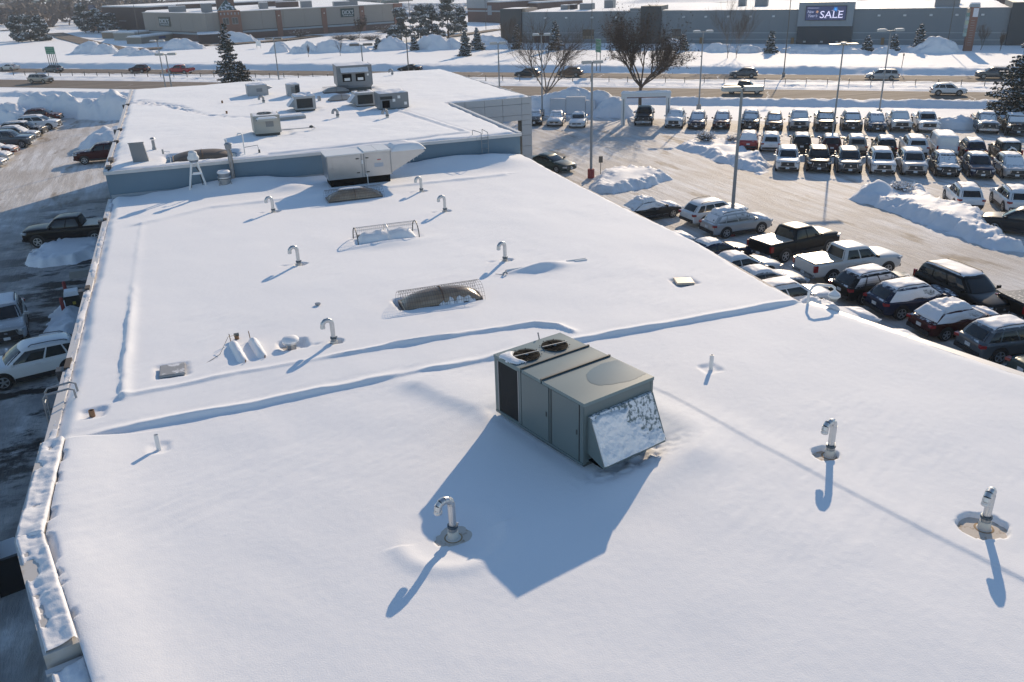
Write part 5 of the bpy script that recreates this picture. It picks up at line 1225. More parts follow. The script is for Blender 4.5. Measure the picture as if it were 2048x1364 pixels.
def car_meshes(kn):
    if kn in MESH: return MESH[kn]
    k = KINDS_[kn]; out = []      # (name, mesh, role, parent index)
    hw = k['W'] / 2; L2 = k['L'] / 2
    def put(nm, mb, role, par=None, smooth=True, sharp=38):
        me = mb.mesh(nm) if isinstance(mb, MB) else mb
        if smooth: me.shade_smooth(); me.set_sharp_from_angle(angle=math.radians(sharp))
        me['_s'] = 1
        me.materials.append(None); out.append((nm, me, role, par)); return len(out) - 1
    bm_ = subdiv(loft([ring_of(s) for s in body_stations(k)])); bvb = bvh_of(bm_)
    put('body', bm_, 'paint', None, True, 60)
    R, X_ = cab_rings(k)
    cm_ = subdiv(loft([X_[0], R[0], X_[1]] + R[1:], (False, True))); bvc = bvh_of(cm_)
    put('cabin', cm_, 'paint', None, True, 70)
    def drop(X, Y, bv):
        Z = np.zeros(X.shape)
        for ii in np.ndindex(X.shape):
            h = bv.ray_cast(Vector((X[ii], Y[ii], 5)), Vector((0, 0, -1)))[0]
            Z[ii] = h.z if h is not None else np.nan
        m_ = np.nanmin(Z) if np.isfinite(Z).any() else 1.0
        return np.where(np.isnan(Z), m_ - .05, Z)
    A, B = R[0], R[1]
    ins = lambda i, j, t: (lerp3(A[i], A[j], t), lerp3(B[i], B[j], t))
    put('windshield', pane([ins(3, 4, -.02), (A[4], B[4]), ins(5, 4, -.02)], .08, .96, .006, bvc), 'front_glass', None, False)
    if kn != 'van':
        put('rear_window', pane([ins(8, 9, .04), (A[9], B[9]), ins(0, 9, .04)], .14 if not k.get('bed') else .1, .93, .006, bvc), 'rear_glass', None, False)
    for sd in (0, 1):
        i0, i1 = ((1, 2), (7, 6))[sd]
        for (s0, s1) in k['win']:
            c = [ins(i0, i1, s0), ins(i0, i1, s1)]
            if sd: c = c[::-1]
            put('side_window', pane(c, .08, .93, .006, bvc), 'side_glass', None, False)
    # doors: panels a touch proud of the body sides
    nd = 1 if kn == 'van' else 2
    xs = [k['xw0'] - .18, (k['xw0'] - .18 + k['xr0'] + (.05 if k.get('bed') else .62)) / 2, k['xr0'] + (.05 if k.get('bed') else .62)]
    if kn == 'van': xs = [k['xw0'] - .15, k['xw0'] - 1.3]
    z0, zB = k['zb'] + .12, k['belt']; m = k['zb'] + .42 * (zB - k['zb'])
    for sd in (-1, 1):
        for i in range(nd):
            x1, x0 = xs[i] - .012, xs[i + 1] + .012
            nz = 6; nxx = 5; vs = []; bk = []
            for a in range(nz + 1):
                z = z0 + (zB - .02 - z0) * a / nz
                for b in range(nxx + 1):
                    x = x0 + (x1 - x0) * b / nxx; h = bvb.ray_cast(Vector((x, sd * 3, z)), Vector((0, -sd, 0)))[0]
                    y = h.y if h is not None else sd * hw * .95
                    vs.append((x, y + sd * .008, z)); bk.append((x, y - sd * .02, z))
            n_ = len(vs); fs = []
            for a in range(nz):
                for b in range(nxx):
                    q = a * (nxx + 1) + b; f_ = (q, q + 1, q + nxx + 2, q + nxx + 1); fs.append(f_ if sd < 0 else f_[::-1])
            rg_ = list(range(nxx + 1)) + [a * (nxx + 1) + nxx for a in range(1, nz + 1)] + [nz * (nxx + 1) + b for b in range(nxx - 1, -1, -1)] + [a * (nxx + 1) for a in range(nz - 1, 0, -1)]
            for q in range(len(rg_)): fs.append((rg_[q], rg_[q] + n_, rg_[(q + 1) % len(rg_)] + n_, rg_[(q + 1) % len(rg_)]))
            mb = MB(); mb.add(vs + bk, fs); d = put('door', mb, 'paint', None, True, 35)
            h = MB(); h.box(x0 + .16, sd * (hw * .985 + .018), zB - .13, .20, .03, .035); put('handle', h, 'handle', d, False)
    # wheels, arches
    for sx in (k['xf'], k['xf'] - k['wb']):
        for sd in (-1, 1):
            r = k['r']; y1 = sd * (hw + .002)
            ar = MB(); ra = r + .075; n = 14
            pts = [(sx + ra * math.cos(w), k['r'] + ra * math.sin(w)) for w in np.linspace(-.25, math.pi + .25, n)]
            vs = [(x, y1, max(z, k['zb'])) for x, z in pts] + [(x, sd * (hw - .12), max(z, k['zb'])) for x, z in pts]
            fs = [tuple(range(n))] + [(i, i + 1, n + i + 1, n + i) for i in range(n - 1)]
            ar.add(vs, fs); put('wheel_arch', ar, 'trim', None, False)
            w = MB(); y0_ = sd * (hw - .20); yy = sd * (hw + .016)
            w.lathe([(r * .6, y0_), (r * .96, y0_), (r, y0_ + sd * .04), (r, yy - sd * .035), (r * .95, yy), (r * .66, yy)], 20, (sx, 0, r), 'Y'); wi = put('wheel', w, 'tyre', None, True, 40)
            rm = MB(); rm.lathe([(r * .66, yy - sd * .03), (r * .66, yy + sd * .004), (r * .58, yy + sd * .006), (r * .52, yy - sd * .03), (.02, yy - sd * .025)], 18, (sx, 0, r), 'Y')
            for q in range(5):
                a = q * 2 * math.pi / 5 + .3
                rm.box(sx + r * .33 * math.cos(a), yy - sd * .008, r + r * .33 * math.sin(a), r * .58, .02, .075, ry=-a)
            rm.box(sx, yy, r, .13, .03, .13)
            put('rim', rm, 'rim', wi, False)
    for sd in (-1, 1):
        sk = MB(); xa, xb = k['xf'] - r - .1, k['xf'] - k['wb'] + r + .1; sk.box((xa + xb) / 2, sd * (hw * .965), k['zb'] + .09, xa - xb, .10, .20); put('side_skirt', sk, 'trim' if kn not in ('sedan', 'hatch', 'minivan') else 'paint', None, False)
    # nose
    zn, zb = k['zn'], k['zb']; xn = L2
    e = .92 if (k.get('bed') or k.get('boxy')) else .80
    gw = hw * (1.15 if not k.get('bed') else 1.25); gz0, gz1 = zb + (zn - zb) * .42, zn - .10
    g = MB(); g.box(xn - .07, 0, (gz0 + gz1) / 2, .16, gw, gz1 - gz0, ry=-.10); gi = put('grille', g, 'trim', None, False)
    gb = MB()
    for sd in (-1, 1): gb.box(xn + .005, sd * gw * .47, (gz0 + gz1) / 2, .03, .035, (gz1 - gz0), rx=sd * .25)
    gb.box(xn + .0, 0, gz0, .035, gw * .8, .03)
    gb.box(xn + .008, 0, (gz0 + gz1) / 2 + .03, .03, .15, .09)
    put('grille_bar', gb, 'chrome', gi, False)
    for sd in (-1, 1):
        h = MB(); h.box(xn - .17, sd * hw * (e - .02), gz1 - .04, .38, .24, .13, rz=-sd * .52); put('headlight', h, 'head', None, False)
    b = MB(); b.box(xn - .02, 0, zb + .20, .14, hw * e * 1.9, .16); b.box(xn + .0, 0, zb + .11, .10, hw * e * 1.5, .06); put('front_bumper', b, 'bumper', None, False)
    p = MB(); p.box(xn + .058, 0, zb + .22, .012, .30, .15); put('number_plate', p, 'plate', None, False)
    # tail
    xt = -L2; zt = k.get('deck', k['belt']) - .02; e2 = .97 if k.get('bed') else (.92 if k.get('boxy') else .86)
    for sd in (-1, 1):
        t = MB()
        if k.get('bed'): t.box(xt + .09, sd * hw * .95, zt - .24, .22, .14, .36)
        elif kn in ('van', 'long_suv', 'jeep'): t.box(xt + .06, sd * hw * (e2 + .005), zt - .12, .16, .13, .40)
        else: t.box(xt + .10, sd * hw * (e2 - .01), zt - .12, .26, .24, .13, rz=sd * .30)
        put('taillight', t, 'tail', None, False)
    b = MB(); b.box(xt + .02, 0, zb + .24, .16, hw * e2 * 1.94, .20); put('rear_bumper', b, 'rbumper', None, False)
    p = MB(); p.box(xt - .012 if not k.get('bed') else xt - .055, 0, (zb + zt) / 2 + .12 if not k.get('bed') else zb + .26, .02, .32, .16); put('number_plate', p, 'plate', None, False)
    if kn == 'jeep':
        w = MB(); pr = [(.001, 0), (.36, 0), (.40, .03), (.40, .17), (.36, .20), (.001, .20)]
        vs = []; fs = []
        n = 18
        for r_, d in pr:
            for q in range(n):
                a = 2 * math.pi * q / n; vs.append((xt - .22 + d, r_ * math.cos(a), 1.02 + r_ * math.sin(a)))
        for i in range(len(pr) - 1):
            for q in range(n): fs.append((i * n + q, i * n + (q + 1) % n, (i + 1) * n + (q + 1) % n, (i + 1) * n + q))
        w.add(vs, fs); put('spare_wheel', w, 'tyre', None, True)
        w = MB(); w.box(xt - .15, 0, 1.42, .26, .34, .10, rx=.5); w.box(xt - .15, .2, 1.33, .24, .36, .08, rx=-.7); w.box(xt - .15, -.2, 1.33, .24, .36, .08, rx=.7); put('spare_wheel_snow', w, 'snow1', None, False)
    if k.get('bed'):
        t = MB(); t.box((k['xr0'] - .06 - L2 + .05) / 2, 0, k['belt'] + .02, (k['xr0'] + L2 - .14), hw * 1.80, .05, top=.985); put('bed_cover', t, 'bedcover', None, False)
        t = MB(); t.box(xt - .005, 0, (zb + .30 + zt) / 2 + .04, .03, hw * 1.55, zt - zb - .40); put('tailgate', t, 'paint', None, False)
    # mirrors
    for sd in (-1, 1):
        mm = MB(); mm.box(k['xw0'] - .30, sd * (hw + .10), k['belt'] + .09, .10, .20, .15); mm.box(k['xw0'] - .28, sd * (hw * .97), k['belt'] + .03, .06, .16, .05); put('mirror', mm, 'mirror', None, False)
    if k['rails']:
        for sd in (-1, 1):
            y = sd * (hw * .76 - .10)
            rr = MB(); rr.tube([(k['xw1'] - .30, y, k['H'] - .05), (k['xw1'] - .42, y, k['H'] + .025), (k['xr1'] + .9, y, k['H'] + .01), (k['xr1'] + .32, y, k['H'] - .05), (k['xr1'] + .2, y, k['H'] - .12)], .02, 5); put('roof_rail', rr, 'rail', None, False)
    # snow lying on roof, bonnet and tail
    yt = hw * (.88 if (k.get('boxy') or kn == 'van') else .78) - .05
    for lv, th in (('snow1', .05), ('snow2', .15)):
        U, V = np.meshgrid(np.linspace(0, 1, 26), np.linspace(-1, 1, 16))
        x0, x1 = k['xr1'] + .05, k['xw1'] - .06
        f = np.clip(np.minimum(np.minimum(U * 7, (1 - U) * 7), (1 - np.abs(V)) * 5), 0, 1) ** .55
        X = x0 + (x1 - x0) * U + .04 * fbm(V * 3, U * 2, 8, 2); Y = V * yt
        base = drop(X, Y, bvc)
        Z = base + (th * (1 + .5 * fbm(U * 4 + len(kn), V * 2, 12, 4))) * f - .02 * (1 - f)
        put('roof_snow', grid_mesh('roof_snow', X, Y, Z), lv, None, True, 180)
    U, V = np.meshgrid(np.linspace(0, 1, 18), np.linspace(-1, 1, 16))
    x0, x1 = k['xw0'] + .10, L2 - .16
    f = np.clip(np.minimum(np.minimum(U * 6, (1 - U) * 5), (1 - np.abs(V)) * 4), 0, 1) ** .6
    X = x0 + (x1 - x0) * U; Y = V * hw * .84
    Z = drop(X, Y, bvb) + .085 * f * (1 + .5 * fbm(U * 3, V * 2.5, 5, 4)) - .015 * (1 - f)
    put('bonnet_snow', grid_mesh('bonnet_snow', X, Y, Z), 'snow3', None, True, 180)
    if kn in ('sedan', 'hatch', 'suv'):
        U, V = np.meshgrid(np.linspace(0, 1, 16), np.linspace(-1, 1, 16))
        bx = k['xr0'] + .10; tx = k['xr1'] + .10; zb_, zt_ = k['belt'] + .04, k['H'] - .05
        f = np.clip(np.minimum(np.minimum(U * 5 + .2, (1 - U) * 6), (1 - np.abs(V)) * 5), 0, 1) ** .6
        X = bx + (tx - bx) * U - .09 * f * (1 + .4 * fbm(U * 3, V * 3, 9, 3)); Y = V * (hw * .9 - .2 * U); Z = zb_ + (zt_ - zb_) * U + .03 * f
        put('rear_snow', grid_mesh('rear_snow', X, Y, Z), 'snow4', None, True, 180)
        for sd in (-1, 1):
            U, V = np.meshgrid(np.linspace(0, 1, 20), np.linspace(0, 1, 12))
            i0, i1 = ((1, 2), (7, 6))[0 if sd < 0 else 1]
            a0, a1, b0, b1 = [np.array(p) * np.array([1, .985, 1]) for p in (A[i0], A[i1], B[i0], B[i1])]
            P0 = a0[None, None] * ((1 - U) * (1 - V))[..., None] + a1 * (U * (1 - V))[..., None] + b0 * ((1 - U) * V)[..., None] + b1 * (U * V)[..., None]
            nz = fbm(U * 4, V * 2.5, 21, 4)
            f = np.clip(np.minimum(np.minimum(U * 6, (1 - U) * 3), np.minimum(V * 5 + .3, (1 - V) * 5 + .3)), 0, 1)
            T = .07 * f + .05 * nz - .03 * sstep(.35, .8, U)
            T = np.where(f < .05, -.01, T)
            put('side_snow', grid_mesh('side_snow', P0[..., 0], P0[..., 1] + sd * T, P0[..., 2]), 'snow5', None, True, 180)
    MESH[kn] = out
    return out

def car(kn, c, heading, col, label, cat='car', group=None, dust=.25, snow=(), glass=(0, 0, 0), bed=None, scale=1.0, z=0.0, roles=None, name=None, trim=None):
    """snow: which drifts lie on it (1 thin roof, 2 thick roof, 3 bonnet, 4 rear window, 5 sides)"""
    nm = name or {'suv': 'parked_suv', 'large_suv': 'parked_suv', 'long_suv': 'long_suv', 'sedan': 'parked_sedan', 'hatch': 'parked_hatchback', 'pickup': 'pickup_truck', 'minivan': 'minivan', 'van': 'cargo_van', 'jeep': 'off_road_car'}[kn]
    t = thing(nm, label, cat, (c[0], c[1], z), heading, group)
    t.scale = (scale,) * 3
    pm = paint(col, dust)
    G = (M_GLASS, M_GLASSF, M_GLASSFF)
    bedm = {None: M_TRIM, 'tan': mat('frosted_tonneau', (.44, .37, .29), rough=.4, dust=.1, dscale=4), 'black': mat('black_tonneau', (.02, .02, .022), rough=.35, dust=.35), 'snow': M_SNOWF, 'frost': mat('sunlit_tonneau', (.46, .40, .33), rough=.4, var=.08)}[bed]
    light = col in ('white', 'pearl', 'silver', 'champagne', 'tan')
    R_ = {'paint': pm, 'front_glass': G[glass[0]], 'side_glass': G[glass[1]], 'rear_glass': G[glass[2]], 'trim': M_TRIM, 'tyre': M_TYRE, 'rim': M_RIM, 'chrome': M_CHROME, 'head': M_HEAD, 'tail': M_TAIL, 'plate': M_PLATE,
          'handle': pm, 'mirror': M_TRIM if kn in ('pickup', 'jeep', 'van') else pm, 'rail': M_TRIM, 'bumper': M_CHROME if kn == 'pickup' and col in ('white', 'slate', 'tan', 'charcoal') else (pm if kn in ('sedan', 'hatch') else M_TRIM), 'rbumper': M_CHROME if kn == 'pickup' else (pm if kn in ('sedan',) else M_TRIM), 'bedcover': bedm}
    if roles: R_.update(roles)
    objs = []
    for (pn, me, role, par) in car_meshes(kn):
        if role.startswith('snow'):
            if int(role[4]) not in snow: objs.append(None); continue
            m = M_SNOWF
        else: m = R_[role]
        o = bpy.data.objects.new(pn, me); COL.objects.link(o)
        o.parent = objs[par] if par is not None else t
        o.material_slots[0].link = 'OBJECT'; o.material_slots[0].material = m
        objs.append(o)
    return t

HD = math.atan2(-.807, -.59)                 # the back and front rows face the building
fx_, fy_ = math.cos(HD), math.sin(HD)
def front_at(p, kn, h=HD):                   # car whose nose stands at p
    L = KINDS_[kn]['L'] / 2; return (p[0] - math.cos(h) * L, p[1] - math.sin(h) * L)
def tail_at(p, kn, h): 
    L = KINDS_[kn]['L'] / 2; return (p[0] + math.cos(h) * L, p[1] + math.sin(h) * L)

GA = 'cars parked in the back row along the highway'
ROW1 = [
 ('sedan', (37.33, 92.92), 'black', 'black sedan half hidden by the showroom column', 'car', .45, (1,), (1, 0, 0), None, .2),
 ('sedan', (39.12, 91.22), 'silver', 'silver sedan with dark bumper, left of the white sedan', 'car', .3, (1, 3), (1, 0, 0), None, .1),
 ('sedan', (40.95, 89.02), 'white', 'white sedan with bare windshield in front of the broad snow heap', 'car', .2, (1,), (0, 0, 0), None, .1),
 ('pickup', (48.11, 86.53), 'charcoal', 'dark pickup parked under the white display arch', 'pickup', .2, (), (0, 0, 0), 'black', .08),
 ('large_suv', (50.11, 83.31), 'white', 'big white SUV with frosted windshield, first right of the display arch', 'car', .4, (1, 3), (1, 0, 0), None, 0),
 ('suv', (51.90, 81.55), 'navy', 'dark blue SUV with snow-dusted bonnet, right of the big white SUV', 'car', .62, (1,), (2, 0, 0), None, 0),
 ('suv', (54.23, 80.22), 'maroon', 'frosted maroon car with a white plate, right of the dark blue SUV', 'car', .6, (1,), (2, 0, 0), None, 0),
 ('large_suv', (56.55, 78.19), 'black', 'black SUV with a snowy roof box, partly behind the tall lamp post', 'car', .5, (2,), (1, 0, 0), None, 0),
 ('suv', (58.65, 76.82), 'brown', 'brownish SUV with sun glinting on its roof', 'car', .35, (), (1, 0, 0), None, 0),
 ('pickup', (60.85, 75.39), 'silver', 'light pickup with a frosted windshield, right of the brownish SUV', 'pickup', .55, (1,), (2, 0, 0), 'snow', 0),
 ('pickup', (62.83, 73.58), 'black', 'black pickup with patchy snow on the windshield', 'pickup', .35, (), (1, 0, 0), 'black', 0),
 ('large_suv', (65.40, 72.47), 'charcoal', 'charcoal SUV with chrome grille, just right of the lamp post with wide flat heads', 'car', .5, (1,), (2, 0, 0), None, 0),
 ('suv', (67.34, 71.03), 'blue', 'blue-grey SUV fully frosted in front, in front of a lamp post foot', 'car', .65, (1,), (2, 0, 0), None, 0),
 ('pickup', (69.42, 69.85), 'pearl', 'small off-white pickup between the blue-grey SUV and the big white pickup', 'pickup', .5, (1,), (2, 0, 0), 'snow', 0),
 ('pickup', (71.35, 68.09), 'white', 'big white pickup with wide mirrors at the end of the back row before the gap', 'pickup', .3, (1,), (0, 0, 0), 'snow', 0),
 ('pickup', (75.90, 64.86), 'slate', 'slate-blue pickup with snow on bonnet and roof, right of the gap', 'pickup', .55, (1, 3), (1, 0, 0), 'black', -.06),
 ('pickup', (77.21, 62.52), 'black', 'black pickup with a snowy windshield under the large spruce', 'pickup', .5, (1,), (2, 0, 0), 'snow', -.06),
]
for kn, p, col, lb, cat, du, sn, gl, bed, dh in ROW1:
    car(kn, front_at(p, kn, HD + dh), HD + dh, col, lb, cat, GA, du * .75, sn, gl, bed)
GB = 'cars in the middle row with their tails to the camera'
HB = HD + math.pi
ROW2 = [
 ('suv', (49.85, 68.97), 'red', 'bright red SUV with snow over its roof and rear window', .3, (1, 4), (0, 0, 1)),
 ('suv', (51.27, 67.37), 'white', 'white SUV with red taillight strips beside the bright red SUV', .35, (1,), (0, 0, 0)),
 ('suv', (53.48, 65.63), 'black', 'black SUV with snowy roof, third in the middle row', .3, (1,), (0, 0, 0)),
 ('suv', (55.42, 63.79), 'maroon', 'maroon SUV with white snowy roof beside the thin lamp post', .3, (1, ), (0, 0, 0)),
 ('suv', (57.27, 62.53), 'champagne', 'champagne SUV with roof rails in the middle row', .3, (1,), (0, 0, 0)),
 ('suv', (59.08, 60.77), 'charcoal', 'charcoal SUV with a sunlit roof, right of the champagne SUV', .35, (1,), (0, 0, 0)),
 ('large_suv', (61.10, 59.19), 'white', 'white SUV with dark rear window, left of the white cargo van', .35, (1,), (0, 0, 0)),
 ('van', (62.99, 57.67), 'white', 'windowless white cargo van in the middle row', .6, (1,), (0, 0, 0)),
 ('suv', (64.82, 56.20), 'navy', 'dark blue SUV with snow on roof, right of the white cargo van', .35, (1,), (0, 0, 0)),
 ('jeep', (66.30, 53.97), 'black', 'boxy black off-road car with snow draped over its spare wheel', .35, (1, ), (0, 0, 0)),
]
for kn, p, col, lb, du, sn, gl in ROW2:
    car(kn, tail_at(p, kn, HB), HB, col, lb, 'van' if kn == 'van' else 'car', GB, du, sn, gl)
car('suv', (68.6 + 1.4, 52.6), HB, 'silver', 'silver SUV cut off by the picture edge, beside the boxy off-road car', 'car', GB, .3, (1,))
GC = 'cars in the front row facing the camera'
NA = {'grille_bar': M_CHROME}
ROW3 = [
 ('large_suv', (47.33, 59.63), 'white', 'white SUV with black grille, first of the front row beside the snow bank', .25, (), (0, 0, 0)),
 ('large_suv', (49.53, 58.26), 'black', 'black SUV with chrome grille edges, second of the front row', .3, (), (0, 0, 0)),
 ('large_suv', (51.40, 56.63), 'slate', 'dark slate SUV, third of the front row', .32, (), (0, 0, 0)),
 ('large_suv', (53.54, 55.09), 'white', 'white SUV with black plate, fourth of the front row', .3, (1,), (0, 0, 0)),
 ('large_suv', (55.49, 53.65), 'silver', 'silver SUV with streaky roof snow, fifth of the front row', .4, (1,), (0, 0, 0)),
 ('suv', (57.42, 52.03), 'charcoal', 'charcoal crossover with snowy bonnet and half-snowed windshield', .62, (1, 3), (1, 0, 0)),
 ('suv', (59.34, 50.43), 'navy', 'near-black SUV with clear windshield, left of the frosted silver SUV', .3, (1,), (0, 0, 0)),
 ('suv', (61.50, 49.12), 'silver', 'frosted silver SUV with a snow-covered windshield, last visible in the front row', .65, (1,), (2, 0, 0)),
]
for kn, p, col, lb, du, sn, gl in ROW3:
    car(kn, front_at(p, kn, HD), HD, col, lb, 'car', GC, du * .7, sn, gl)
hw_ = math.radians(57)
car('suv', tail_at((50.65, 43.51), 'suv', hw_), hw_, 'white', 'white SUV seen from behind at the end of the long snow island', 'car', None, .35, (1,))
car('suv', tail_at((53.01, 41.45), 'suv', hw_), hw_, 'white', 'white SUV cut by the picture edge, second along from the snow island', 'car', None, .35, (1,))
car('suv', (49.6, 38.6), math.radians(122), 'charcoal', 'dark grey SUV at the picture edge with sun glints on its nose', 'car', None, .2, ())

# columns beside the roof
GD = 'cars parked alongside the building, outer column'
OUT = [
 ('sedan', (29.9, 52.4), 4, 'charcoal', 'snow-covered sedan farthest along beside the roof', 'car', .7, (2, 3, 4, 5), (2, 1, 2), None),
 ('suv', (33.4, 49.5), 3, 'white', 'clean white SUV with dark rear window, beside the snow-topped silver SUV', 'car', .3, (), (0, 0, 0), None),
 ('suv', (33.2, 46.5), 0, 'silver', 'silver SUV wearing a thick snow slab on its roof', 'car', .6, (2, 3), (0, 1, 1), None),
 ('pickup', (33.7, 41.1), 8, 'black', 'black crew-cab pickup with sunlit bed cover', 'pickup', .18, (), (0, 0, 0), 'frost'),
 ('pickup', (33.9, 36.6), -3, 'pearl', 'off-white crew-cab pickup with tan bed cover', 'pickup', .2, (), (0, 0, 0), 'tan'),
 ('suv', (32.9, 33.2), -4, 'black', 'black SUV with streaks of snow on roof, behind the camera arm', 'car', .45, (1,), (0, 1, 0), None),
 ('suv', (33.1, 30.75), -7, 'navy', 'navy SUV with snow plastered over its side windows', 'car', .5, (1, 5), (0, 1, 0), None),
 ('hatch', (33.0, 27.9), -6, 'darkred', 'dark red car with smooth snow over roof and tail', 'car', .5, (2, 3, 4, 5), (1, 1, 2), None),
 ('suv', (33.2, 25.0), -9, 'slate', 'dark blue-grey SUV with snow patch on its rear corner', 'car', .4, (1, 3), (0, 0, 0), None),
 ('sedan', (33.2, 22.2), -9, 'green', 'grey-green car cut by the right picture edge beside the roof', 'car', .25, (), (0, 0, 0), None),
]
for kn, c, h, col, lb, cat, du, sn, gl, bed in OUT:
    car(kn, c, math.radians(h), col, lb, cat, GD, du, sn, gl, bed)
GE = 'cars parked nose-out against the building wall'
INN = [
 ('suv', (26.3, 44.9), 2, 'white', 'snow-topped car peeping over the roof edge below the silver SUV', .7, (2, 3), (2, 1, 1)),
 ('sedan', (28.5, 41.9), 4, 'navy', 'dark car with a sun star on its roof beside the roof edge', .4, (1,), (0, 0, 0)),
 ('sedan', (28.3, 39.0), -2, 'white', 'white car with a sun star on its roof, beside the roof edge', .3, (1,), (0, 0, 0)),
 ('sedan', (28.0, 36.3), -3, 'grey', 'grey car with a snow-dusted roof just showing past the roof edge', .6, (1,), (1, 0, 1)),
 ('suv', (27.4, 33.5), -4, 'white', 'white car roof with an open dark window, left of the camera arm', .4, (1,), (0, 0, 0)),
 ('sedan', (27.4, 30.3), -6, 'white', 'car buried in snow directly behind the camera arm', .9, (2, 3, 4, 5), (2, 2, 2)),
 ('sedan', (27.3, 27.3), -8, 'silver', 'snow-covered car hood showing above the roof edge, right of the camera arm', .9, (2, 3, 4, 5), (2, 2, 2)),
]
for kn, c, h, col, lb, du, sn, gl in INN:
    car(kn, c, math.radians(h), col, lb, 'car', GE, du, sn, gl)
car('long_suv', (35.95, 30.35), math.radians(-96), 'black', 'long black SUV driving down the aisle with snow on its roof', 'car', None, .12, (1,), (0, 0, 0), None, name='moving_suv')
car('pickup', (38.9, 27.2), math.radians(-10), 'black', 'black pickup at the right picture edge, only its red-lit tail showing', 'pickup', None, .2, (), (0, 0, 0), 'black')
car('sedan', (29.9, 70.6), math.radians(-62), 'green', 'dark green sedan behind the roof corner, by the showroom column', 'car', None, .15, (), (0, 0, 0))
car('sedan', (36.97, 100.28), HD + .1, 'white', 'white car seen through the showroom portal', 'car', None, .4, (1,), (1, 0, 0))

# left-hand lot
GF = 'cars parked nose-in along the left-hand lot'
h0 = math.radians(-42)
LEFT = [
 ('large_suv', (-15.30, 121.43), -14, 'white', 'white SUV with bare windows at the far end of the left-hand lot', .3, (1,), (0, 0, 0)),
 ('suv', (-15.83, 128.90), -14, 'maroon', 'maroon car almost hidden behind the white SUV in the left-hand lot', .4, (), (0, 0, 0)),
 ('large_suv', (-16.39, 116.41), -18, 'black', 'black SUV with snow-dusted roof, second in the left-hand row', .45, (1,), (0, 0, 0)),
 ('suv', (-16.83, 113.65), -17, 'silver', 'light grey car squeezed between the black SUV and the grey pickup', .5, (1,), (1, 0, 0)),
 ('pickup', (-16.75, 109.03), -13, 'slate', 'slate-grey pickup with black rims in the left-hand row', .2, (), (0, 0, 0)),
 ('sedan', (-17.85, 104.47), -16, 'maroon', 'maroon car with snowy bonnet cut by the left picture edge', .5, (3,), (1, 0, 0)),
 ('hatch', (-17.90, 100.64), -16, 'pearl', 'cream car cut by the left picture edge, below the maroon car', .4, (3,), (1, 0, 0)),
 ('sedan', (-17.93, 97.34), -16, 'silver', 'silver car cut by the left picture edge, lowest of the far row', .5, (1,), (1, 0, 0)),
]
LEFT = [(l[0], front_at(l[1], l[0], math.radians(l[2])),) + l[2:] for l in LEFT]
for kn, c, h, col, lb, du, sn, gl in LEFT:
    car(kn, c, math.radians(h), col, lb, 'pickup' if kn == 'pickup' else 'car', GF, du, sn, gl)
car('pickup', (-8.5, 95.3), math.radians(181), 'darkred', 'dark red pickup with snowy bonnet nosing out from behind the showroom', 'pickup', None, .4, (), (0, 0, 0))
car('pickup', (-9.0, 64.6), math.radians(172), 'black', 'black pickup in the building shade, its tail hidden by the roof', 'pickup', None, .12, (), (0, 0, 0), 'frost')
car('suv', (-10.6, 47.5), math.radians(-82), 'silver', 'silver-grey SUV facing the camera at the left picture edge', 'car', None, .3, (1,), (0, 0, 0))
car('suv', (-8.55, 40.9), math.radians(194), 'white', 'white SUV with a glass roof panel, tail tucked under the roof edge', 'car', None, .2, (), (0, 0, 0), None)
# its glass roof
# highway traffic
HR = math.atan2(UY, UX)                       # towards the right of the picture
GT = 'vehicles driving on the highway'
def rv(kn, p, dirn, col, lb, cat='car', z=0.006, bed=None, du=.12):
    car(kn, p, HR if dirn > 0 else HR + math.pi, col, lb, cat, GT, du, (), (0, 0, 0), bed, .93, z, name='moving_' + {'suv': 'suv', 'large_suv': 'suv', 'long_suv': 'suv', 'sedan': 'sedan', 'pickup': 'pickup', 'minivan': 'minivan', 'hatch': 'hatchback'}[kn])
rv('sedan', (-34.57, 217.51), -1, 'pearl', 'pale sedan on the highway at the left picture edge')
rv('suv', (-24.74, 204.73), -1, 'slate', 'dark SUV passing below the left green road sign')
rv('large_suv', (-24.55, 183.40), 1, 'champagne', 'gold SUV alone on the near carriageway at the left')
rv('suv', (-7.76, 192.84), -1, 'darkred', 'dark red SUV on the highway, ahead of the red pickup')
rv('pickup', (-0.09, 184.28), -1, 'red', 'red pickup on the highway behind two thin lamp posts', 'pickup', bed='black')
rv('sedan', (40.04, 161.40), -1, 'black', 'black car just showing over the showroom roof')
rv('suv', (55.03, 139.60), -1, 'charcoal', 'dark SUV with a sun-glinting tail behind the left bare tree')
rv('suv', (61.69, 136.80), -1, 'brown', 'dark brownish SUV behind the right limbs of the bare tree')
rv('suv', (84.43, 119.53), -1, 'slate', 'blue-grey crossover on the far carriageway, right of the leafy-brown tree')
rv('minivan', (99.78, 105.90), -1, 'silver', 'silver minivan on the far carriageway behind a lamp post')
rv('large_suv', (113.51, 98.13), -1, 'slate', 'dark grey SUV entering behind the large spruce')
rv('suv', (94.82, 88.43), 1, 'white', 'white SUV on the near carriageway at the right')
rv('pickup', (73.51, 103.76), 1, 'charcoal', 'dark pickup with a pale covered bed on the near carriageway', 'pickup', bed='frost')
car('minivan', (52.28, 287.05), math.radians(150), 'white', 'small white van parked beside the far brick store', 'van', None, .3, (1,), (0, 0, 0), None, .95, 1.02)

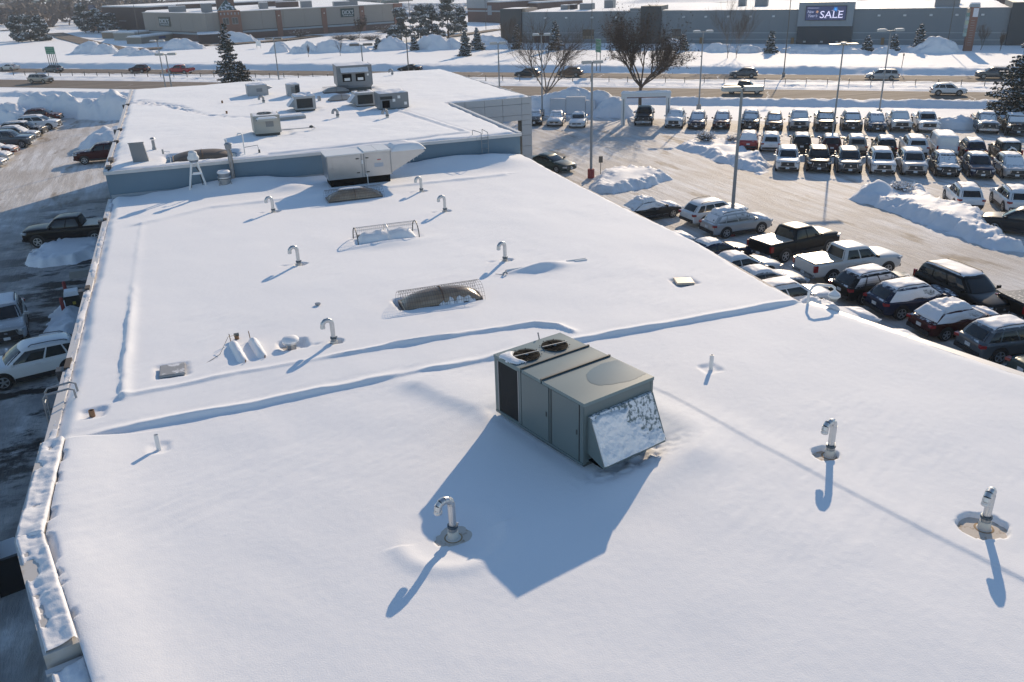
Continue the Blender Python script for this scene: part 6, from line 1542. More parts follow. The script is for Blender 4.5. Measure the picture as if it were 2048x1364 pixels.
# ================================================================ LAMP POSTS, SIGNS, ARCH, RAILING
M_POLE = mat('grey_pole', (.26, .275, .29), rough=.45, metal=.2, var=.05)
M_POLED = mat('bronze_pole', (.10, .095, .09), rough=.5, var=.05)
M_HEADG = mat('lamp_head_grey', (.42, .42, .41), rough=.45, var=.05)
M_HEADD = mat('lamp_head_bronze', (.16, .145, .135), rough=.5, var=.05)
M_CONC = mat('concrete_base', (.35, .34, .32), rough=.9, var=.15)
M_REDP = mat('faded_red_paint', (.30, .045, .04), rough=.6, var=.15)
def lamp_post(c, h, span, label, heads='box', pm=M_POLE, hm=M_HEADG, base=M_CONC, rz=0.0, r=.10, snow=False, tilt=0.0, hs=(.75, .42, .20)):
    t = thing('lamp_post', label, 'lamp post', (c[0], c[1], 0), rz, 'car park lamp posts')
    mb = MB(); mb.lathe([(.30, -.1), (.30, .75), (.27, .80)], 14); mb.build('base', base, t, True, 35)
    mb = MB(); mb.tube([(0, 0, .8), (0, 0, h - .1)], [r, r * .62], 8); mb.build('pole', pm, t, True, 50)
    if heads == 'box':
        mb = MB(); mb.box(0, 0, h - .12, span * .7, .07, .09); mb.build('arm', pm, t)
        for sd in (-1, 1):
            mb = MB(); mb.box(sd * (span / 2 - hs[0] / 2), 0, h - .06, hs[0], hs[1], hs[2], top=.94); o = mb.build('lamp_head', hm, t)
            k = MB(); k.box(sd * (span / 2 - hs[0] / 2), 0, h - .06 - hs[2] / 2 - .01, hs[0] * .8, hs[1] * .75, .02); k.build('lens', M_HEAD, o)
            if snow:
                k = MB(); k.box(sd * (span / 2 - hs[0] / 2), 0, h - .06 + hs[2] / 2 + .03, hs[0] * .88, hs[1] * .86, .06, top=.8); k.build('snow', M_SNOWF, o)
    else:
        for sd in (-1, 1):
            mb = MB(); mb.add([(sd * .18, -.22, h), (sd * span / 2, -.34, h - .02), (sd * span / 2, .34, h - .02), (sd * .18, .22, h), (sd * .18, -.22, h - .16), (sd * span / 2, -.30, h - .10), (sd * span / 2, .30, h - .10), (sd * .18, .22, h - .16)], [(0, 1, 2, 3), (7, 6, 5, 4), (0, 4, 5, 1), (1, 5, 6, 2), (2, 6, 7, 3), (3, 7, 4, 0)])
            mb.build('lamp_head', hm, t)
        mb = MB(); mb.lathe([(.22, h - .16), (.22, h + .02), (.16, h + .08), (.01, h + .1)], 12); mb.build('hub', hm, t, True, 40)
        k = MB(); k.lathe([(.30, h + .03), (.28, h + .11), (.01, h + .15)], 12); k.build('snow', M_SNOWF, t, True)
    return t
RA = HR
lamp_post((31.67, 65.81), 9.65, 1.75, 'grey lamp post on a red base beside the low snow bank, nearest the showroom', pm=M_POLE, base=M_REDP, rz=-.25, r=.12, hs=(.82, .45, .22))
lamp_post((32.53, 46.10), 9.55, 2.5, 'tall grey lamp post rising from the near car rows on a snowy red base', pm=M_POLE, base=M_REDP, rz=-.35, r=.13, hs=(1.15, .6, .26))
lamp_post((56.93, 65.68), 9.75, 2.55, 'lamp post with wide flat tan heads between the front and middle rows', 'wide', hm=mat('tan_lamp_head', (.46, .38, .30), rough=.45), rz=-.3, snow=True)
lamp_post((74.97, 79.21), 9.5, 2.9, 'thin grey lamp post behind the back row, right of the silver minivan', rz=-.4, hs=(1.0, .5, .22), snow=True)
lamp_post((59.64, 93.29), 9.4, 2.4, 'thin grey lamp post behind the dark blue SUV, with lit-edged heads', rz=-.4, hs=(.9, .5, .2), snow=True)
lamp_post((41.15, 99.63), 9.6, 2.2, 'lamp post in front of the left bare tree, beside the black sedan', rz=-.4, hs=(.85, .5, .2), snow=True)
lamp_post((32.94, 92.16), 9.5, 1.8, 'lamp post with two short boxy heads rising behind the showroom corner', pm=M_POLE, hm=M_HEADG, rz=-.25, hs=(.8, .45, .24))
lamp_post((27.70, 112.37), 9.5, 2.4, 'lamp post behind the highway-side roof edge in front of the pines', pm=M_POLED, hm=M_HEADD, rz=-.4, hs=(1.0, .5, .2))
lamp_post((19.59, 100.97), 9.5, 2.6, 'lamp post rising behind the tallest showroom rooftop unit', pm=M_POLE, hm=M_HEADD, rz=-.3, hs=(1.1, .5, .24))
lamp_post((11.94, 119.92), 9.5, 2.2, 'bronze lamp post with two flat heads, right of the snowy spruce', pm=M_POLE, hm=M_HEADD, rz=-.4, hs=(.95, .5, .2))
lamp_post((-1.24, 102.57), 9.5, 2.2, 'shorter of the paired lamp posts left of the snowy spruce', pm=M_POLE, hm=M_HEADG, rz=-.3, hs=(.9, .45, .22))
lamp_post((-2.29, 127.04), 9.5, 2.0, 'taller thin lamp post of the pair left of the snowy spruce', pm=M_POLE, hm=M_HEADG, rz=-.4, hs=(.85, .4, .14), snow=True)
# tall street-light masts beyond the highway
for c, lb in (((82.92, 172.72), 'tall thin mast standing before the long grey store, left part'), ((90.50, 117.38), 'tall thin mast at the highway edge left of the sale screen'), ((134.66, 127.60), 'tall thin mast just left of the brick pylon sign'),
              ((-9.38, 273.21), 'tall thin mast beside the tan utility walls'), ((62.50, 247.72), 'tall thin mast behind the pines'), ((86.65, 252.68), 'thin mast in front of the distant tan and brown store'), ((78.58, 270.38), 'tall thin mast in front of the right half of the brick store')):
    t = thing('street_mast', lb, 'lamp mast', (c[0], c[1], 0.2), 0, 'masts beyond the highway')
    mb = MB(); mb.tube([(0, 0, 0), (0, 0, 13.5)], [.09, .055], 6); mb.build('pole', M_POLED, t, True)
    mb = MB(); mb.box(.0, 0, 13.5, .9, .3, .14); mb.build('lamp_head', M_HEADD, t)
    mb = MB(); mb.lathe([(.25, -.3), (.25, .4)], 8); mb.build('base', M_CONC, t)

# green road signs
M_SIGNG = mat('road_sign_green', (.012, .22, .13), rough=.4, var=.05)
M_SIGNW = mat('sign_white', (.75, .77, .76), rough=.5)
def road_sign(c, w, h, zc, rz, label, lines, legs, z0):
    t = thing('road_sign', label, 'road sign', (c[0], c[1], z0), rz)
    mb = MB(); mb.box(0, 0, zc, w, .06, h); pl = mb.build('sign_plate', M_SIGNG, t)
    b = MB()
    for sx in (-1, 1): b.box(sx * (w / 2 - .05), -.035, zc, .05, .012, h - .06)
    for sz in (-1, 1): b.box(0, -.035, zc + sz * (h / 2 - .05), w - .06, .012, .05)
    b.build('border', M_SIGNW, pl)
    rg = random.Random(int(w * 100))
    for i, n_ in enumerate(lines):
        zz = zc + h / 2 - (i + .75) * h / (len(lines) + .5); x = -w / 2 + .25; q = MB()
        while x < w / 2 - .35:
            k_ = rg.uniform(.07, .15); q.box(x + k_ / 2, -.04, zz + rg.uniform(-.02, .03), k_ * .6, .01, n_ * rg.uniform(.65, 1.0)); x += k_ + (.05 if rg.random() < .8 else .2)
        q.build('faded_lettering', mat('faded_sign_white', (.35, .5, .45), rough=.5), pl)
    for x in legs:
        mb = MB(); mb.tube([(x, .06, 0), (x, .06, zc + h * .45)], .07, 6); mb.build('post', M_POLED, t)
    return t
road_sign((-25.53, 213.74), 2.5, 1.55, 3.4, RA + .0, 'green road sign with three lines of text on angled posts, at the left', (.26, .26, .26), (-1.1, -.5, .1, .6, 1.1), .4)
road_sign((67.54, 138.01), 2.1, 2.2, 4.2, RA - .9, 'narrow green road sign seen at an angle beside the leafy-brown tree', (.32, .30, .30), (-.7, .7), .4)
t = thing('notice_board', 'small white board on two legs in the snow field before the brick store', 'board', (*(18.82, 227.01), 1.0), -.5)
mb = MB(); mb.box(0, 0, 1.2, 1.2, .08, 1.25); mb.build('panel', M_SIGNW, t)
for x in (-.5, .5):
    mb = MB(); mb.box(x, 0, .35, .08, .08, .8); mb.build('leg', M_CONC, t)
t = thing('marker_post', 'small dark marker post leaning in the snow bank, right of the silver minivan', 'marker', (*(107.75, 110.42), .9), .2)
mb = MB(); mb.tube([(0, 0, -.2), (.12, 0, 1.8)], .05, 5); mb.build('post', M_POLED, t); mb = MB(); mb.box(.12, 0, 1.95, .22, .12, .35); mb.build('head', M_RUST, t)
t = thing('car_park_sign', 'small dark sign on a post in the low snow bank by the red lamp base', 'sign', (*(32.31, 65.26), 0), -.4)
mb = MB(); mb.tube([(0, 0, 0), (0, 0, 1.9)], .035, 6); mb.build('post', M_POLED, t); mb = MB(); mb.box(0, -.05, 1.65, .34, .03, .55); mb.build('sign_plate', mat('weathered_sign', (.13, .11, .09), rough=.6), t)

# cable barrier in the median
t = thing('cable_barrier', 'long low cable barrier with thin posts along the snowy median of the highway', 'barrier')
pm_ = None
for i, s in enumerate(np.arange(-150, 60, 2.95)):
    tt = 136.4 + .15 * math.sin(s * .05); x, y = st(s, tt)
    if pm_ is None:
        mb = MB(); mb.box(0, 0, .55, .09, .11, 1.1); mb.box(0, 0, 1.0, .11, .14, .08); pm_ = mb.mesh('post'); pm_.materials.append(M_POLED)
    o = bpy.data.objects.new('post', pm_); COL.objects.link(o); o.parent = t; o.location = (x, y, 0); o.rotation_euler = (0, 0, RA)
for z in (.62, .80, .98):
    mb = MB(); mb.tube([(*st(s, 136.4 + .15 * math.sin(s * .05)), z) for s in np.arange(-150, 60, 11.8)], .016, 4); mb.build('cable', M_POLED, t)

# white display arch over the dark pickup
t = thing('display_arch', 'white rectangular display arch capped with snow, over a dark pickup', 'arch', (*(49.05, 87.76), 0), HR + .30)
for sx in (-2.55, 2.55):
    mb = MB(); mb.box(sx, 0, 1.55, .42, .55, 3.1); o = mb.build('post', M_WHITEP, t)
    k = MB(); k.box(sx, -.29, 1.5, .06, .03, 2.9); k.build('edge_strip', M_POLED, o)
mb = MB(); mb.box(0, 0, 3.30, 5.55, .62, .50); mb.build('beam', M_WHITEP, t)
mb = MB(); mb.box(0, -.325, 3.07, 4.4, .03, .09); mb.build('red_stripe', mat('dark_red_stripe', (.12, .02, .025), rough=.5), t)
U, V = np.meshgrid(np.linspace(-1, 1, 60), np.linspace(-1, 1, 14))
f = np.clip(np.minimum((1 - np.abs(U)) * 14, (1 - np.abs(V)) * 4), 0, 1) ** .5
link('snow_cap', grid_mesh('snow_cap', U * 2.85, V * .34, 3.53 + (.22 + .05 * fbm(U * 4, V, 5, 3)) * f), M_SNOWF, t, True)
t = thing('snowed_sign_wall', 'upright pale slabs half buried in the drifted heap behind the sedans', 'wall', (*(45.12, 99.13), 0), HR + .12)
for i, (x, w, h) in enumerate(((-1.9, 2.0, 1.9), (.35, 2.4, 2.1), (2.2, 1.2, 1.7))):
    mb = MB(); mb.box(x, 0, h / 2, w, .5, h); mb.build('slab', mat('frosted_slab', (.62, .63, .65), rough=.8, var=.05), t)

# ================================================================ TREES AND SHRUBS
def tube_arrays(segs, n=4):
    """segs: list of (p0, p1, r0, r1) -> vertex and quad arrays"""
    P0 = np.array([s[0] for s in segs]); P1 = np.array([s[1] for s in segs]); r0 = np.array([s[2] for s in segs]); r1 = np.array([s[3] for s in segs])
    d = P1 - P0; d /= np.maximum(np.linalg.norm(d, axis=1, keepdims=True), 1e-6)
    ref = np.where(np.abs(d[:, 2:3]) < .9, np.array([[0, 0, 1.]]), np.array([[1., 0, 0]]))
    a = np.cross(d, ref); a /= np.linalg.norm(a, axis=1, keepdims=True); b = np.cross(d, a)
    V = np.zeros((len(segs), 2 * n, 3))
    for k in range(n):
        w = 2 * math.pi * k / n; o = a * math.cos(w) + b * math.sin(w)
        V[:, k] = P0 + o * r0[:, None]; V[:, n + k] = P1 + o * r1[:, None]
    base = (np.arange(len(segs)) * 2 * n)[:, None]
    Q = np.stack([np.concatenate([base + k, base + (k + 1) % n, base + n + (k + 1) % n, base + n + k], 1) for k in range(n)], 1)
    return V.reshape(-1, 3), Q.reshape(-1, 4)

def branch(rng, p, d, L, r, depth, segs, tips, up=.12, spread=.55, kids=(2, 4), shrink=.68, wob=.16):
    n = 4 if depth > 1 else 3
    q = np.array(p, float); dd = np.array(d, float); step = L / n; rr = r
    for i in range(n):
        dd = dd + rng.normal(0, wob, 3) + np.array([0, 0, up * .5]); dd /= np.linalg.norm(dd)
        q2 = q + dd * step; r2 = rr * .86
        segs.append((q.copy(), q2.copy(), rr, r2)); q, rr = q2, r2
        if depth > 0 and (i > 0 or depth < 3):
            for _ in range(rng.integers(*kids)):
                w = rng.normal(0, 1, 3); w -= w.dot(dd) * dd; w /= np.linalg.norm(w)
                nd = dd * math.cos(spread) + w * math.sin(spread) * rng.uniform(.7, 1.25) + np.array([0, 0, up]); nd /= np.linalg.norm(nd)
                branch(rng, q, nd, L * shrink * rng.uniform(.7, 1.05), max(rr * .58, .006), depth - 1, segs, tips, up, spread, kids, shrink, wob)
    tips.append(q)

M_BARK = mat('dark_bark', (.075, .058, .047), rough=.9, var=.3, scale=8)
M_TWIG = mat('brown_twigs', (.10, .075, .058), rough=.9, var=.25, scale=3)
M_DEADLEAF = mat('dry_brown_leaves', (.055, .038, .028), rough=.85, var=.4, scale=.7)
M_BIRCH = mat('pale_bark', (.22, .19, .165), rough=.9, var=.35, scale=6)
def leaf_quads(C, size, rng, flat=.5):
    n = len(C); a = rng.normal(0, 1, (n, 3)); a[:, 2] *= flat; a /= np.linalg.norm(a, axis=1, keepdims=True)
    b = np.cross(a, rng.normal(0, 1, (n, 3))); b /= np.linalg.norm(b, axis=1, keepdims=True)
    s = size * rng.uniform(.6, 1.3, (n, 1))
    V = np.stack([C - a * s - b * s * .5, C + a * s - b * s * .5, C + a * s + b * s * .5, C - a * s + b * s * .5], 1).reshape(-1, 3)
    return V, np.arange(4 * n).reshape(n, 4)

def bare_tree(label, c, z, trunks, seed, H, depth=4, leaves=0, spread=.5, up=.14, bark=M_BARK, twig=M_TWIG, cat='tree', name='bare_tree', r=.16, kids=(2, 4), group=None, lsize=.10, shrink=.66, trunk_h=.25):
    rng = np.random.default_rng(seed)
    t = thing(name, label, cat, (c[0], c[1], z), 0, group)
    segs = []; tips = []
    top = np.array([0, 0, H * trunk_h]); segs.append((np.array([0, 0, -.3]), top * .5 + rng.normal(0, .05, 3), r * 1.25, r * 1.05)); segs.append((segs[-1][1], top, r * 1.05, r))
    for (ax, ay, lf) in trunks:
        d = np.array([ax, ay, 1.0]); d /= np.linalg.norm(d)
        branch(rng, top * rng.uniform(.75, 1.0), d, H * .48 * lf, r * .62, depth, segs, tips, up, spread, kids, shrink)
    big = [s for s in segs if s[2] > r * .16]; small = [s for s in segs if s[2] <= r * .16]
    V, Q = tube_arrays(big, 5); link('trunk', fast_mesh('trunk', V, Q), bark, t, True)
    if small:
        V, Q = tube_arrays(small, 3); kind(link('crown', fast_mesh('crown', V, Q), twig, t), 'stuff')
    if leaves:
        T = np.array([s[1] for s in small]); C = T[rng.integers(0, len(T), leaves)] + rng.normal(0, .07, (leaves, 3))
        V, Q = leaf_quads(C, lsize, rng); kind(link('leaves', fast_mesh('leaves', V, Q), M_DEADLEAF, t), 'stuff')
    return t
bare_tree('spreading bare tree with several leaning limbs behind the snow heap, left of the leafy-brown tree', (45.64, 108.93), 0, [(-.75, .3, 1.0), (-.25, .1, 1.12), (.12, -.1, 1.15), (.7, -.5, 1.05), (1.1, -.85, .9)], 5, 10.6, 3, spread=.55, up=.10, r=.17, kids=(2, 4), bark=mat('grey_bark', (.13, .11, .095), rough=.9, var=.3), trunk_h=.16)
bare_tree('round tree still holding dry brown leaves, behind the display arch', (54.44, 98.86), 0, [(-1.0, .8, .85), (-.5, .3, 1.0), (-.2, .2, 1.05), (.1, -.1, 1.1), (.4, -.35, 1.05), (.85, -.65, .95), (1.2, -.9, .8), (-.05, .6, .95), (.2, -.7, .9)], 9, 10.0, 3, leaves=5200, spread=.5, up=.13, r=.2, kids=(2, 4), lsize=.085, trunk_h=.30)
GTR = 'bare trees before the long grey store'
for i, (c, H, lb, rr) in enumerate((((79.01, 155.80), 8.0, 'pale multi-stem birch left of the leafy-brown tree', .07), ((94.36, 138.99), 9.0, 'bare multi-stem trees with long shadows, right of the leafy-brown tree', .06), ((95.57, 138.07), 8.4, 'second bare multi-stem clump just right of the first', .055),
                                    ((67.57, 182.09), 6.5, 'reddish bare tree at the dark left end of the grey store', .07), ((64.36, 167.16), 5.2, 'dense bare shrub-like tree under the dark left end of the grey store', .08), ((139.16, 123.95), 4.5, 'bare shrub right of the brick pylon sign', .05), ((140.04, 120.59), 3.0, 'low bare shrub before the dark end wall', .04))):
    bare_tree(lb, c, .95, [(-.3, .1, 1), (.05, .05, 1.15), (.3, -.2, 1.0), (-.1, -.2, .9)], 30 + i, H, 3, spread=.38, up=.25, r=rr, bark=M_BIRCH if i in (0, 1, 2) else M_BARK, group=GTR, trunk_h=.08, kids=(1, 4))
for i, (c, H, lb) in enumerate((((25.90, 192.73), 2.4, 'tiny bare sapling in the snow field, smallest of two'), ((32.57, 191.82), 3.4, 'bare sapling with brushy crown in the snow field'), ((45.20, 234.58), 5.2, 'young tree holding rusty leaves in front of the brick store'))):
    bare_tree(lb, c, .95, [(-.3, .1, 1), (.15, .05, 1.1), (.35, -.2, .9)], 50 + i, H, 2, leaves=700 if i == 2 else 0, spread=.4, up=.2, r=.05, trunk_h=.3, lsize=.14, name='bare_sapling')
if True:
    M_DEADLEAF2 = mat('rusty_leaves', (.20, .075, .04), rough=.85, var=.3)

M_NEED = mat('spruce_needles', (.022, .035, .028), rough=.85, var=.35, scale=1.5, coord='World')
M_NEEDB = mat('blue_pine_needles', (.085, .105, .105), rough=.85, var=.3, scale=1.0, coord='World')
M_NSNOW = mat('snow_on_boughs', (.80, .81, .83), rough=.75, var=.05)
def conifer(label, c, z, H, R, seed, levels=20, boughs=9, snow=.35, need=M_NEED, per=22, name='spruce_tree', group=None, size=.13, gaps=.12, base=.06):
    rng = np.random.default_rng(seed)
    t = thing(name, label, 'tree', (c[0], c[1], z), 0, group)
    V, Q = tube_arrays([(np.array([0, 0, -.3]), np.array([0, 0, H * .5]), .17 * H / 9, .1 * H / 9), (np.array([0, 0, H * .5]), np.array([0, 0, H]), .1 * H / 9, .02)], 6)
    link('trunk', fast_mesh('trunk', V, Q), M_BARK, t, True)
    NV = []; SV = []; BS = []
    for i in range(levels):
        f = (i + rng.uniform(-.3, .3)) / levels; f = max(0, min(.99, f)); zz = H * (base + (1 - base) * f)
        L = R * (1 - f) ** .82 * rng.uniform(.78, 1.12) + .12
        nb = max(4, int(boughs * (1 - .45 * f)))
        for b in range(nb):
            if rng.random() < gaps: continue
            az = 2 * math.pi * (b + rng.uniform(-.35, .35)) / nb + i * .7; l = L * rng.uniform(.6, 1.22)
            zz = H * (base + (1 - base) * max(0, min(.985, f + rng.uniform(-.5, .5) / levels)))
            droop = rng.uniform(.12, .34) * (1 - f * .6); dirv = np.array([math.cos(az), math.sin(az), 0])
            m = max(5, int(per * (l / R) + 5)); s = np.sort(rng.uniform(.12, 1, m))
            P = dirv[None] * (s * l)[:, None]; P[:, 2] = zz - droop * l * s ** 1.5 + .10 * l * s ** 3
            lat = np.array([-dirv[1], dirv[0], 0]); wd = .30 * l * (1 - s * .75) + .04
            P = P + lat[None] * (rng.uniform(-1, 1, m) * wd)[:, None]; P[:, 2] += rng.normal(-.02, .04, m)
            BS.append((np.array([0, 0, zz]), dirv * l * .92 + np.array([0, 0, zz - droop * l * .8]), .03, .01))
            NV.append(P)
            k = rng.random(m) < snow
            if k.any(): SV.append(P[k] + np.array([0, 0, size * .45]))
    C = np.concatenate(NV)
    Va, Qa = leaf_quads(np.repeat(C, 3, 0) + rng.normal(0, size * .5, (3 * len(C), 3)), size, rng, .45)
    kind(link('crown', fast_mesh('crown', Va, Qa), need, t), 'stuff')
    V, Q = tube_arrays(BS, 3); kind(link('boughs', fast_mesh('boughs', V, Q), M_BARK, t), 'stuff')
    if SV:
        C = np.concatenate(SV); n = len(C); th = rng.uniform(0, 2 * math.pi, n); s = size * rng.uniform(.8, 1.9, n)
        o = np.stack([np.cos(th), np.sin(th), rng.normal(0, .2, n)], 1) * s[:, None]; q = np.stack([-np.sin(th), np.cos(th), rng.normal(0, .2, n)], 1) * s[:, None] * .8
        Vs = np.stack([C - o, C - q, C + o, C + q, C + np.array([0, 0, 1]) * s[:, None] * .45], 1).reshape(-1, 3)
        b0 = np.arange(n)[:, None] * 5
        Qs = np.stack([np.concatenate([b0 + a_, b0 + b_, b0 + 4], 1) for a_, b_ in ((0, 1), (1, 2), (2, 3), (3, 0))], 1).reshape(-1, 3)
        kind(link('snow', fast_mesh('snow', Vs, Qs), M_NSNOW, t), 'stuff')
    return t
conifer('snow-flecked spruce standing behind the left end of the showroom roof', (7.58, 152.33), 0, 10.3, 3.0, 3, 26, 10, .5, per=30, size=.12, gaps=.12)
conifer('large dark spruce at the right edge of the picture, snow on its lower boughs', (85.25, 69.13), 0, 10.4, 4.7, 4, 27, 12, .45, per=44, size=.13)
conifer('smaller bushy spruce half hidden at the right foot of the snow-flecked spruce', (9.29, 152.76), 0, 4.4, 2.3, 6, 14, 9, .15, per=24, size=.11)
GSP = 'small snowy spruces beyond the highway'
for i, (c, H, R, lb) in enumerate((((55.13, 174.32), 4.9, 1.5, 'left of two small spruces standing together'), ((61.46, 185.46), 4.7, 1.5, 'right of two small spruces standing together'), ((49.74, 194.94), 3.2, 1.0, 'small dark spruce at the left foot of the tall shaded heap'),
                                   ((43.40, 203.38), 2.6, 1.1, 'stubby spruce left of the peaked heap'), ((96.12, 157.42), 3.0, 1.1, 'small spruce on the right side of the leafy-brown tree'), ((106.24, 142.34), 4.0, 1.3, 'snowy spruce left of the sale screen'),
                                   ((121.03, 133.22), 3.0, 1.0, 'small snowy spruce right of the sale screen'), ((124.62, 130.35), 3.1, 1.0, 'small snowy spruce, middle one of three right of the sale screen'), ((128.67, 128.42), 4.9, 1.35, 'tallest snowy spruce, left of the big smooth snow heap'),
                                   ((69.92, 183.36), 5.2, 1.3, 'snowy spruce in front of the dark end of the grey store'), ((75.63, 175.53), 6.0, 1.7, 'snowy spruce behind the left bare tree'))):
    conifer(lb, c, .95, H, R, 20 + i, 15, 9, 1.0, per=16, name='small_spruce', group=GSP, size=.15)

def pine(label, c, z, H, R, seed, snow=.5, need=M_NEEDB, n=26, group=None, size=.32, per=70):
    rng = np.random.default_rng(seed)
    t = thing('pine_tree', label, 'tree', (c[0], c[1], z), 0, group)
    V, Q = tube_arrays([(np.array([0, 0, -.3]), np.array([0, 0, H * .9]), .2, .05)], 6); link('trunk', fast_mesh('trunk', V, Q), M_BARK, t, True)
    C = []; S = []; B = []
    for i in range(n):
        f = rng.uniform(.08, 1) ** .9; zz = H * f; rad = R * (1.02 - f) ** .6 * rng.uniform(.3, 1.0); a = rng.uniform(0, 6.28)
        ctr = np.array([rad * math.cos(a), rad * math.sin(a), zz]); cr = R * rng.uniform(.22, .40)
        P = rng.normal(0, 1, (per, 3)); P /= np.linalg.norm(P, axis=1, keepdims=True); P *= (rng.uniform(.4, 1, (per, 1)) ** .4) * cr; P[:, 2] *= .55
        C.append(P + ctr); B.append((np.array([0, 0, zz * .92]), ctr, .05, .02))
        u = P[:, 2] > cr * .12; k = u & (rng.random(per) < snow * 1.5)
        S.append(P[k] + ctr + np.array([0, 0, .1]))
    C = np.concatenate(C); V, Q = leaf_quads(C, size, rng, .6); kind(link('crown', fast_mesh('crown', V, Q), need, t), 'stuff')
    V, Q = tube_arrays(B, 3); kind(link('boughs', fast_mesh('boughs', V, Q), M_BARK, t), 'stuff')
    S = np.concatenate(S)
    if len(S): V, Q = leaf_quads(S, size * .9, rng, .25); kind(link('snow', fast_mesh('snow', V, Q), M_NSNOW, t), 'stuff')
    return t
GPI = 'snow-frosted pines beyond the highway'
for i, (c, H, R, lb) in enumerate((((54.06, 224.63), 8.0, 3.2, 'leftmost frosted pine of the clump right of the brick store'), ((50.63, 217.38), 4.0, 2.4, 'lowest bushy pine at the left foot of the clump'), ((57.78, 219.28), 8.6, 3.4, 'broad dark pine in the middle of the clump, behind the peaked heap'), ((62.22, 223.91), 8.4, 3.0, 'pine just right of the broad dark pine'),
                                   ((67.65, 228.09), 10.0, 3.8, 'tallest pine of the clump'), ((76.52, 245.19), 6.6, 2.8, 'rightmost small pine of the clump'), ((-45.22, 314.21), 7.0, 3.6, 'left pine of the trio by the curving service road'), ((-41.42, 308.31), 7.4, 4.0, 'middle pine of the trio by the curving service road'),
                                   ((-38.07, 307.91), 6.8, 3.6, 'right pine of the trio with the most snow'), ((-28.87, 346.59), 9.0, 4.6, 'left pine in front of the dark brown store'), ((-24.43, 342.32), 7.6, 4.4, 'middle pine in front of the dark brown store'), ((-20.39, 338.43), 6.4, 4.0, 'right pine in front of the dark brown store'))):
    pine(lb, c, .9, H, R, 60 + i, group=GPI, n=30 if i < 6 else 26, size=.26 if i < 6 else .34)

def bush(label, c, z, R, h, seed, n=700, twig=M_TWIG, snow=.3, group=None):
    rng = np.random.default_rng(seed); t = thing('bush', label, 'bush', (c[0], c[1], z), 0, group)
    segs = []
    for i in range(n // 6):
        a = rng.uniform(0, 6.28); d = np.array([math.cos(a) * rng.uniform(.1, 1), math.sin(a) * rng.uniform(.1, 1), rng.uniform(.35, 1)]) * np.array([R, R, h]); p = np.array([0, 0, 0.]); 
        mid = d * .55 + rng.normal(0, .06, 3); segs += [(p, mid, .014, .01), (mid, d, .01, .006)]
        for k in range(2): segs.append((mid, d + rng.normal(0, .16, 3) * np.array([R, R, h]), .007, .005))
    V, Q = tube_arrays(segs, 3); kind(link('twigs', fast_mesh('twigs', V, Q), twig, t), 'stuff')
    if snow:
        C = np.array([s[1] for s in segs]); C = C[rng.random(len(C)) < snow]; V, Q = leaf_quads(C, .09, rng, .3); kind(link('snow', fast_mesh('snow', V, Q), M_NSNOW, t), 'stuff')
    return t
bush('dark twiggy bush poking out of the snow bank left of the red SUV', (48.49, 74.10), .3, 1.1, .9, 1, 1300, snow=.35)
bush('reddish twigs showing through the snow by the red SUV', (50.24, 72.22), .4, .8, .6, 2, 500, snow=.3)
bush('snow-buried dark bush on the long snow island', (49.84, 49.28), .45, 1.0, .55, 3, 900, snow=.7)
for i, (c, R, lb) in enumerate((((41.46, 242.38), 3.0, 'left part of the low brown hedge before the brick store'), ((44.35, 239.81), 3.0, 'middle part of the low brown hedge before the brick store'), ((48.57, 236.05), 3.2, 'right part of the low brown hedge before the brick store'), ((33.43, 261.70), 3.0, 'brown shrub under the left brick pier of the store'),
                                ((43.51, 279.94), 3.4, 'brown shrubs along the brick store wall'), ((58.41, 262.62), 4.0, 'brown thicket left of the frosted pines'))):
    bush(lb, c, .95, R, 2.0 if i > 2 else 1.5, 70 + i, 1500, snow=.18, group='brown shrubs near the brick store')

# ================================================================ SMALL THINGS ON THE GROUND AT THE LEFT
t = thing('bollard', 'dark red bollard leaning in the shaded snow below the roof edge', 'bollard', (*(-8.05, 48.57), 0), 0, 'red bollards'); mb = MB(); mb.lathe([(.10, 0), (.10, 1.05), (.07, 1.12), (.01, 1.14)], 12); mb.build('post', M_REDP, t, True, 40)
k = MB(); k.lathe([(.11, .08), (.11, .25)], 12); k.build('sleeve', M_POLED, t)
dup(t, (*(-8.19, 51.49), 0), 0, 'dark red bollard behind the snow-topped bin', 'red bollards')
t = thing('waste_bin', 'dark square bin with a thick snow cap beside the red bollard', 'bin', (*(-7.63, 49.52), 0), .1)
mb = MB(); mb.box(0, 0, .45, .75, .75, .9, top=1.08); mb.build('body', mat('dark_green_bin', (.03, .035, .028), rough=.6), t); mb = MB(); mb.box(0, 0, .92, .84, .84, .06); mb.build('lid', M_TRIM, t); mb = MB(); mb.box(0, 0, 1.06, .8, .8, .24, top=.82); mb.build('snow_cap', M_SNOWF, t)
k = MB(); k.box(.05, -.41, .55, .16, .02, .16); k.build('label_plate', mat('yellow_label', (.5, .36, .05), rough=.5), t)
t = thing('concrete_block', 'pale concrete block beside the bare asphalt by the roof edge', 'block', (*(-7.68, 55.84), 0), .05); mb = MB(); mb.box(0, 0, .22, 1.6, .55, .44, top=.94); mb.build('block', M_CONC, t)
t = thing('skip_container', 'open black steel lid leaning in the shade beside the corner of the roof edge', 'container', (-7.45, 25.2, 0), .30)
M_BST = mat('black_steel', (.008, .009, .012), rough=.5)
mb = MB(); mb.box(-.32, 0, .75, .10, 2.3, 1.5, ry=.25); mb.build('side', M_BST, t)
mb = MB(); mb.box(0.05, -1.05, .6, .9, .12, 1.2); mb.build('end', M_BST, t)
mb = MB(); mb.box(.1, 0.1, .3, .8, 2.0, .5); mb.build('body', M_BST, t); mb = MB(); mb.box(.14, .2, .6, .66, 1.6, .14, top=.85); mb.build('snow', M_SNOWF, t)
# glass roof on the near white SUV and odds on its neighbours

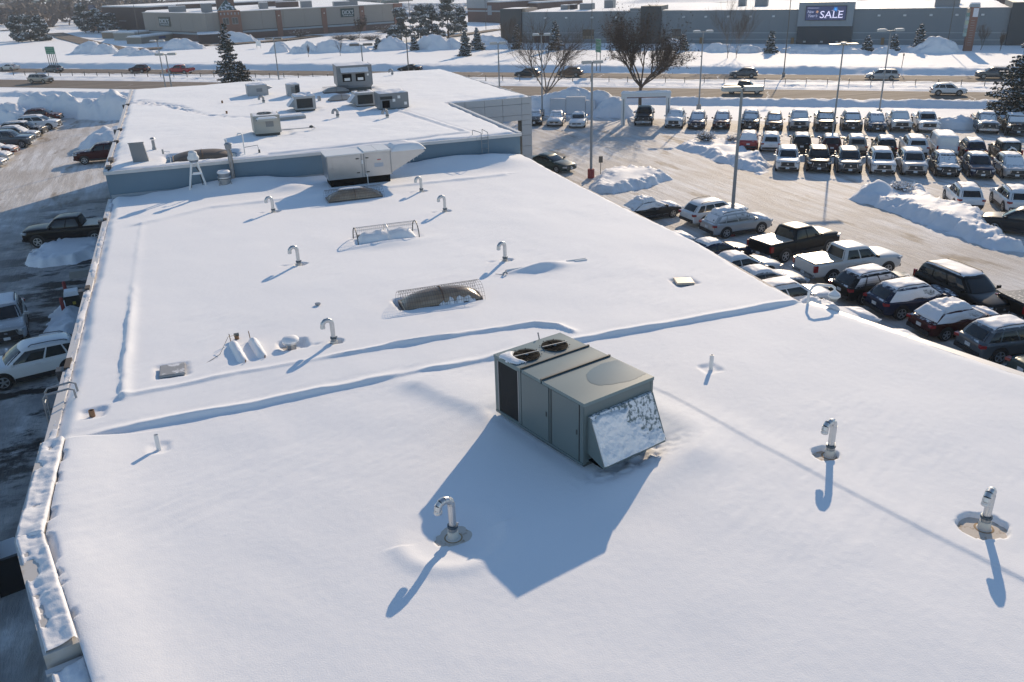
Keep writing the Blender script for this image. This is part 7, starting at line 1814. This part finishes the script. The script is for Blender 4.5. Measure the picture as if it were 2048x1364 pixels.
# ================================================================ BUILDINGS BEYOND THE HIGHWAY
M_STORE = mat('grey_metal_siding', (.175, .205, .225), rough=.5, var=.05, scale=.5, stretch=(6, 1, .15))
M_STORED = mat('dark_metal_siding', (.028, .042, .052), rough=.5, var=.1, scale=.6)
M_STOREL = mat('light_sign_panel', (.26, .30, .33), rough=.45, var=.03)
M_BAND = mat('pale_wall_band', (.30, .35, .38), rough=.5)
M_BEIGE = mat('beige_stucco', (.30, .275, .245), rough=.85, var=.06, scale=.3)
M_BRICK = mat('brown_brick', (.135, .085, .07), rough=.9, var=.18, scale=2.5)
M_BRICKL = mat('red_brick', (.22, .115, .085), rough=.9, var=.15, scale=2.5)
M_DARKB = mat('dark_brown_wall', (.055, .042, .042), rough=.8, var=.1)
M_GREENR = mat('green_metal_roof', (.03, .085, .085), rough=.45, dust=.5, dscale=1.2, dmin=.2)
M_GLAZ = mat('window_glazing', (.05, .065, .07), rough=.1, var=.1)
M_SIGNDK = mat('dark_green_sign', (.012, .045, .05), rough=.4)
M_LETTER = mat('white_letters', (.62, .66, .68), rough=.5)
def lb_box(t, name, m, x0, x1, y0, y1, z0, z1):
    mb = MB(); mb.box((x0 + x1) / 2, (y0 + y1) / 2, (z0 + z1) / 2, x1 - x0, y1 - y0, z1 - z0); return mb.build(name, m, t)
def roof_cover(t, x0, x1, y0, y1, z, seed, nx=60, ny=30, amp=.10, name='roof_snow'):
    X, Y = np.meshgrid(np.linspace(x0, x1, nx), np.linspace(y0, y1, ny))
    e = np.minimum(np.minimum(X - x0, x1 - X), np.minimum(Y - y0, y1 - Y))
    Z = z + amp * fbm(X / 9, Y / 9, seed, 3) - .12 * (1 - sstep(0, .6, e))
    return link(name, grid_mesh(name, X, Y, Z), M_SNOW, t, True)
def lettering(parent, txt, size, x, y, z, m, shear=0.0, width=None):
    me = text_mesh(txt, size, shear, .02); me.materials.append(m)
    o = bpy.data.objects.new('lettering', me); COL.objects.link(o); o.parent = parent
    o.rotation_euler = (math.pi / 2, 0, 0); o.location = (x, y, z)
    if width:
        w = max(v.co.x for v in me.vertices); o.scale = (width / w, 1, 1)
    return o

# ---- long grey store with the sale screen
t = thing('grey_store', 'long grey metal-sided store with a lit sale screen beyond the highway', 'store', (82.3, 194.0, 0), math.atan2(-.69, .723))
lb_box(t, 'wall', M_STORE, -7.0, 94.3, 0, 100, .6, 7.72)
for i in range(34):                                # siding laid in wide vertical panels, joints recessed
    x0 = -7.0 + i * 2.98
    if x0 > 94: break
    if 21.5 < x0 + 1.4 < 26.5 or 55.4 < x0 + 1.4 < 66.3: continue
    for (z0, z1) in ((.7, 1.83), (2.03, 3.16), (3.36, 7.62)):
        lb_box(t, 'siding_panel', M_STORE, x0 + .02, x0 + 2.96, -.05, -.004, z0, z1)
for z in (1.93, 3.26):
    for x0, x1 in ((-7, 21.6), (26.6, 55.4), (66.4, 94.2)): lb_box(t, 'wall_band', M_BAND, x0, x1, -.07, -.004, z - .085, z + .085)
lb_box(t, 'coping', M_STOREL, -7, 94.3, -.10, .3, 7.72, 7.86)
lb_box(t, 'end_block', M_STORED, -12.3, -7.02, -.6, 8, .6, 8.62); lb_box(t, 'end_block', M_STORED, 94.32, 112, -.8, 14, .6, 8.75)
lb_box(t, 'entrance_block', M_STORED, 21.8, 26.4, -.5, 6, .6, 8.85); lb_box(t, 'entrance_cheek', M_STORE, 19.2, 21.78, -.02, 4, 7.0, 8.4)
lb_box(t, 'block_side', mat('tan_side', (.42, .33, .26), rough=.7), -7.0, -6.2, .4, 8, 7.8, 8.55)
roof_cover(t, -6.9, 94.2, .35, 100, 7.95, 201, 90, 60, .12)
roof_cover(t, -12.2, -7.1, -.5, 7.9, 8.66, 202, 12, 12, .03); roof_cover(t, 94.4, 111.9, -.7, 13.9, 8.79, 203, 16, 12, .03)
# raised roof drifts further back
X, Y = np.meshgrid(np.linspace(2, 92, 70), np.linspace(40, 99, 30)); e = np.minimum(np.minimum(X - 2, 92 - X), np.minimum(Y - 40, 99 - Y))
link('upper_roof_snow', grid_mesh('upper_roof_snow', X, Y, 7.9 + 1.6 * sstep(0, 14, e) + .25 * fbm(X / 7, Y / 7, 204, 3)), M_SNOW, t, True)
for x in (-1.05, 4.14, 10.42, 16.21, 31.4, 36.2, 41.0, 45.7, 50.4, 71.0, 75.75, 80.5, 85.1, 89.6):
    mb = MB(); mb.box(x, -.22, 6.55, .55, .34, .24, rx=.35); o = mb.build('wall_light', M_WHITEP, t); k = MB(); k.box(x, -.07, 6.62, .2, .1, .3); k.build('bracket', M_HEADG, o)
def store_window(x0, x1, z0, z1, cols, m=M_GLAZ):
    f = lb_box(t, 'window', M_DARKB, x0, x1, -.09, .0, z0, z1)
    n = cols; w = (x1 - x0) / n
    for i in range(n): lb_box(f, 'pane', m, x0 + i * w + .07, x0 + (i + 1) * w - .07, -.11, -.085, z0 + (z1 - z0) * .35, z1 - .08); 
    for i in range(n): lb_box(f, 'panel', mat('tan_window_panel', (.23, .19, .13), rough=.6), x0 + i * w + .07, x0 + (i + 1) * w - .07, -.11, -.085, z0 + .06, z0 + (z1 - z0) * .33)
store_window(8.1, 10.85, 1.9, 4.0, 4, mat('brown_glazing', (.06, .055, .035), rough=.15)); store_window(29.0, 30.9, 1.75, 4.05, 3)
d = lb_box(t, 'door', M_DARKB, -3.9, -.1, -.09, 0, .7, 3.22)
for x in (-3.0, -2.0, -1.0): lb_box(d, 'mullion', M_STORE, x - .04, x + .04, -.12, -.08, .75, 3.2)
for x in (57.2, 60.6, 63.6):
    mb = MB(); mb.box(x, -.85, 1.55, .5, .3, .3); mb.build('ground_light', M_HEADG, t)
for (x0, x1, z0) in ((35.2, 36.0, 1.2), (54.4, 55.0, 1.2), (72.0, 72.6, 1.2)):
    lb_box(t, 'utility_box', mat('orange_tan_box', (.25, .15, .07), rough=.7), x0, x1, -.4, -.05, .7, 2.3)
# sale wall
sw = lb_box(t, 'screen_wall', M_STORED, 55.5, 66.3, -.62, 3, .6, 4.55)
lb_box(t, 'screen_surround', M_STOREL, 55.42, 66.2, -.75, 3.2, 4.57, 9.25)
for x in (58.0, 61.0, 63.8): lb_box(t, 'panel_joint', M_STORE, x - .02, x + .02, -.765, -.74, 4.62, 5.72)
sf = lb_box(t, 'sale_screen', mat('dark_screen_frame', (.01, .012, .016), rough=.4), 56.85, 64.80, -1.02, -.76, 5.70, 8.52)
M_SCR = mat('lit_screen_blue', (.01, .015, .05), rough=.3, emit=(.016, .028, .085, 1.0), scale=.35, coord='Object')
lb_box(sf, 'display', M_SCR, 56.95, 64.70, -1.04, -1.02, 5.80, 8.42)
M_LIT = mat('lit_white_letters', (.6, .6, .7), rough=.5, emit=(.62, .58, .80, 1.0)); M_LIT2 = mat('lit_soft_letters', (.4, .4, .5), rough=.5, emit=(.30, .32, .46, 1.0))
lettering(sf, 'SALE', 1.95, 59.62, -1.06, 6.18, M_LIT, .05, 4.55)
q = MB()                                           # serifs of the big word
for (x, z, w) in ((60.05, 6.20, .0), (60.95, 6.20, .42), (61.85, 6.20, .42), (62.02, 6.20, .40), (62.10, 7.60, .40), (63.18, 6.20, .40), (63.25, 7.60, .40)):
    if w: q.box(x, -1.06, z, w, .02, .05)
for (x, z) in ((62.98, 6.34), (64.12, 6.34), (64.16, 7.48)): q.box(x, -1.06, z, .05, .02, .28)
q.build('serif', M_LIT, sf)
lettering(sf, 'New', .78, 57.18, -1.06, 7.14, M_LIT2, .28, 1.35); lettering(sf, "Year's", .78, 57.30, -1.06, 6.36, M_LIT2, .28, 1.95); lettering(sf, 'Schneiderman\'s', .33, 57.22, -1.06, 8.02, M_LIT2, 0, 2.2)
for (cx, cz, r, em, n) in ((62.65, 7.85, .50, (.05, .30, .75, 1.0), 12), (59.15, 7.38, .30, (.42, .24, .15, 1.0), 10)):
    b = MB()
    for k in range(n):
        a = k * 2 * math.pi / n; L = r * (1.0 if k % 2 == 0 else .72); b.box(cx + L * .5 * math.cos(a), -1.055, cz + L * .5 * math.sin(a), L, .012, .05, ry=-a)
        b.box(cx + L * .85 * math.cos(a), -1.055, cz + L * .85 * math.sin(a), .09, .014, .09, ry=-a)
    b.lathe([(.001, -1.06), (r * .28, -1.055), (.001, -1.05)], 10, (cx, 0, cz), 'Y'); b.build('starburst', mat('lit_burst_%d' % n, em[:3], emit=em), sf)
for (x0, x1, y, h, m) in ((-.2, 1.6, 8, 1.0, M_GREYU), (2.2, 3.3, 8, 1.1, M_DARKB), (5.6, 8.6, 5, 1.4, M_GREYU), (8.8, 11.0, 14, 1.8, M_GREYU), (40.0, 41.6, 18, 1.6, M_GREYU), (44.6, 47.3, 12, 1.5, M_GREYU), (81.0, 85.4, 2.2, 1.7, M_GREYU), (83.0, 86.2, 16, 2.8, M_GREYU)):
    lb_box(t, 'roof_unit', m, x0, x1, y, y + 2.4, 7.8, 7.9 + h); lb_box(t, 'roof_unit_snow', M_SNOWF, x0 + .05, x1 - .05, y + .05, y + 2.35, 7.92 + h, 8.02 + h)

# brick pylon sign
t = thing('pylon_sign', 'tall leaning-looking brick pylon sign with stacked tenant panels and a snow cap', 'pylon sign', (*(135.63, 124.15), .9), math.atan2(-.69, .723) + .10)
mb = MB(); mb.box(.25, 0, 3.9, 1.35, 1.5, 7.8); mb.build('brick_column', M_BRICKL, t)
for k in range(11):
    mb = MB(); mb.box(.25, -.762, 1.2 + k * .42, .62, .03, .05); mb.build('brick_ledge', M_BAND, t)
for k, (c_) in enumerate(((.30, .42, .40), (.20, .30, .28), (.35, .40, .42), (.40, .48, .36), (.33, .42, .44), (.16, .26, .24), (.38, .30, .22))):
    mb = MB(); mb.box(-.66, -.1, 3.0 + k * .68, .42, 1.3, .62); mb.build('tenant_panel', mat('tenant_panel_%s' % 'abcdefg'[k], c_, rough=.5), t)
mb = MB(); mb.box(.22, -.02, 7.95, 1.7, 1.6, .6, top=.82); mb.build('cap', M_BAND, t); mb = MB(); mb.box(.22, -.02, 8.32, 1.62, 1.52, .26, top=.75); mb.build('snow_cap', M_SNOWF, t)
mb = MB(); mb.box(.45, -.775, 6.75, .85, .04, 1.5); mb.build('frost_patch', mat('frost_on_brick', (.62, .64, .68), rough=.8, var=.1), t)

# ---- brick and beige sports store: two facades meeting at a brick tower
def facade(t, p, q, z0, z1, depth, segs):
    """a wall run from p to q with brick base, pale band, beige upper wall; local frame returned"""
    d = Vector((q[0] - p[0], q[1] - p[1])); L = d.length; e = bpy.data.objects.new('facade', None)
    return L, math.atan2(d.y, d.x)
SPS = thing('sports_store', 'beige and brick sports store with a green-roofed brick tower, left of the pines', 'store', (18.0, 266.8, 0), 0)
def run(p, q, segs, depth=2.0, base=2.75, z1=8.35, piers=()):
    p = Vector((p[0] - 18.0, p[1] - 266.8)); q = Vector((q[0] - 18.0, q[1] - 266.8)); d = q - p; L = d.length; a = math.atan2(d.y, d.x); u = d.normalized(); n = Vector((-u.y, u.x))
    def wb(name, m, s0, s1, o0, o1, za, zb, parent=SPS):
        c = p + u * (s0 + s1) / 2 + n * (o0 + o1) / 2; mb = MB(); mb.box(c.x, c.y, (za + zb) / 2, s1 - s0, o1 - o0, zb - za, rz=a); return mb.build(name, m, parent)
    wb('brick_base', M_BRICK, 0, L, .0, depth, .8, base); wb('pale_band', M_BAND, 0, L, -.08, depth, base + .01, base + .52); wb('dark_line', M_DARKB, 0, L, -.02, depth, base + .54, base + .70)
    ns = max(1, int(L / 6)); 
    for i in range(ns): wb('wall_panel', M_BEIGE, L * i / ns + .03, L * (i + 1) / ns - .03, 0, depth, base + .72, z1)
    wb('coping', M_COPE, 0, L, -.12, depth, z1 + .01, z1 + .16)
    for s in piers:
        wb('brick_pier', M_BRICKL, s - .75, s + .75, -.35, .5, .8, z1 - .15); wb('pier_light', M_WHITEP, s - .12, s + .12, -.5, -.36, z1 - 1.7, z1 - 1.4)
    return wb, L
wb, L = run((-8.0, 293.3), (8.7, 261.9), None)
s_ = wb('store_sign', M_SIGNDK, L * .27, L * .45, -.25, -.02, 4.7, 7.3)
def on_wall(p, q, s, o, z, txt, size, width):
    p = Vector((p[0] - 18.0, p[1] - 266.8)); q = Vector((q[0] - 18.0, q[1] - 266.8)); u = (q - p).normalized(); n = Vector((-u.y, u.x)); c = p + u * s + n * o
    me = text_mesh(txt, size, 0, .02); me.materials.append(M_LETTER); ob = bpy.data.objects.new('lettering', me); COL.objects.link(ob); ob.parent = s_
    w = max(v.co.x for v in me.vertices); ob.location = (c.x, c.y, z); ob.rotation_euler = (math.pi / 2, 0, math.atan2(u.y, u.x)); ob.scale = (width / w, 1, 1)
LW = L
on_wall((-8.0, 293.3), (8.7, 261.9), LW * .28, -.28, 5.55, "DICK'S", 1.75, LW * .155); on_wall((-8.0, 293.3), (8.7, 261.9), LW * .29, -.28, 5.0, 'SPORTING GOODS', .5, LW * .135)
run((8.7, 262.0), (12.6, 265.2), None)
wb2, L2_ = run((18.0, 266.7), (68.2, 281.4), None, piers=(11.5, 25.8, 38.5))
s_ = wb2('store_sign', M_SIGNDK, L2_ * .60, L2_ * .685, -.25, -.02, 5.35, 7.8)
on_wall((18.0, 266.7), (68.2, 281.4), L2_ * .607, -.28, 6.15, "DICK'S", 1.6, L2_ * .072); on_wall((18.0, 266.7), (68.2, 281.4), L2_ * .612, -.28, 5.62, 'SPORTING GOODS', .45, L2_ * .062)
wb2('end_block', M_BRICKL, L2_ - 2.6, L2_ + .4, -.5, 6, .8, 8.5)
# tower
def tw(name, m, x0, x1, y0, y1, z0, z1, par=SPS):
    mb = MB(); mb.box((x0 + x1) / 2, (y0 + y1) / 2, (z0 + z1) / 2, x1 - x0, y1 - y0, z1 - z0, rz=.0); return mb.build(name, m, par)
tw('brick_tower', M_BRICKL, -5.6, .2, -2.2, 3.6, .8, 8.7)
for (x, y0) in ((-3.95, -2.22), (-1.5, -2.22)):
    w = tw('window', M_BAND, x - .8, x + .8, -2.34, -2.19, 5.2, 6.95); 
    for i in (-.45, .45): tw('pane', M_GLAZ, x + i * .85 - .34, x + i * .85 + .34, -2.40, -2.33, 5.35, 6.85, w)
for k in range(6): tw('corbel', M_BAND, -5.2 + k * .95, -4.9 + k * .95, -2.32, -2.18, 7.7, 8.3)
mb = MB(); mb.add([(-5.2, 4.5, 8.8), (-.2, 4.5, 8.8), (-.2, 9.5, 8.8), (-5.2, 9.5, 8.8), (-2.7, 7, 11.6)], [(0, 1, 4), (1, 2, 4), (2, 3, 4), (3, 0, 4)]); mb.add([(-5.2, 4.5, 8.8), (-.2, 4.5, 8.8), (-.2, 9.5, 8.8), (-5.2, 9.5, 8.8), (-5.2, 4.5, 7.8), (-.2, 4.5, 7.8), (-.2, 9.5, 7.8), (-5.2, 9.5, 7.8)], [(0, 1, 5, 4), (1, 2, 6, 5), (2, 3, 7, 6), (3, 0, 4, 7)]); mb.build('tower_roof', M_GREENR, SPS)
mb = MB(); mb.add([(-4.7, 30, 11.5), (1.5, 30, 11.5), (1.5, 36, 11.5), (-4.7, 36, 11.5), (-3.2, 32, 13.4), (0, 32, 13.4), (0, 34, 13.4), (-3.2, 34, 13.4)], [(0, 1, 5, 4), (1, 2, 6, 5), (2, 3, 7, 6), (3, 0, 4, 7), (4, 5, 6, 7)]); mb.build('cupola_roof', M_GREENR, SPS)
tw('cupola', M_BRICK, -4.2, 1.0, 30.4, 35.6, 7.5, 11.45)
# roofs
mb = MB(); mb.prism([(-26.0, 27.5), (-9.2, -4.6), (-5.4, -1.4), (.2, .3), (50.0, 14.8), (46, 120), (-24, 120)], 7.6, 8.12); mb.build('roof_snow', M_SNOW, SPS)
for (x, y, w, h) in ((-18.5, 26, 5.0, 1.6), (-9.5, 12, 3.0, 2.4), (-9, 30, 3.2, 2.0), (8, 24, 2.6, 1.8), (14, 32, 7, 1.6), (20, 18, 3.2, 1.9), (30, 18, 5.0, 1.4), (36, 26, 3.0, 1.7), (10, 48, 8, 1.6), (-16, 60, 10, 1.4)):
    o = tw('roof_unit', M_GREYU if w < 6 else M_BRICK, x, x + w, y, y + 3, 8.1, 8.1 + h); tw('unit_snow', M_SNOWF, x + .05, x + w - .05, y + .05, y + 2.95, 8.12 + h, 8.25 + h, o)
# entrance canopy
tw('canopy', M_DARKB, -12.2, -6.4, -12.6, -4.2, .9, 3.4); mb = MB(); mb.box(-9.3, -8.3, 3.55, 5.9, 8.5, .3, top=.93); mb.build('canopy_snow', M_SNOWF, SPS)

def plain_store(label, c0, c1, h, depth, m, cat='store', roof=True, extra=None, name='distant_store', z=.8, band=None, group=None, win=0):
    d = Vector((c1[0] - c0[0], c1[1] - c0[1])); L = d.length; a = math.atan2(d.y, d.x)
    t = thing(name, label, cat, (c0[0], c0[1], z), a, group)
    lb_box(t, 'wall', m, 0, L, 0, depth, -.5, h)
    if band: lb_box(t, 'wall_band', band, -.02, L + .02, -.06, depth, h * .55, h * .62)
    for i in range(win):
        x = L * (i + .5) / win; f = lb_box(t, 'window', M_BAND, x - L * .3 / win, x + L * .3 / win, -.08, 0, h * .3, h * .62); lb_box(f, 'pane', M_GLAZ, x - L * .26 / win, x + L * .26 / win, -.11, -.07, h * .33, h * .59)
    lb_box(t, 'coping', M_COPE, -.05, L + .05, -.08, depth + .05, h + .01, h + .2)
    if roof: lb_box(t, 'roof_snow', M_SNOW, .3, L - .3, .3, depth - .3, h + .22, h + .45)
    if extra: extra(t, L, h)
    return t
# dark store behind the sports store, with its ticket-shaped sign
def ticket(t, L, h):
    lb_box(t, 'sign_tower', M_BRICKL, -9, -1.0, -1, 5, -.5, h * .82)
    s = lb_box(t, 'tag_sign', mat('yellow_tag_sign', (.50, .34, .04), rough=.5), -7.2, -3.2, -1.3, -1.0, h * .60, h * .88); lb_box(s, 'tag_top', mat('navy_tag_top', (.015, .03, .09), rough=.5), -7.4, -3.0, -1.4, -.9, h * .885, h * 1.08)
    for i in range(3): lb_box(s, 'dark_bar', M_DARKB, -6.7, -3.7, -1.34, -1.3, h * (.64 + i * .07), h * (.67 + i * .07))
    for x in (5, 12): lb_box(t, 'wall_band', M_BAND, x, x + 5, -.1, 0, h * .45, h * .47)
plain_store('dark brown store partly behind the sports store, with a yellow and navy tag sign', (-22.88, 354.79), (-7.65, 326.18), 8.20, 60, M_DARKB, extra=ticket)
# tan utility walls beside the service road
GU = 'low tan walls beside the service road'
for lbl, a, b, h, dp, m in (('long tan wall with a small blue label, right of the other two', (-8.87, 268.29), (0.98, 280.89), 1.85, 5, mat('tan_block', (.26, .23, .19), rough=.85)),
                            ('pale tan wall block in the middle of three', (-17.05, 291.89), (-10.93, 286.48), 2.20, 8, mat('pale_tan_block', (.33, .31, .27), rough=.85)), ('short brown-tan wall block, leftmost of three', (-21.17, 306.04), (-17.42, 302.65), 1.90, 6, mat('brown_tan_block', (.24, .19, .14), rough=.85))):
    def lab(t, L, h, first=lbl.startswith('long')):
        if first:
            s = lb_box(t, 'blue_label', mat('blue_label', (.02, .06, .18), rough=.4), L * .46, L * .64, -.10, -.02, h * .55, h * .9)
    plain_store(lbl, a, b, h, dp, m, 'wall', True, lab, 'utility_wall', group=GU)
# further stores
plain_store('two-tone tan and brown store just left of the grey store', (96.47, 300.34), (102.77, 284.93), 6.60, 30, M_BRICK, band=M_BAND, extra=lambda t, L, h: (lb_box(t, 'upper_wall', M_STOREL, -.1, L * .62, -.15, 10, h * .72, h + .8), lb_box(t, 'wall_panel', M_STOREL, L * .64, L * .76, -.12, 0, h * .4, h * .85)), win=0)
plain_store('brown store with grey panels behind the left end of the grey store', (107.44, 305.70), (116.76, 285.91), 5.85, 24, M_BRICK)
GD_ = 'distant roofs of the town'
FAR = [('orange-red brick shop with a snowy roof behind the trio of pines', (-67.06, 509.60), (-60.32, 529.01), 3.10, 20, M_BRICKL, 0), ('small blue-grey shop left of the orange-red brick shop', (-81.43, 554.62), (-78.29, 558.34), 2.75, 12, M_SIGNDK, 0), ('dark brown low block left of the trio of pines', (-72.08, 473.30), (-67.62, 473.93), 3.00, 12, M_BRICK, 0),
       ('tan block at the left picture edge', (-85.51, 531.15), (-80.39, 538.89), 7.40, 20, M_BEIGE, 0), ('long dark store behind the orange-red brick shop', (-96.07, 650.94), (-72.13, 638.82), 5.00, 40, M_STORED, 0), ('pink-beige building at the top left', (-136.34, 896.34), (-118.03, 884.26), 6.35, 60, mat('pink_beige', (.36, .27, .23), rough=.8), 3),
       ('green-roofed building at the top left', (-110.74, 872.28), (-99.00, 870.75), 4.30, 40, mat('teal_wall', (.16, .22, .20), rough=.8), 2), ('brown block at the top, left of the green tower roof', (-2.08, 665.32), (35.94, 631.19), 4.35, 60, M_BRICK, 5), ('long brown and slate block at the top, right of the tower', (41.99, 649.60), (70.04, 631.17), 3.75, 60, M_BRICK, 0),
       ('slate block at the top behind the sports store', (70.04, 631.17), (104.97, 599.35), 3.40, 60, M_STORED, 0), ('pale block at the top, above the right half of the sports store', (103.34, 572.50), (121.64, 554.23), 2.85, 40, M_BEIGE, 3), ('small green-roofed kiosk at the right end of the sports store', (120.30, 529.26), (127.65, 529.67), 2.45, 12, M_GREENR, 0),
       ('low tan row of shops behind the dark store', (-35.04, 747.86), (-13.55, 727.94), 2.40, 20, M_BEIGE, 5)]
for lb, a, b, h, dp, m, w in FAR: plain_store(lb, a, b, h, dp, m, 'building', True, None, 'distant_building', group=GD_, win=w)
# far blocks behind the grey store, standing on ground beyond its roof
n_ = Vector((.69, .723)); u_ = Vector((.723, -.69)); o_ = Vector((82.3, 194))
for i, (s0, s1, dd, h, m, lb) in enumerate(((-8, 10, 128, 9.5, M_STOREL, 'pale block seen over the left part of the grey store roof'), (14, 30, 135, 11, M_BRICK, 'brown block seen over the grey store roof, left of the dark entrance block'), (33, 46, 130, 10.5, M_BEIGE, 'beige block seen over the grey store roof, right of the dark entrance block'),
                                        (52, 90, 150, 9.6, M_STOREL, 'pale low block far behind the sale screen'), (100, 150, 140, 11, M_BRICK, 'brown block at the top right corner'))):
    c0 = o_ + u_ * float(s0) + n_ * float(dd); c1 = o_ + u_ * float(s1) + n_ * float(dd)
    plain_store(lb, c0, c1, h, 40, m, 'building', True, None, 'distant_building', group=GD_, win=4)

# parked cars glittering in the far lot, too many and too small to tell apart
rng = np.random.default_rng(12); mbV = []; mbQ = []; k = 0
for i in range(420):
    a_, b_ = rng.uniform(0, 1), rng.uniform(0, 1); q_ = [(89.0, 359.0), (110.3, 343.8), (145.2, 451.6), (120.7, 491.9)]; x, y = [q_[0][j] * (1 - a_) * (1 - b_) + q_[1][j] * a_ * (1 - b_) + q_[2][j] * a_ * b_ + q_[3][j] * (1 - a_) * b_ for j in (0, 1)]
    h = rng.uniform(0, 6.28); c, s = math.cos(h), math.sin(h); L, w, z0, z1, z2 = 4.5, 1.8, 1.1, 1.95, 2.5
    pts = [(-L / 2, -w / 2), (L / 2, -w / 2), (L / 2, w / 2), (-L / 2, w / 2)]
    for zz, f in ((z0, 1), (z1, 1), (z2, .6)):
        for a, b in pts: mbV.append((x + (a * c - b * s) * f, y + (a * s + b * c) * f, zz))
    for r_ in range(2):
        for j in range(4): mbQ.append((k + r_ * 4 + j, k + r_ * 4 + (j + 1) % 4, k + r_ * 4 + 4 + (j + 1) % 4, k + r_ * 4 + 4 + j))
    mbQ.append((k + 8, k + 9, k + 10, k + 11)); k += 12
kind(link('far_parked_cars', fast_mesh('far_parked_cars', mbV, mbQ), mat('far_car_paint', (.10, .11, .12), rough=.3, scale=.12, coord='World', col2=(.5, .5, .5), thr=.55, soft=.05, dust=.6, dscale=.4)), 'stuff')

# far woods: hazy brown crowns
rng = np.random.default_rng(5)
V_ = []
for i in range(230):
    x = rng.uniform(-420, 560); y = rng.uniform(560, 900); H = rng.uniform(7, 12)
    if i > 150: x = rng.uniform(-95, -5) ; y = rng.uniform(400, 620) ; H = rng.uniform(5, 9)
    n = 70; P = rng.normal(0, 1, (n, 3)) * np.array([4.0, 4.0, H * .26]) + np.array([x, y, 1 + H * .58]); V_.append(P)
C = np.concatenate(V_); V, Q = leaf_quads(C, 1.0, rng, .8)
kind(link('far_woods', fast_mesh('far_woods', V, Q), mat('bare_wood_haze', (.13, .11, .10), rough=.9, var=.2, scale=.05, coord='World'), None), 'stuff')

# ================================================================ HAZE
mb = MB(); mb.box(0, 900, 12.0, 4200, 3200, 27.0)
hz = mb.build('haze', None); kind(hz, 'stuff')
hm = bpy.data.materials.new('cold_haze'); hm.use_nodes = True; hn = hm.node_tree; hn.nodes.clear()
ho = hn.nodes.new('ShaderNodeOutputMaterial'); pv = hn.nodes.new('ShaderNodeVolumePrincipled'); pv.inputs['Density'].default_value = .00033; pv.inputs['Color'].default_value = (.80, .86, .95, 1); pv.inputs['Anisotropy'].default_value = .1
hn.links.new(pv.outputs[0], ho.inputs['Volume']); hz.data.materials.append(hm)
